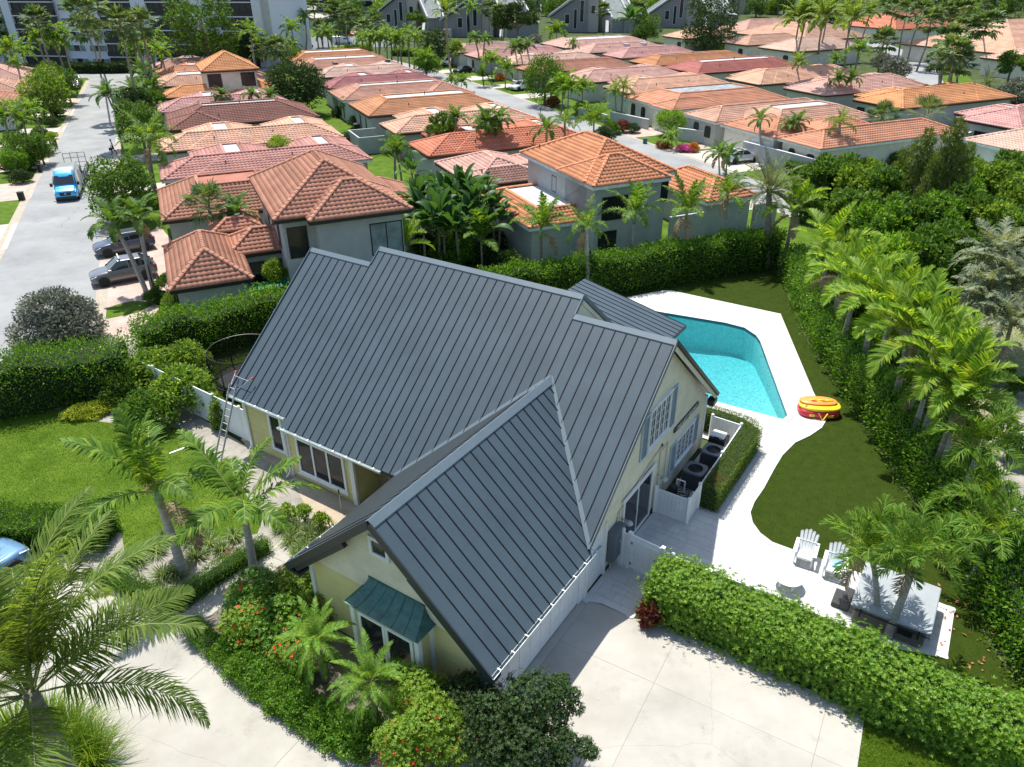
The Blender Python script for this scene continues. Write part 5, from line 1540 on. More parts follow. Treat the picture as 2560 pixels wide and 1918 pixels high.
class House:
 """a house in row axes; volumes are given in (U, V) metres"""
 def __init__(s, name, label, c, tile, wall, fascia='eave_brown', lod=1, single=False, group=None, cat='house', flat='flat_white', slope=.37, pw=None, cl=None):
  s.c = Vector((c[0], c[1], 0))
  s.root = thing(name, label, cat, tuple(uv(c[0], c[1])), TH, group)
  s.tile, s.wallm, s.fas, s.lod, s.flat, s.slope = tile, M[wall], M[fascia], lod, M[flat], slope
  s.off = (c[0], c[1], 0)
  s.single = single
  s.pw, s.cl = (pw or (.33 if lod == 2 else .36 if lod == 1 else .42)), (cl or (.36 if lod == 2 else .40 if lod == 1 else .46))
  s.slopes, s.caps = [], []
  s.walls = s.fa = None
  s.V, s.F = [], []
 def mb(s): return MB(s.off)
 def hip(s, u0, u1, v0, v1, ze=3.0, zt=None, over=.45, z0=0.0, wall=True, ends=(1, 1, 1, 1), slope=None, wallm=None, flat=None, gut=False):
  """hipped roof on eave rectangle; zt truncates it to a flat deck"""
  sl = slope or s.slope
  w, d = u1 - u0, v1 - v0
  run = min(w, d) / 2
  zmax = ze + run * sl
  if zt is None or zt >= zmax: zt = zmax
  else: run = (zt - ze) / sl
  o = s.off
  cor = [Vector((u0, v0, ze)), Vector((u1, v0, ze)), Vector((u1, v1, ze)), Vector((u0, v1, ze))]
  top = [Vector((u0 + run, v0 + run, zt)), Vector((u1 - run, v0 + run, zt)), Vector((u1 - run, v1 - run, zt)), Vector((u0 + run, v1 - run, zt))]
  for i in range(4):
   if not ends[i]: continue
   a, b, tb, ta = cor[i], cor[(i + 1) % 4], top[(i + 1) % 4], top[i]
   e = (b - a); L = e.length; e = e / L
   n_in = Vector((-e.y, e.x, 0))
   up = (n_in + Vector((0, 0, sl))).normalized()
   nrm = e.cross(up)
   ys = run * math.sqrt(1 + sl * sl)
   x0, x1 = (ta - a).dot(e), (tb - a).dot(e)
   poly = [(0, 0), (L, 0), (x1, ys)] + ([(x0, ys)] if x1 - x0 > 1e-3 else [])
   s.slopes.append((np.array(a) - np.array(o), np.array(e), np.array(up), np.array(nrm), poly))
  for i in range(4):
   if (top[i] - cor[i]).length > .1: s.caps.append((cor[i], top[i]))
  for i in range(4):
   j = (i + 1) % 4
   if (top[i] - top[j]).length > .1: s.caps.append((top[i], top[j]))
  s.caps_dedup = True
  if (top[1] - top[0]).length > .3 and (top[3] - top[0]).length > .3:
   s.mb().prism([(t.x, t.y) for t in top], zt - .12, zt - .02).build('flat_deck', M[flat] if flat else s.flat, s.root)
  f = s.mb(); th = .05
  f.box(u0 + th, u1 - th, v0 + th, v1 - th, ze - .06, ze - .025)
  for (a0, a1, b0, b1) in ((u0, u1, v0, v0 + th), (u0, u1, v1 - th, v1), (u0, u0 + th, v0 + th, v1 - th), (u1 - th, u1, v0 + th, v1 - th)):
   f.box(a0, a1, b0, b1, ze - .24, ze - .02)
  fo = f.build('fascia', s.fas, s.root)
  if wall:
   w0 = s.mb().box(u0 + over, u1 - over, v0 + over, v1 - over, z0, ze - .05).build('wall', M[wallm] if wallm else s.wallm, s.root)
   return w0
 def finish(s, ntile=300):
  amp, lip = (.085, .022) if s.lod == 2 else (.085, .024) if s.lod == 1 else (.09, .03)
  taken = [set() for _ in s.slopes]
  m = s.tile
  if s.single:
   R = np.array(Matrix.Rotation(TH, 3, 'Z')); base = np.array(uv(s.c.x, s.c.y))
   cand = []
   for q, (P0, e, up, nrm, poly) in enumerate(s.slopes):
    mid = R @ (P0 + e * poly[1][0] / 2) + base
    if (R @ nrm) @ (CAMV - mid) < 0: continue
    ymax = max(p[1] for p in poly); k = 0
    while (k + 1) * s.cl <= ymax:
     rb, rt = poly_range(poly, k * s.cl), poly_range(poly, (k + 1) * s.cl - 1e-6)
     if rb and rt:
      for i in range(math.ceil(max(rb[0], rt[0]) / s.pw), math.floor(min(rb[1], rt[1]) / s.pw)):
       p = P0 + e * (i + .5) * s.pw + up * (k + .5) * s.cl
       d = np.linalg.norm(R @ p + base - CAMV)
       cand.append((d, q, k, i))
     k += 1
   cand.sort()
   me = one_tile(s.pw, s.cl, amp, lip, m)
   for d, q, k, i in cand[:ntile]:
    taken[q].add((k, i))
    P0, e, up, nrm, _ = s.slopes[q]
    p = P0 + e * i * s.pw + up * k * s.cl
    o = bpy.data.objects.new('roof_tile', me); COL.objects.link(o); o.parent = s.root
    X = Matrix(((e[0], up[0], nrm[0], p[0]), (e[1], up[1], nrm[1], p[1]), (e[2], up[2], nrm[2], p[2]), (0, 0, 0, 1)))
    o.matrix_local = X
  parts = []
  for q, (P0, e, up, nrm, poly) in enumerate(s.slopes):
   parts.append(tile_slope(P0, e, up, nrm, poly, s.pw, s.cl, s.lod, amp, lip, taken[q] if s.single else None))
  parts = [p for p in parts if len(p[0])]
  V, F = join(parts)
  props(add_mesh('tile_courses', np_mesh('tile_courses', V, np.concatenate(F), m), s.root), kind='stuff')
  sk = MB()
  for P0, e, up, nrm, poly in s.slopes:
   sk.poly([tuple(P0 + e * x + up * y - nrm * .015) for x, y in poly])
  sk.build('roof_boarding', m, s.root)
  seen = set()
  capsV = MB()
  cl = .38
  rm = ridge_tile_mesh(cl, .15, m)
  o = Vector(s.off)
  for a, b in s.caps:
   key = tuple(sorted((tuple(round(x, 1) for x in a), tuple(round(x, 1) for x in b))))
   if key in seen: continue
   seen.add(key)
   if a.z > b.z: a, b = b, a
   d = b - a; L = d.length; n = max(1, round(L / cl)); d.normalize()
   x = d; z = (Vector((0, 0, 1)) - d * d.z).normalized(); y = z.cross(x)
   for k in range(n):
    p = a + d * (k * L / n) - o + z * .035
    X = Matrix(((x.x, y.x, z.x, p.x), (x.y, y.y, z.y, p.y), (x.z, y.z, z.z, p.z), (0, 0, 0, 1)))
    if s.single:
     t = bpy.data.objects.new('ridge_tile', rm); COL.objects.link(t); t.parent = s.root; t.matrix_local = X
    else:
     nv = len(capsV.v)
     capsV.v += [tuple(X @ v.co) for v in rm.vertices]
     capsV.f += [tuple(nv + i for i in f.vertices) for f in rm.polygons]
  if capsV.v: props(capsV.build('ridge_caps', m, s.root), kind='stuff')
 def opening(s, name, face, at, x0, x1, z0, z1, sgn=-1, frame='eave_black', glass='glass', fw=.07, panes=1, proud=.03, arch=False):
  """face 'V': plane V=at, x is U, facing sgn; face 'U': plane U=at, x is V"""
  def pt(x, z, d): return (x, at + sgn * d, z) if face == 'V' else (at + sgn * d, x, z)
  fr = s.mb()
  dv = Vector(pt(0, 0, proud)) - Vector(pt(0, 0, 0))
  for a, b, c, d in ((x0, x1, z0, z0 + fw), (x0, x1, z1 - fw, z1), (x0, x0 + fw, z0 + fw, z1 - fw), (x1 - fw, x1, z0 + fw, z1 - fw)):
   fr.slab([pt(a, c, .002), pt(b, c, .002), pt(b, d, .002), pt(a, d, .002)], dv)
  for i in range(1, panes):
   x = x0 + (x1 - x0) * i / panes
   fr.slab([pt(x - fw * .4, z0 + fw, .002), pt(x + fw * .4, z0 + fw, .002), pt(x + fw * .4, z1 - fw, .002), pt(x - fw * .4, z1 - fw, .002)], dv)
  o = fr.build(name, M[frame], s.root)
  for i in range(panes):
   a, b = x0 + (x1 - x0) * i / panes + fw * .5, x0 + (x1 - x0) * (i + 1) / panes - fw * .5
   g = s.mb(); g.slab([pt(a, z0 + fw * .5, .004), pt(b, z0 + fw * .5, .004), pt(b, z1 - fw * .5, .004), pt(a, z1 - fw * .5, .004)], dv * .4)
   g.build('pane' if glass.startswith('glass') else 'leaf', M[glass], o)
  return o
 def arched(s, name, face, at, x0, x1, z0, z1, sgn=-1, m='eave_black', proud=.02, r=.35):
  def pt(x, z, d): return (x, at + sgn * d, z) if face == 'V' else (at + sgn * d, x, z)
  r = min(r, (x1 - x0) / 2)
  pts = [(x0, z0), (x1, z0)]
  for k in range(5): a = k / 4 * math.pi / 2; pts.append((x1 - r + r * math.cos(a), z1 - r + r * math.sin(a)))
  for k in range(5): a = math.pi / 2 + k / 4 * math.pi / 2; pts.append((x0 + r + r * math.cos(a), z1 - r + r * math.sin(a)))
  mb = s.mb(); mb.slab([pt(x, z, .003) for x, z in pts], Vector(pt(0, 0, proud)) - Vector(pt(0, 0, 0)))
  return mb.build(name, M[m], s.root)
 def vent(s, u, v, z):
  s.mb().tube([(u, v, z), (u, v, z + .45)], .06, 6).build('roof_vent', M['eave_black'], s.root)
 def box(s, name, u0, u1, v0, v1, z0, z1, m):
  return s.mb().box(u0, u1, v0, v1, z0, z1).build(name, M[m], s.root)
TC = {k: tile_mat('roof_tile_' + k, c) for k, c in dict(
 salmon=(.50, .25, .205), peach=(.68, .40, .27), brown=(.235, .11, .085), pink=(.55, .30, .265), orange=(.66, .30, .13), tan=(.56, .33, .23), far=(.55, .33, .26),
 coral=(.58, .205, .12), tan_orange=(.50, .24, .12), dusty=(.52, .28, .20), maroon=(.38, .16, .155), pale=(.6, .4, .32), red=(.42, .15, .125),
 clay=(.45, .215, .14), bright=(.60, .255, .125), blush=(.60, .36, .29), terracotta=(.56, .26, .155), amber=(.50, .23, .105), shell=(.64, .43, .33), brick=(.33, .13, .085)).items()}
M['flat_red'] = TC['brick']
for k in ('glass',): pass
WIN = dict(frame='eave_black', glass='glass')
def court_house(label, c, tile, u0, u1, v0, wall='stucco_grey', fas='eave_brown', depth=6.4, wings=((.30, .62), (.75, 1.0)), group='tile roofed court houses', wl=None, flat='flat_white', lod=1,
    front=None, fz=4.25, right_wing=True):
 """long front wing with two truncated wings behind it round a court"""
 H = House('court_house', label, c, TC[tile], wall, fas, lod, group=group, flat=flat)
 H.hip(u0, u1, v0, v0 + depth)
 L = u1 - u0
 for i, (p, q) in enumerate(((3.0, 10.8), (L - 7.6, L - .15))):
  H.hip(u0 + p, u0 + q, v0 + .28, v0 + 11.2, zt=4.13)
 H.vent(u0 + L * .3, v0 + 1.6, 3.5); H.vent(u0 + L * .62, v0 + 2.0, 3.6)
 return H
def ring_house(label, c, tile, u0, u1, v0, v1, wall='stucco_grey', fas='eave_black', flat='flat_white', fz=4.35, lod=1, group='tile roofed ring houses', small=None):
 """hipped roof cut off to a long flat deck"""
 H = House('hipped_house', label, c, TC[tile], wall, fas, lod, group=group, flat=flat)
 H.hip(u0, u1, v0, v1, zt=fz)
 if small: H.hip(*small)
 H.vent(u0 + 6, v0 + 1.8, 3.6); H.vent((u0 + u1) / 2, (v0 + v1) / 2, fz)
 return H
hs = []
H = court_house('long court house with salmon pink tiles and white flat decks, behind the brown tiled villa', (8.5, 78), 'salmon', -1.3, 18.3, 75.0, 'stucco_white', 'gutter'); hs.append(H)
H.arched('window', 'V', 75.45, 1, 2, 1, 2.2)
H = court_house('long court house with pale orange tiles, just beyond the salmon pink roof', (8.5, 91), 'peach', -1.2, 18.3, 87.6); hs.append(H)
H = ring_house('chocolate brown tiled house with a narrow white strip on its roof', (9, 105), 'brown', .4, 18.4, 101.4, 112.2, 'stucco_grey', 'eave_black', fz=4.6, small=(.3, 7.6, 99.9, 107)); hs.append(H)
H = court_house('dusty pink tiled court house beyond the chocolate brown roof', (8.5, 116), 'pink', -.4, 17.0, 113.8, 'stucco_grey', wings=((0, 0),)); hs.append(H)
H = House('tower_house', 'bright orange tiled house with a square upper storey and big dark windows', (9, 131), TC['orange'], 'stucco_cream', 'eave_brown', 1)
H.hip(.5, 10, 126.9, 133.4); H.hip(10.5, 18, 128, 137, zt=4.2, wallm='stucco_cream')
H.hip(6.6, 15.0, 128.3, 138.6, ze=6.2, z0=2.5, slope=.52, over=.5, wallm='stucco_cream')
for a, b in ((7.4, 9.4), (12.2, 14.3)): H.opening('window', 'V', 128.8, a, b, 3.75, 5.75, panes=2 if b > 10 else 2)
hs.append(H)
H = ring_house('faded tan tiled house behind the orange upper storey, left part', (9, 144), 'tan', .4, 18.2, 140.0, 151, flat='flat_white', fz=4.2, small=(3, 9, 146, 153)); hs.append(H)
H = court_house('orange tiled low house with small white roof squares left of the square upper storey', (9, 157), 'terracotta', .1, 18, 154.6); hs.append(H)
H = court_house('pale tan tiled house nearest the apartment block', (9, 170), 'far', .2, 18, 167.3); hs.append(H)
H = House('court_house', 'low house with faded pink tiles and a dark grey roof deck beside the orange villa', (29, 66), TC['blush'], 'stucco_cream', 'eave_brown', 2, flat='flat_grey')
H.hip(23.5, 38, 60.8, 65.4); H.hip(23.5, 31.2, 60.8, 71.0, zt=4.35, flat='flat_grey'); H.hip(31, 42, 62, 70); hs.append(H)
H.opening('window', 'U', 23.95, 64.2, 66.4, .3, 2.2, -1, panes=3); H.vent(25, 62.4, 3.6)
H.box('court_wall', 20.9, 21.1, 64.2, 69.2, 0, 1.9, 'stucco_white'); H.box('court_wall', 21.1, 23.9, 64.2, 64.4, 0, 1.9, 'stucco_white'); H.box('court_wall', 21.1, 23.9, 69.0, 69.2, 0, 1.9, 'stucco_white')
H = court_house('coral red tiled house with palms standing before its long roof', (33, 78), 'coral', 23.7, 43.0, 73.6, 'stucco_white', depth=7.0); hs.append(H)
H = court_house('peach tiled house with a white walled court at its left end', (33, 90), 'peach', 24.0, 43.0, 86.3, 'stucco_white', depth=6.6); hs.append(H)
H.opening('window', 'U', 24.45, 88.6, 90.2, .6, 2.2, -1)
for a in ((20.8, 21.0, 91.2, 96.6), (21.0, 24.3, 91.2, 91.4), (21.0, 24.3, 96.4, 96.6)): H.box('court_wall', *a, 0, 2.0, 'stucco_white')
H = ring_house('rusty orange tiled house between the peach roof and the striped pink one', (33, 104), 'tan_orange', 24.1, 43.0, 98.8, 109.6, 'stucco_white', 'eave_brown', fz=4.35); hs.append(H)
H.opening('window', 'U', 24.55, 102, 102.5, .3, 2.3, -1); H.opening('window', 'U', 24.55, 105, 105.5, .3, 2.3, -1)
H = ring_house('light brown tiled house with a long white deck and grey green end wall', (33, 117), 'dusty', 24.0, 43.2, 112.6, 122.4, 'stucco_grey', 'gutter', fz=4.3, small=(36, 43.6, 110.9, 118)); hs.append(H)
for b in (114.5, 116.5, 118.5): H.opening('window', 'U', 24.45, b, b + .5, .3, 2.4, -1)
H = court_house('maroon tiled house in the middle of the east row', (34, 129), 'maroon', 24.8, 43.5, 125.4, 'stucco_grey'); hs.append(H)
H = court_house('pale peach tiled house with two tiny skylights, beyond the maroon roof', (34, 142), 'shell', 26.0, 44, 139.2, 'stucco_grey'); hs.append(H)
for u in (30.2, 40.0): H.box('skylight', u, u + .8, 146, 147, 4.25, 4.55, 'black')
H = ring_house('rose brown tiled house with a thin white roof strip, second from the parking lot', (34, 157), 'dusty', 25.6, 44.4, 152, 163, fz=4.2); hs.append(H)
H = ring_house('rust tiled house beside the parking lot at the end of the east row', (34, 171), 'amber', 26.2, 45, 165.8, 177, fz=4.2); hs.append(H)
H = House('garage_house', 'orange tiled house whose long roof ends behind the tall fan palm', (70, 63), TC['terracotta'], 'stucco_cream', 'gutter', 1, flat='flat_grey', group=None)
H.hip(61.4, 82.5, 58.9, 65.4); H.hip(61.0, 68.2, 65.5, 74.9); H.hip(67.0, 76, 64.0, 70.5, zt=4.2, flat='flat_grey')
H.arched('window', 'U', 61.85, 62.9, 63.9, 1.0, 2.3, -1); H.arched('window', 'U', 61.85, 60.0, 61.2, 1.0, 2.2, -1)
H.arched('garage_door', 'U', 61.45, 66.4, 69.6, .05, 2.3, -1, 'white'); H.arched('garage_door', 'U', 61.45, 70.6, 73.8, .05, 2.3, -1, 'stucco_cream'); hs.append(H)
H = House('garage_house', 'orange tiled house with a wide white roof deck and an arched front door', (71, 80), TC['tan'], 'stucco_white', 'gutter', 1)
H.hip(61.1, 81.2, 75.9, 82.4, zt=None); H.hip(65.2, 81.0, 69.8, 79.8, zt=4.3); H.arched('front_door', 'U', 61.55, 79.6, 80.7, .05, 2.4, -1, 'eave_black'); H.arched('window', 'U', 61.55, 77.2, 78.4, .9, 2.3, -1)
hs.append(H)
H = House('garage_house', 'orange tiled house with a blue grey roof deck behind the clipped round bush', (71, 92), TC['terracotta'], 'stucco_cream', 'gutter', 1, flat='flat_white')
H.hip(61.6, 81.4, 85.6, 97.6, zt=4.35, flat='flat_grey'); H.hip(61.0, 70, 84.9, 90.2)
H.arched('front_door', 'U', 62.05, 95.2, 96.3, .05, 2.4, -1, 'eave_black'); H.arched('window', 'U', 62.05, 92.6, 93.7, .9, 2.3, -1); H.arched('garage_door', 'U', 61.45, 86.2, 89.2, .05, 2.3, -1, 'white'); hs.append(H)
H = court_house('pale peach tiled house with a white walled garden court by the middle road', (72, 104), 'peach', 64.0, 83.5, 100.2, 'stucco_grey', depth=7.5); hs.append(H)
H = court_house('salmon tiled house with a white ridge line, right of the twin round trees', (73, 117), 'blush', 63.4, 83.6, 113.0, 'stucco_grey', depth=7.5, flat='flat_white'); hs.append(H)
H = ring_house('clay brown tiled house with arched windows facing the white wagon', (72, 133), 'clay', 61.9, 83.0, 128.3, 136.5, 'stucco_white', 'eave_brown', fz=4.3); hs.append(H)
H.arched('front_door', 'U', 62.35, 133.2, 134.2, .05, 2.4, -1); H.arched('window', 'U', 62.35, 131, 132, .8, 2.3, -1)
H = court_house('pink tiled house with three palms in front of its roof', (73, 145), 'shell', 63.5, 83.8, 141, 'stucco_cream'); hs.append(H)
H = ring_house('pale pink tiled house with a white deck beside the parked dark car', (72, 159), 'pink', 61.9, 83.1, 154.0, 163, 'stucco_white', 'eave_brown', fz=4.2); hs.append(H)
H.opening('front_door', 'U', 62.35, 158.5, 159.7, .05, 2.3, -1)
H = ring_house('brown grey tiled house furthest up the middle road', (74, 172), 'far', 62, 84, 167, 176, fz=4.2); hs.append(H)
H = ring_house('light pink tiled hipped house near the slanted grey townhouses', (99, 170), 'blush', 87.6, 111, 164.6, 177.8, fz=4.3); hs.append(H)
H = ring_house('pale rose tiled house with two narrow skylights', (98, 157), 'blush', 86.9, 107.4, 152.8, 161.5, fz=4.3, flat='flat_grey'); hs.append(H)
for u in (97, 101.5): H.box('skylight', u, u + .7, 153.8, 156, 3.6, 4.35, 'flat_white')
H = court_house('dusty rose tiled house, left end rising to a low hip', (97, 145), 'pink', 87.8, 106.8, 140.8, depth=8); hs.append(H)
H = ring_house('amber tiled house with white decks, in front of the rose roofs', (98, 132), 'amber', 86.4, 110, 126.9, 136, fz=4.3); hs.append(H)
H = ring_house('dark red tiled house with a broad white roof deck', (98, 119), 'red', 86.8, 110.4, 114.2, 124.6, fz=4.3); hs.append(H)
H = court_house('light orange tiled house with shrubs rising out of its court', (98, 103), 'peach', 87.2, 110.3, 98.6, depth=8.5); hs.append(H)
H = court_house('pink tiled house with a pair of palms before its front', (98, 90), 'blush', 88.2, 109.6, 85.9, 'stucco_grey', depth=8.5); hs.append(H)
H = court_house('vivid orange tiled house behind the tall fan palm, black eaves', (99, 77), 'orange', 89.0, 111.2, 72.9, 'stucco_white', 'eave_black', depth=8.5); hs.append(H)
H.opening('window', 'U', 89.45, 76.6, 78.8, 1.2, 2.2, -1); H.opening('window', 'U', 89.45, 79.4, 80.8, 1.2, 2.2, -1)
H = court_house('rosy tiled house at the right edge with a white roof patch', (99, 61), 'pink', 89.2, 111, 56.6, 'stucco_white', 'eave_black', depth=8.5); hs.append(H)
H.opening('window', 'U', 89.65, 60.2, 62.6, 1.0, 2.0, -1); H.opening('window', 'U', 89.65, 57.6, 59.5, 1.0, 2.0, -1)
H = House('court_house', 'pale blush tiled house at the right edge behind the jungle', (86, 53), TC['shell'], 'stucco_grey', 'gutter', 1); H.hip(78.6, 100, 47.8, 56.2); hs.append(H)
for label, tile, u0, u1, v0, v1 in (
  ('small cream house under a pale tile roof beside the dark round tree', 'peach', 124, 140, 170, 180), ('distant tan tiled house left of the tall palms', 'tan', 126.3, 146, 148.8, 158),
  ('distant pale tiled house with a dark arched garage', 'shell', 125.6, 146, 133, 144.5),
  ('distant tan roof half behind the tall coconut palms', 'tan', 146, 168, 152, 178), ('distant brown tan roof, longest behind the palms', 'far', 148, 182, 176, 190),
  ('big pale tiled house at the far right of the curved street', 'peach', 158, 200, 106, 134), ('far off salmon tiled roof behind a stand of palm trunks', 'coral', 190, 222, 164, 186),
  ('large pale roof at the right edge with a lower roof below it', 'shell', 150, 176, 92, 108)):
 tall = u1 - u0 > 30
 H = House('tiled_house', label, ((u0 + u1) / 2, (v0 + v1) / 2), TC[tile], 'stucco_cream', 'eave_brown', 0)
 H.hip(u0, u1, v0, v1, ze=3.2 if not tall else 3.4)
 H.arched('window', 'U', u0 + .45, v0 + 2, v0 + 3.6, .6, 2.3, -1)
 hs.append(H)
for label, tile, u0, u1, v0, v1 in (
  ('tan tiled house at the left edge, nearest of the three', 'clay', -36, -18.6, 128.2, 140.6), ('tan tiled house at the left edge, middle of the three', 'tan', -36, -18.6, 143, 155.4),
  ('pink tiled house at the left edge, furthest of the three', 'blush', -42, -19.6, 160, 176)):
 H = House('tiled_house', label, ((u0 + u1) / 2, (v0 + v1) / 2), TC[tile], 'stucco_cream', 'gutter', 1)
 H.hip(u0, u1, v0, v1, zt=None); hs.append(H)
 H.opening('garage_door', 'V', v0 + .45, u1 - 4, u1 - 1.4, .05, 2.3, frame='white', glass='white')
H = House('tiled_house', 'house at the left edge hidden behind the street palms, grey gable', (-27, 112), TC['clay'], 'stucco_white', 'gutter', 1); H.hip(-36, -20, 107, 119); hs.append(H)
for H in hs: H.finish()
H = House('two_storey_villa', 'two storey villa with brown clay tiles, pale walls and black framed windows', (9, 55), TC['clay'], 'stucco_white', 'eave_black', 2, single=True, slope=.62)
BR = H
H.hip(5.0, 13.7, 47.9, 59.8, ze=6.0, slope=.56, over=.55)
H.hip(7.0, 13.72, 46.75, 52.5, ze=5.98, slope=.56, over=.55)
H.opening('window', 'V', 48.45, 5.75, 7.05, 3.2, 5.3, panes=1); H.opening('window', 'V', 47.3, 10.9, 13.1, 3.0, 5.2, panes=2, glass='glass_frost')
for b in (50.4, 53.0, 55.4): H.opening('window', 'U', 5.55, b, b + 1.0, 3.3, 5.3, -1)
H.hip(-1.8, 3.1, 46.7, 55.5, ze=2.9, slope=.62, over=.4)
H.hip(2.0, 7.4, 51.2, 55.2, ze=3.0, slope=.55, over=.35)
H.hip(1.5, 5.2, 56.5, 60.5, ze=3.1, zt=3.7, slope=.5, over=.35)
H.hip(-1.7, 9.5, 61.6, 71.5, ze=3.0, slope=.5, zt=4.6, flat='flat_red')
H.opening('patio_door', 'V', 51.55, 3.3, 5.5, .1, 2.3, panes=3)
H.hip(12.5, 18.0, 54, 64, ze=3.2, slope=.5)
H.box('court_wall', 3.0, 5.4, 46.9, 47.05, 0, 1.1, 'stucco_white')
H.finish(300)
H = House('two_storey_villa', 'two storey villa with bright orange tiles above the back hedge', (31, 54), TC['bright'], 'stucco_white', 'gutter', 2, single=True, slope=.5)
H.hip(27.1, 35.2, 47.6, 58.8, ze=6.0, slope=.5, over=.5); H.hip(27.1, 33.8, 46.3, 52.0, ze=5.98, slope=.5, over=.5)
H.opening('window', 'U', 27.62, 53.0, 53.8, 3.9, 5.2, -1); H.opening('window', 'V', 46.8, 28.2, 30.4, 3.2, 5.0, panes=2); H.opening('window', 'V', 46.8, 28.0, 29.6, .4, 2.4, panes=2); H.opening('window', 'V', 48.1, 34.0, 34.9, 3.6, 5.4, panes=1)
H.hip(22.9, 30.0, 48.1, 58.2, ze=3.0, zt=3.75, slope=.45, over=.4)
H.hip(38.8, 44.0, 48, 57, ze=3.0, slope=.5, over=.4)
H.box('garden_wall', 35.5, 39.2, 48.2, 48.4, 0, 2.2, 'stucco_white')
H.box('garden_wall', 44.0, 46.5, 48.2, 48.4, 0, 2.2, 'stucco_white')
H.vent(28.2, 57.3, 6.4)
H.finish(300)
# ---------------------------------------------------------------- apartment block and slanted townhouses beyond
ap0 = Vector((-116, 193.5, 0)); ap1 = Vector((-70, 184.5, 0))
d = (ap1 - ap0).normalized()
AZ = math.atan2(d.y, d.x)
apt = thing('apartment_block', 'white apartment block with dark screened balconies behind the palms', 'apartment building', tuple(ap0), AZ)
M['balcony_dark'] = mat('dark_balcony_screen', (.018, .02, .022), rough=.3, noise=.5, scale=1.5)
M['apt_white'] = mat('white_apartment_wall', (.62, .66, .70), rough=.8, noise=.05)
FH = 2.85
segs = [('w', -12, -1.7), ('p', -1.7, .5), ('b', .5, 11.7), ('w', 11.7, 23.0), ('b', 23.0, 31.9), ('p', 31.9, 35.5), ('b', 35.5, 43.6), ('w', 43.6, 53.0), ('b', 53.0, 61.2), ('p', 61.2, 63.0), ('e', 63.0, 64.7)]
MB().box(-60, 64.7, .8, 20, 0, 30).build('wall', M['apt_white'], apt)
MB().box(-60, -12, .2, 1, 0, 30).build('wall', M['apt_white'], apt)
for k, x0, x1 in segs:
 if k == 'p': MB().box(x0, x1, -.5, .8, 0, 30).build('pilaster', M['apt_white'], apt)
 elif k == 'e': MB().box(x0, x1, .5, .81, 0, 30).build('end_wall', M['stucco_grey'], apt)
 for f in range(10):
  z = f * FH - 1.1
  if k == 'b':
   s_ = MB().box(x0 + .02, x1 - .02, -.4, .8, z - .22, z).build('balcony_slab', M['apt_white'], apt)
   MB().box(x0 + .02, x1 - .02, .1, .16, z, z + FH - .22).build('screen', M['balcony_dark'], s_)
   MB().box(x0 + .02, x1 - .02, -.32, -.27, z, z + 1.0).build('railing', M['black'], s_)
   mb = MB()
   for i in range(1, 5): mb.box(x0 + (x1 - x0) * i / 5 - .05, x0 + (x1 - x0) * i / 5 + .05, .02, .1, z, z + FH - .22)
   mb.build('screen_post', M['glass_frost'] if f % 2 else M['eave_black'], s_)
  elif k in 'we' and x1 - x0 > 2:
   n = 2 if x1 - x0 > 5 else 1
   for i in range(n):
    a = x0 + (x1 - x0) * i / n + .5; b = x0 + (x1 - x0) * (i + 1) / n - .5
    fr = MB().box(a, b, .70, .79, z + .9, z + 2.3).build('window', M['white'], apt)
    for q in range(3):
     MB().box(a + .08 + (b - a - .1) * q / 3, a + (b - a - .1) * (q + 1) / 3, .66, .71, z + .98, z + 2.22).build('pane', M['glass'] if q == 1 else M['glass_frost'], fr)
M['shingle'] = mat('grey_shingle', (.27, .30, .285), rough=.9, noise=.18, scale=.8, bump=.2)
M['grey_board'] = mat('grey_weathered_board', (.23, .235, .235), rough=.85, noise=.15, scale=1.2, stretch=(4, 4, .4))
M['beige'] = mat('beige_stucco', (.42, .38, .34), rough=.9, noise=.08)
M['pale_trim'] = mat('pale_grey_trim', (.55, .56, .54), rough=.7)
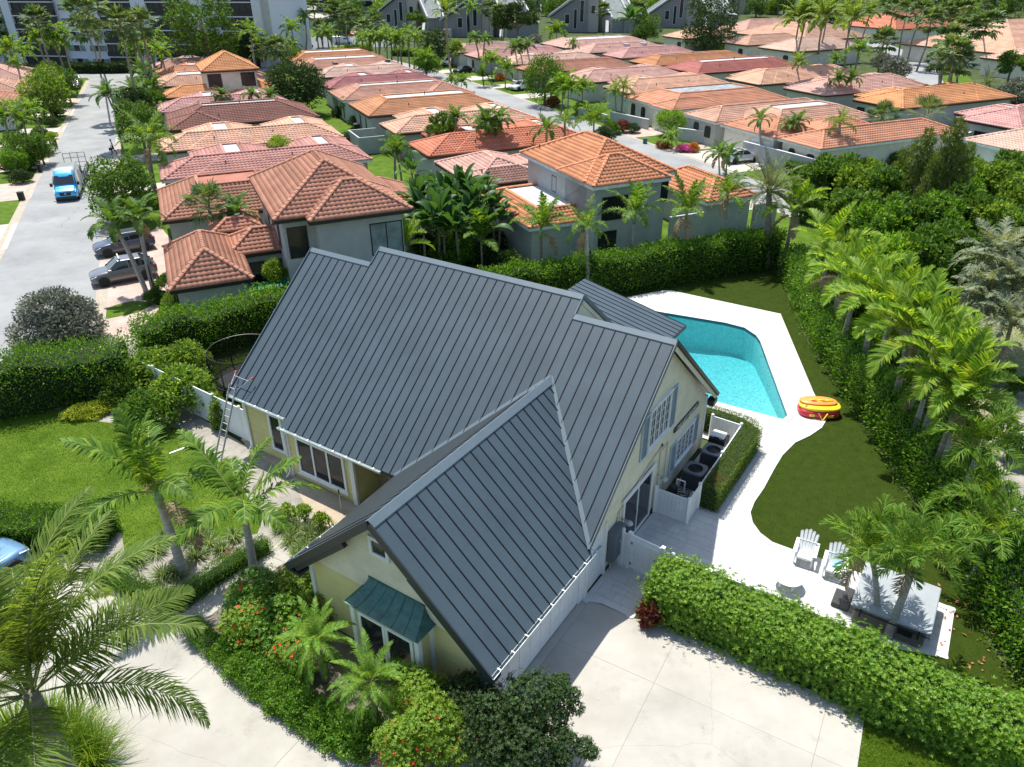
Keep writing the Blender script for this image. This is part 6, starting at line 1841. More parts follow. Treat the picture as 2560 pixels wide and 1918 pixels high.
def slanted(label, u, v, rz, s=1.0, z=0):
 """tall wedge: a white edged slab roof climbing from the left, a shingle slope falling to the right, glazed front between"""
 c = ground(u, v, 0)
 t = thing('slanted_townhouse', label, 'townhouse', tuple(c), rz, 'slanted grey townhouses')
 W, D = 9 * s, 12 * s
 h = 13 * s
 MB().slab([(-12 * s, 0, 0), (0, 0, 0), (0, 0, h * .96), (-12 * s, 0, 4.6 * s)], (0, D, 0)).build('wall', M['grey_board'], t)
 r = MB(); r.slab([(-13 * s, -.9 * s, 4.3 * s), (.2 * s, -.9 * s, h), (.2 * s, D, h), (-13 * s, D, 4.3 * s)], (0, 0, .35 * s)); ro = r.build('raking_roof', M['shingle'], t)
 for y in (-.9 * s, D * .5, D):
  MB().slab([(-13 * s, y, 4.6 * s), (.2 * s, y, h + .3 * s), (.2 * s, y + .55 * s, h + .3 * s), (-13 * s, y + .55 * s, 4.6 * s)], (0, 0, .45 * s)).build('roof_edge', M['pale_trim'], ro)
 MB().box(0, 3.6 * s, .6 * s, D, 0, h * .8).build('centre_wall', M['beige'], t)
 def par(x0, x1, z1, y1, xs, zs, ys, nm):
  MB().slab([(x0 * s, y1 * s, z1 * s), (x1 * s, y1 * s, z1 * s), ((x1 + xs) * s, ys * s, zs * s), ((x0 + xs) * s, ys * s, zs * s)], (0, 0, -.3 * s)).build(nm, M['shingle'], t)
  for x in (x0, x1): MB().slab([((x - .3) * s, y1 * s, (z1 + .5) * s), ((x + .3) * s, y1 * s, (z1 + .5) * s), ((x + xs + .3) * s, ys * s, (zs + .5) * s), ((x + xs - .3) * s, ys * s, (zs + .5) * s)], (0, 0, -1.0 * s)).build('parapet', M['pale_trim'], t)
 par(1.5, 7.5, 14, 9, 6.5, 4.2, -1.5, 'shingle_roof')
 par(8.2, 10.6, 12, 9, 5.0, 5.5, 1.0, 'shingle_roof')
 MB().slab([(1.2 * s, 8.5 * s, 0), (7.7 * s, -1.4 * s, 0), (7.7 * s, -1.4 * s, 3.9 * s), (1.2 * s, 8.5 * s, 13.4 * s)], (.4 * s, .2 * s, 0)).build('wing_wall', M['beige'], t)
 MB().box(7.9 * s, 14 * s, -1.2 * s, D * .7, 0, 3.9 * s).build('wall', M['grey_board'], t)
 MB().box(12 * s, 17.5 * s, -2 * s, D * .6, 0, 3.8 * s).build('garage', M['grey_board'], t)
 MB().slab([(11.6 * s, -2.4 * s, 4.4 * s), (18 * s, -2.4 * s, 3.8 * s), (18 * s, D * .6, 3.8 * s), (11.6 * s, D * .6, 4.4 * s)], (0, 0, .3 * s)).build('garage_roof', M['shingle'], t)
 for x0, x1, z0, z1 in ((-7.5, -5.8, 2.5, 5.5), (-4.6, -3.4, 1.0, 7.0), (-2.6, -1.2, 3, 9.5), (1, 2.6, 5.5, 8)):
  fr = MB().box(x0 * s, x1 * s, -.06 * s if x1 < 0 else .5 * s, .02 * s if x1 < 0 else .62 * s, z0 * s, z1 * s).build('window', M['pale_trim'], t)
  MB().box((x0 + .15) * s, (x1 - .15) * s, -.10 * s if x1 < 0 else .45 * s, -.05 * s if x1 < 0 else .51 * s, (z0 + .15) * s, (z1 - .15) * s).build('pane', M['glass'], fr)
 MB().box(-12 * s, -9 * s, -3 * s, 0, 0, 2.4 * s).build('entry_wall', M['beige'], t)
 MB().slab([(6 * s, -3 * s, 0), (7 * s, -3 * s, 0), (7 * s, 0, 3.2 * s), (6 * s, 0, 3.2 * s)], (0, 0, .4 * s)).build('stair_wall', M['pale_trim'], t)
 return t
slanted('slanted grey townhouse left of the tall coconut palm, red car before it', 880, 66, -.10, .95)
slanted('slanted grey townhouse right behind the tall lone palm', 1040, 80, -.1, 1.0)
slanted('slanted grey townhouse in the middle, dark open front facing us', 1268, 70, -.1, 1.0)
slanted('slanted grey townhouse on the right, half behind the travellers palm', 1480, 60, -.1, 1.0)
slanted('slanted grey townhouse furthest right at the top edge', 1590, 30, -.1, 1.0)
slanted('slanted grey townhouse peeping out between the two middle ones', 1140, 26, -.1, 1.0)
slanted('slanted grey townhouse at the top edge left of the middle', 960, 18, -.1, 1.0)
slanted('slanted grey townhouse at the top edge behind the middle one', 1385, 14, -.1, 1.0)
c = ground(690, 62, 0)
t = thing('clubhouse', 'low cream building with dark windows left of the parking lot', 'building', tuple(c), -.2)
MB().slab([(-16, 0, 0), (8, 0, 0), (8, 0, 3.2), (-16, 0, 3.2)], (0, 14, 0)).build('wall', M['stucco_cream'], t)
MB().slab([(-17, -1, 3.2), (9, -1, 3.2), (9, 15, 6.5), (-17, 15, 6.5)], (0, 0, .3)).build('roof', M['beige'], t)
MB().box(-3, 20, 6, 20, 0, 9).build('upper_wall', M['grey_board'], t)
for i in range(4):
 fr = MB().box(-10 + i * 4, -7.4 + i * 4, -.08, .0, .3, 2.5).build('window', M['white'], t)
 MB().box(-9.85 + i * 4, -7.55 + i * 4, -.12, -.07, .4, 2.4).build('pane', M['glass'], fr)
MB().slab([(-3.2, 5.6, 7), (20, 5.6, 7), (20, 5.6, 8.6), (-3.2, 5.6, 8.6)], (0, .3, 0)).build('band_window', M['glass'], t)
# ---------------------------------------------------------------- vegetation of the near yard
def solve_h(u, v, base):
 b = ground(*base, 0)
 best = min((((ground(u, v, h * .1) - Vector((b.x, b.y, h * .1))).length, h * .1) for h in range(5, 160)))
 return best[1]
def TOP(pts, h): return [tuple(ground(u, v, h))[:2] for u, v in pts]
def ABP(*pts): return [tuple(ab(*p))[:2] for p in pts]
def P(kind, label, u, v, base=None, h=None, L=2.0, **k):
 if h is None: h = solve_h(u, v, base)
 return palm(kind, label, u, v, h, L, base=base, **k)
P('royal', 'wind bent palm in the front lawn bed, left of its twin by the path', 336, 1058, (397, 1238), L=3.3, trunk='trunk_grey', wind=.22, r=.15, n=9)
P('royal', 'wind bent palm beside the footpath, in front of the ladder', 522, 1092, (549, 1243), L=3.2, trunk='trunk_grey', wind=.22, r=.13, n=9)
P('coconut', 'big coconut palm filling the lower left corner over the drive', 62, 1492, None, 7.0, 4.3, r=.2, wind=.2, n=26)
P('pygmy', 'bright pygmy date palm left of the bay window', 683, 1385, None, 1.9, 1.45, r=.08, cat='palm tree')
P('pygmy', 'bright pygmy date palm in front of the bay window', 800, 1472, None, 1.9, 1.45, r=.08)
P('bushy', 'green palm over the hot tub, drooping towards the chairs', 1884, 1196, (1896, 1352), L=1.9, wind=.2, trunk='trunk_grey')
P('bushy', 'leaning green palm over the middle of the hot tub cover', 1985, 1196, (1916, 1378), L=1.9, wind=.2, trunk='trunk_grey')
def on_hedge(u, v, lo=2.4, hi=5.5):
 best = (9e9, 3.0)
 for k in range(int((hi - lo) * 10) + 1):
  h = lo + k * .1; p = ground(u, v, h).to_2d()
  for a, b in zip(HRP, HRP[1:]):
   f = max(0, min(1, (p - a).dot(b - a) / (b - a).length_squared)); dd = (a.lerp(b, f) - p).length
   if dd < best[0]: best = (dd, h)
 return best[1]
HRP = []
_rt = [Vector(p) for p in G2([(1690, 585), (1712, 650), (1752, 740), (1822, 850), (1908, 975), (1980, 1085), (2070, 1230), (2150, 1400), (2240, 1510)])]
for i, p in enumerate(_rt):
 d = (_rt[min(i + 1, len(_rt) - 1)] - _rt[max(i - 1, 0)]).normalized(); n = Vector((-d.y, d.x)); n = n if n.x > 0 else -n
 HRP.append(p + n * .8)
HR = [(1789, 545, 2.5, 'furthest back'), (1852, 622, 2.6, 'second from the far end'), (1926, 688, 2.5, 'third from the far end'), (1993, 742, 2.6, 'fourth from the far end'), (2040, 800, 2.3, 'fifth from the far end'),
 (1716, 455, 2.2, 'thin one at the back corner'), (1815, 590, 2.1, 'between the two at the far end'), (1885, 655, 2.2, 'between second and third'), (1962, 715, 2.2, 'between third and fourth'), (2075, 845, 2.2, 'sixth from the far end')]
for i, (u, v, L, w) in enumerate(HR):
 palm('hedgerow', 'yellow green feather palm in the right hedge, ' + w, u, v, on_hedge(u, v), L * 1.2, group='feather palms standing in the right hedge', wind=.1, n=13)
for u, v, w in ((2003, 832, 'over the ringed grey trunk'), (2072, 880, 'behind the ringed trunk'), (2118, 962, 'beside the sandy path'), (2123, 1086, 'low and bright by the pale stones'), (2146, 1150, 'nearest the corner lawn')):
 palm('bushy', 'dense green palm in the right hedge, ' + w, u, v, on_hedge(u, v, 2.6, 4.6), 2.05, group='dense palms at the near end of the right hedge', wind=.15, trunk='trunk_grey')
P('hedgerow', 'young yellow green palm just behind the metal ridge', 876, 531, None, 2.9, 2.3, n=10)
P('royal', 'palm with spread fronds behind the middle of the metal ridge', 1039, 520, (1041, 578), L=2.8, trunk='trunk_grey')
P('royal', 'palm in front of the white flat roof wing', 1168, 492, None, 4.4, 2.7)
P('queen', 'shaggy palm with a bare grey trunk beside the far metal roof end', 1267, 492, (1272, 644), L=2.2, trunk='trunk_grey')
P('royal', 'palm before the villa window, third along the back hedge', 1371, 462, (1369, 585), L=2.8, trunk='trunk_grey')
P('royal', 'palm before the villa garden wall, fourth along the back hedge', 1483, 456, (1478, 590), L=2.7, trunk='trunk_grey')
P('royal', 'thin upright palm between the villa wing and the silver date palm', 1571, 420, (1569, 570), L=2.2, trunk='trunk_grey')
P('date', 'silver green date palm at the back corner of the turf', 1662, 412, (1656, 578), L=2.9, r=.22)
for u, v, h, L, w in ((999, 424, 4.2, 2.6, 'tallest, before the pink roof'), (906, 442, 3.6, 2.3, 'beside the brown tiled eave'), (947, 478, 3.4, 2.4, 'in the middle of the thicket'), (1029, 458, 3.6, 2.3, 'right of the thicket middle'),
     (1066, 462, 3.2, 2.1, 'against the orange low roof'), (985, 500, 2.8, 2.2, 'low in front'), (915, 505, 2.6, 2.0, 'low behind the frosted window'), (890, 378, 3.0, 1.9, 'with upright leaves by the court wall'),
     (935, 415, 2.6, 1.8, 'small, left of the court wall'), (1045, 500, 2.6, 2.2, 'low at the right')):
 palm('banana', 'banana plant with broad torn leaves, ' + w, u, v, h, L, name='banana_plant', cat='plant', group='banana plants between the two villas', r=.09)
P('banana', 'bird of paradise tree on a dark trunk beside the alley', 860, 348, (868, 410), L=2.3, name='bird_of_paradise', cat='plant')
P('bushy', 'yellowish palm behind the bird of paradise in the alley', 853, 322, None, 4.2, 1.8)
back = [ground(1672, 572), ground(1480, 601), ground(1283, 634)]
dd = (back[2] - back[1]).normalized()
hb = [tuple(back[0])[:2], tuple(back[1])[:2], tuple(back[2])[:2], tuple(back[2] + dd * 12)[:2], tuple(back[2] + dd * 17)[:2]]
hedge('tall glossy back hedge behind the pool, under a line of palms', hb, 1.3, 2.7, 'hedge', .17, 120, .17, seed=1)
rt = [Vector(p) for p in G2([(1690, 585), (1712, 650), (1752, 740), (1822, 850), (1908, 975), (1980, 1085), (2070, 1230), (2150, 1400), (2240, 1510)])]
hr = []
for i, p in enumerate(rt):
 d = (rt[min(i + 1, len(rt) - 1)] - rt[max(i - 1, 0)]).normalized(); n = Vector((-d.y, d.x))
 if n.x < 0: n = -n
 hr.append(tuple(p + n * .75))
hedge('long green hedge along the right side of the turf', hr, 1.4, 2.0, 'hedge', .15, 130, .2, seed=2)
und = [Vector(p) + (Vector(q) - Vector(p)).normalized() * 0 for p, q in zip(hr, hr[1:] + hr[:1])]
for i, (f, dx, R) in enumerate([(k * .39 + .1, 1.9 + (k % 3) * .7, 1.25 + .25 * (k % 2)) for k in range(20)]):
 j = min(int(f), len(hr) - 2); p = Vector(hr[j]).lerp(Vector(hr[j + 1]), f - j)
 if f > 4.1 and dx > 2.2: continue
 shrub('leafy undergrowth shrub behind the right hedge', 0, 0, R, ('hedge', 'tree', 'tree_light')[i % 3], group='undergrowth behind the right hedge', at=(p.x + dx, p.y + .2, 0), h=.9, zs=1.15, size=.12, n=2600)
hedge('clipped green hedge in front of the round lawn, left edge', G2([(-70, 1162), (240, 1166)]), 1.5, 1.25, 'hedge', .095, 330, .07, seed=3)
hedge('tall dark green hedge left of the silver shrub', TOP([(-60, 790), (60, 768), (160, 752), (262, 742)], 2.8), 2.2, 2.8, 'hedge', .13, 110, .22, seed=4)
hedge('tall green hedge along the brown villa behind the trampoline', TOP([(292, 702), (420, 670), (540, 640), (612, 632), (660, 628)], 2.7), 1.7, 2.7, 'hedge', .14, 120, .2, seed=5)
fl = [Vector(p) for p in G2([(1398, 1338), (1430, 1350), (1620, 1431), (1868, 1549), (2010, 1616), (2230, 1715)])]
nh = []
for i, p in enumerate(fl):
 d = (fl[min(i + 1, len(fl) - 1)] - fl[max(i - 1, 0)]).normalized(); n = Vector((-d.y, d.x))
 if n.y < 0: n = -n
 nh.append(tuple(p + n * .85))
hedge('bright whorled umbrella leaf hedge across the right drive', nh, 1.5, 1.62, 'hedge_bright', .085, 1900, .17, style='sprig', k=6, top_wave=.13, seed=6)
hedge('clipped box hedge round the air conditioners', ABP((-6.80, 24.9), (-6.78, 30.6), (-7.6, 30.85), (-9.4, 30.9)), .72, 1.22, 'hedge_box', .05, 1100, .035, flat=True, top_wave=.02, seed=7)
for k, (pts, lb) in enumerate((([(228, 1250), (300, 1282), (368, 1322)], 'low clipped hedge at the end of the left drive'), ([(378, 1318), (470, 1250), (578, 1185)], 'low clipped hedge along the left side of the footpath'),
       ([(416, 1352), (440, 1388), (520, 1462), (600, 1525), (700, 1595)], 'low clipped hedge edging the flower bed along the drive'))):
 hedge(lb, G2(pts), .62 if k < 2 else .55, .55 if k < 2 else .45, 'hedge', .055, 700, .06, seed=8 + k)
patch = Vector(ab(-6.78, 25.7, 0))
rb = np.random.default_rng(2)
Pp = rb.normal(0, .22, (420, 3)) * np.array([1, 1.4, .12]) + np.array([patch.x, patch.y, 1.24])
V, F = rand_leaves(Pp, np.tile([0, 0, 1.], (len(Pp), 1)), .055, rb)
hx = [o for o in bpy.data.objects if o.get('label') == 'clipped box hedge round the air conditioners'][0]
add_mesh('dry_patch', np_mesh('dry_patch', V - np.array([*hx.location]), F, leaf_mat('browned_leaf', [(.16, .09, .045), (.25, .15, .09)], .25)), hx)['label'] = 'browned dry patch of the clipped hedge'
shrub('rounded dark green shrub behind the lime ground cover', 141, 822, 1.5, 'tree', size=.1, zs=.9)
for u, v, R, w in ((170, 888, .95, 'left'), (205, 880, 1.0, 'middle'), (240, 868, .9, 'right')):
 shrub('low lime green shrub edging the round lawn, ' + w + ' of the three', u, v, R, 'lime', group='lime green shrubs by the lawn', zs=.42, size=.1, h=.28)
shrub('leafy green shrub left of the white fence, nearest the lawn', 312, 890, 1.55, 'tree', n=3000, size=.1, zs=.9)
shrub('feathery green shrub against the white fence panel', 400, 838, 2.0, 'tree_light', size=.1, zs=.85, style='leaf')
shrub('light green shrub at the far end of the white fence', 330, 800, 2.0, 'tree_light', zs=.8, size=.1)
shrub('yellow green shrub between fence and trampoline', 405, 778, 1.7, 'tree_light', zs=.9, size=.1)
shrub('medium green shrub right of the round dark one', 262, 838, 1.3, 'tree', zs=.9, size=.1)
shrub('small conical shrub beside the ladder foot', 474, 895, .75, 'tree_light', kind='tall', zs=1.3, size=.12, h=.8)
shrub('big silver grey shrub beside the street', 130, 688, 3.0, 'silver', name='silver_shrub', kind='shrub', style='leaf', n=9000, size=.062, zs=.85, h=1.3)
for u, v, R, w in ((555, 1285, 1.5, 'at the top of the bed by the path'), (640, 1268, 1.4, 'by the corner of the yellow wall'), (700, 1290, 1.25, 'against the yellow wall'), (536, 1345, 1.25, 'at the drive side of the bed'),
    (605, 1345, 1.45, 'in the middle of the bed'), (650, 1395, 1.15, 'beside the left pygmy palm')):
 shrub('green flowering shrub with red blossoms, ' + w, u, v, R, 'hibiscus' if u % 2 == 0 else 'hedge', name='flowering_shrub', group='red flowered shrubs in the front bed', n=5200, size=.066, zs=.8, flowers='flower_red', nf=70, fs=.06, h=.85, style='sprig')
for u, v, R, w in ((905, 1500, 1.15, 'upper one at the garage corner'), (935, 1580, 1.35, 'lower one at the bottom edge'), (870, 1610, 1.0, 'left one at the bottom edge')):
 shrub('light green flowering shrub with red blossoms, ' + w, u, v, R, 'hibiscus', name='flowering_shrub', group='light red flowered shrubs at the garage corner', n=6000, size=.068, zs=.95, flowers='flower_red', nf=60, fs=.05, h=1.5, style='sprig')
for u, v, R, h, w in ((1060, 1560, 1.3, 1.7, 'left mass'), (1150, 1530, 1.35, 1.9, 'upper mass against the garage doors'), (1215, 1500, .75, 2.2, 'upright branch nearest the drive'), (1130, 1630, 1.4, 1.4, 'lower mass at the bottom edge'), (1235, 1620, .8, 1.6, 'lower right branch over the drive'), (1010, 1500, 1.0, 1.5, 'part behind the red flowers')):
 shrub('dark olive leaved bush, ' + w, u, v, R, 'tree_dark', name='dark_bush', group='dark olive bushes at the garage door', n=7000, size=.055, zs=1.0, h=h, kind='airy' if R < 1 else 'shrub', style='sprig')
shrub('maroon strap leaved plant at the hedge end by the drive', 1406, 1322, .55, 'red_plant', name='cordyline', cat='plant', kind='shrub', style='needle', size=.34, n=900, zs=1.1, h=.5)
for i, (u, v, R) in enumerate(((295, 1216, .62), (338, 1192, .6), (359, 1168, .55), (413, 1172, .6), (424, 1204, .6), (453, 1180, .55), (383, 1242, .6), (354, 1246, .6), (506, 1164, .5), (440, 1160, .5), (480, 1190, .45))):
 grass_tuft('striped pale grass tuft in the sandy bed under the two bent palms', u, v, R, 'striped', group='striped grass tufts in the sandy bed')
for i, (u, v, R) in enumerate(((612, 1142, .55), (640, 1150, .55), (668, 1160, .55), (697, 1163, .55), (630, 1172, .55), (660, 1185, .55), (690, 1192, .5), (715, 1176, .5), (645, 1198, .45), (720, 1155, .5))):
 grass_tuft('grey green grass tuft in the clump between house and footpath', u, v, R, 'striped', group='grass tufts beside the garage roof', n=190)
for u, v, w in ((618, 1103, 'left'), (655, 1104, 'middle'), (692, 1122, 'right')):
 shrub('bright broad leaved seedling above the grass clump, ' + w, u, v, .42, 'hibiscus', name='seedling', cat='plant', group='broad leaved plants by the dirt strip', size=.24, n=500, zs=1.0, h=.55)
for u, v, R in ((112, 1590, 1.0), (165, 1612, 1.05), (90, 1648, 1.1), (205, 1655, .9), (140, 1668, 1.1), (40, 1610, 1.0)):
 grass_tuft('tall bright green grass under the coconut palm', u, v, R * 1.25, 'blade', group='tall grass clumps under the coconut palm', n=520, hh=1.3, wid=.02, name='tall_grass')
for u, v in ((150, 1240), (190, 1238), (120, 1232), (60, 1225)):
 shrub('small sparse plant in the grey sand left of the drive', u, v, .35, 'tree_light', name='small_plant', cat='plant', group='small plants in the grey sand', n=420, size=.2, zs=.6)
for u, v, R in ((500, 1392, .7), (528, 1432, .75), (570, 1462, .8), (612, 1492, .8), (650, 1520, .8), (695, 1545, .8), (735, 1578, .8), (600, 1425, .8), (640, 1452, .75), (760, 1600, .8), (790, 1560, .7)):
 shrub('low dark green shrub in the bed along the drive', u, v, R, 'hedge', group='low dark shrubs along the drive', size=.09, n=2600, h=.4)
for u, v, h, L in ((930, 470, 3.0, 2.4), (965, 440, 3.6, 2.5), (985, 465, 3.2, 2.4), (1010, 480, 3.0, 2.3), (1050, 435, 3.5, 2.2), (1080, 490, 2.4, 2.0), (900, 470, 2.8, 2.2), (960, 510, 2.3, 2.2), (1020, 445, 3.6, 2.4)):
 palm('banana', 'banana plant filling the thicket between the two villas', u, v, h, L, name='banana_plant', cat='plant', group='banana plants between the two villas', r=.09)
for u, v, R in ((920, 530, 1.4), (960, 540, 1.5), (1000, 545, 1.5), (1050, 545, 1.4), (940, 500, 1.4), (1000, 510, 1.5), (1060, 510, 1.4), (890, 500, 1.3), (985, 480, 1.4), (1040, 480, 1.4), (1100, 560, 1.2)):
 shrub('dark undergrowth below the banana plants', u, v, R, 'tree_dark' if R < 1.45 else 'hedge', group='undergrowth between the villas', size=.12, h=.9, zs=.9)
fr_me = frond_mesh([frond_set('queen')[0][2][0]], 'queen', 'dry_frond')
fr_me.materials.clear(); fr_me.materials.append(LEAF['red_plant']); fr_me.materials.append(M['bark'])
o = add_mesh('fallen_frond', fr_me, None, tuple(ground(478, 1208, .12)), (0, .15, 1.0), 1.0); props(o, 'dry red brown palm frond lying in the sandy bed', 'fallen frond')
# ---------------------------------------------------------------- the overgrown lot on the right
J = [(1800, 395, 2.6, 2.3, 'broad', 'tree'), (1860, 420, 2.6, 2.2, 'broad', 'tree_light'), (1925, 425, 3.2, 2.3, 'broad', 'tree'), (2120, 410, 3.2, 2.4, 'broad', 'tree_light'), (2185, 400, 3.5, 2.4, 'broad', 'tree'),
 (2205, 450, 3.2, 2.4, 'broad', 'tree_light'), (1845, 470, 2.8, 2.0, 'broad', 'tree'), (1900, 500, 3.0, 2.1, 'broad', 'hedge'), (1962, 492, 3.2, 2.2, 'broad', 'tree'), (2020, 490, 3.4, 2.2, 'broad', 'hedge'), (2085, 480, 3.2, 2.3, 'broad', 'tree'),
 (2145, 500, 3.0, 2.0, 'broad', 'tree_light'), (1915, 568, 2.6, 2.0, 'ball', 'hedge_bright'), (1990, 570, 2.7, 2.1, 'broad', 'tree'), (2050, 555, 3.0, 2.0, 'broad', 'tree'), (1965, 640, 2.0, 1.5, 'broad', 'tree'), (1760, 400, 2.2, 1.8, 'broad', 'tree'),
 (2000, 425, 3.0, 2.1, 'broad', 'tree'), (1880, 610, 2.2, 1.3, 'broad', 'tree'), (2060, 430, 3.2, 2.0, 'broad', 'hedge'), (2205, 510, 2.6, 1.9, 'broad', 'tree'), (2020, 690, 1.2, 1.2, 'shrub', 'tree_light'), (1745, 440, 1.8, 1.5, 'broad', 'hedge')]
for i, (u, v, h, R, kd, lf) in enumerate(J):
 lab = {'tree': 'green broad leaved tree in the overgrown lot right of the turf', 'tree_light': 'light green leafy tree in the overgrown lot right of the turf', 'hedge': 'glossy green big leaved tree in the overgrown lot right of the turf',
  'hedge_bright': 'rounded bright green tree in the overgrown lot behind the hedge palms'}[lf]
 tree(lab, u, v, h * .82, R * 1.12, kd, lf, group='trees of the overgrown lot', n=4200, size=.13, var=i % 3, zs=1.0)
for u, v, h, R, w in ((1990, 350, 6.0, 1.7, 'left'), (2052, 335, 7.0, 1.8, 'middle, tallest'), (2010, 400, 4.8, 1.5, 'front'), (2075, 375, 5.5, 1.6, 'right'), (1950, 372, 4.4, 1.5, 'leftmost, low')):
 tree('feathery needle leaved tree over the overgrown lot, ' + w, u, v, h, R, 'tall', 'pine', name='feathery_tree', group='feathery trees of the overgrown lot', n=5200, size=.075, style='needle', zs=1.35)
for u, v, h, L, w in ((2150, 560, 5.2, 2.7, 'upper crown'), (2195, 610, 5.0, 2.6, 'crown at the right edge'), (2130, 640, 4.2, 2.2, 'left crown over the clearing'), (2185, 700, 3.6, 2.3, 'lowest crown')):
 palm('silverfan', 'grey green arching palm at the right edge, ' + w, u, v, h, L, group='grey green palms at the right edge', trunk='trunk')
for u, v, h, R in ((2165, 800, .8, .8), (2200, 830, .7, .7), (2130, 790, .6, .7), (2100, 720, .5, .6), (2190, 960, .9, .9)):
 shrub('low green shrub by the sandy path at the right edge', u, v, R, 'tree', group='low shrubs by the sandy path', h=h, size=.12)
# ---------------------------------------------------------------- street trees and palms of the rows
fp = dict(far=True)
def cluster(kind, label, group, items, **k):
 for it in items:
  u, v, h, L = it[:4]
  base = it[4] if len(it) > 4 else None
  palm(kind, label, u, v, h, L, base=base, group=group, far=True, **k)
P('christmas', 'arching palm in front of the two grey cars, left of the pair', 246, 484, (316, 630), L=2.1, trunk='trunk_grey')
P('christmas', 'arching palm in front of the two grey cars, right of the pair', 298, 470, (332, 627), L=2.1, trunk='trunk_grey')
P('sabal', 'grey green fan palm in the court of the brown villa', 450, 443, None, 4.4, 2.0)
P('christmas', 'green palm in the court of the brown villa, right of the fan palm', 512, 464, None, 3.6, 2.0)
P('queen', 'tall feathery palm beside the salmon roof with a thick trunk', 322, 306, (338, 422), L=3.5, r=.2, n=20)
tree('dense green tree on the verge below the blue van', 262, 412, 2.8, 3.2, 'broad', 'tree', n=6500, size=.07)
tree('bright green tree on the verge right of the walking man', 300, 268, 3.8, 3.2, 'broad', 'tree', n=4600, size=.08)
shrub('bougainvillea with magenta flowers behind the grey wagon', 366, 608, 1.2, 'tree', name='bougainvillea', size=.09, n=2200, zs=1.0, flowers='flower_pink', nf=70, fs=.09, h=1.4, kind='airy')
shrub('green shrub at the foot of the brown hut, beside the lamp post', 335, 638, .9, 'tree', size=.13)
shrub('boxy shrub against the white wall of the brown hut', 372, 650, .9, 'hedge_box', size=.1, zs=1.1)
shrub('round shrub by the patio door of the brown villa', 592, 585, 1.0, 'tree_light', size=.11, h=2.2, zs=1.1)
shrub('leafy shrub on the verge by the street, below the palms', 318, 430, 1.4, 'hedge_bright', size=.11)
shrub('small green shrub beside the salmon house wall', 440, 398, 1.1, 'hedge', size=.12)
G_ = 'palms along the verge of the street'
cluster('christmas', 'small dark palm on the verge between street and west row', G_, [(232, 207, 4.5, 2.6, (257, 252)), (288, 197, 4.5, 2.6), (306, 152, 4.5, 2.8), (316, 168, 4, 2.6), (330, 190, 3.8, 2.6)])
tree('loose flowering tree on the verge beside the pink roof', 318, 213, 3.2, 3.0, 'airy', 'tree', n=3000, size=.09)
tree('olive green tree on the verge beside the dark brown roof', 286, 226, 3.0, 2.6, 'broad', 'tree_dark', n=3000, size=.09)
tree('big round dark green tree between the west and east rows', 640, 186, 4.2, 4.6, 'ball', 'tree_dark', n=6500, size=.075, zs=.85)
T_ = 'trees left of the street'
for u, v, h, R, lf, w in ((98, 205, 3.4, 4.2, 'tree_light', 'biggest, beside the pale house'), (141, 178, 3.6, 2.6, 'tree', 'tall narrow, by the white cars'), (49, 322, 2.2, 2.4, 'tree', 'by the pink drive'), (86, 322, 1.8, 1.9, 'tree', 'right of the one by the pink drive'),
      (30, 345, 1.6, 1.7, 'hedge', 'behind the street lamp shadow'), (8, 75, 6, 5.5, 'tree_light', 'at the left edge before the apartments')):
 tree('green tree left of the street, ' + w, u, v, h, R, 'broad', lf, group=T_, n=3600)
tree('pink flowering oleander at the bend of the street', 109, 160, 3.0, 3.2, 'shrub', 'tree', n=3200)
cluster('queen', 'slim palm in a front garden left of the street', 'palms left of the street', [(32, 245, 4.5, 2.4), (70, 240, 4.8, 2.4), (8, 252, 4.5, 2.4), (50, 262, 4, 2.2), (35, 137, 6, 2.2, (44, 160))])
for u, v, R, lf in ((20, 358, 1.2, 'red_plant'), (60, 352, 1.4, 'tree'), (85, 285, 1.3, 'tree'), (110, 262, 1.3, 'tree_dark'), (120, 240, 1.3, 'tree'), (45, 380, 1.3, 'tree_dark'), (112, 292, .9, 'hibiscus'), (75, 300, 1.2, 'tree')):
 shrub('low garden shrub left of the street' if lf != 'red_plant' else 'maroon leaved shrub left of the street', u, v, R, lf, group='garden shrubs left of the street')
hedge('dark clipped hedge at the foot of the apartment block', G2([(150, 158), (240, 158), (330, 156)]), 2.2, 1.9, 'tree_dark', .35, 26, .15, seed=20)
A_ = 'palms in front of the apartment block'
cluster('sabal', 'round headed fan palm before the apartment block', A_, [(189, 32, 15, 3.0, (219, 142)), (186, 68, 12, 3.0, (212, 142)), (82, 50, 12, 3.0), (260, 56, 13, 3.0), (287, 70, 11, 3), (304, 56, 12, 3), (566, 108, 7, 2.8), (596, 105, 7, 2.8)])
cluster('queen', 'feathery palm before the apartment block', A_, [(109, 84, 9, 3.6, (140, 143)), (82, 86, 9, 3.4), (137, 84, 9, 3.6, (158, 167)), (120, 96, 7, 3.4), (20, 106, 7, 3.4), (45, 112, 6, 3.2), (290, 96, 8, 3.6), (318, 88, 8, 3.4), (336, 86, 8, 3.4), (348, 116, 6.5, 3.0, (352, 150)), (300, 112, 6, 3.2),
                   (541, 72, 10, 3.4), (330, 112, 6, 3)])
tree('large light green tree before the dark balconies of the apartment block', 430, 54, 10, 7.2, 'broad', 'tree', n=5600, size=.06)
tree('spreading pandanus like shrub below the apartment block tree', 452, 104, 4, 4.2, 'shrub', 'sabal', n=2800, style='needle', size=.16)
tree('dark leafy tree at the right foot of the apartment block', 548, 104, 4, 4, 'broad', 'tree_dark', n=2800)
tree('dark green tree behind the low orange roofs', 500, 108, 4, 3.6, 'broad', 'tree_dark', n=2600)
N_ = 'palms round the parking lot'
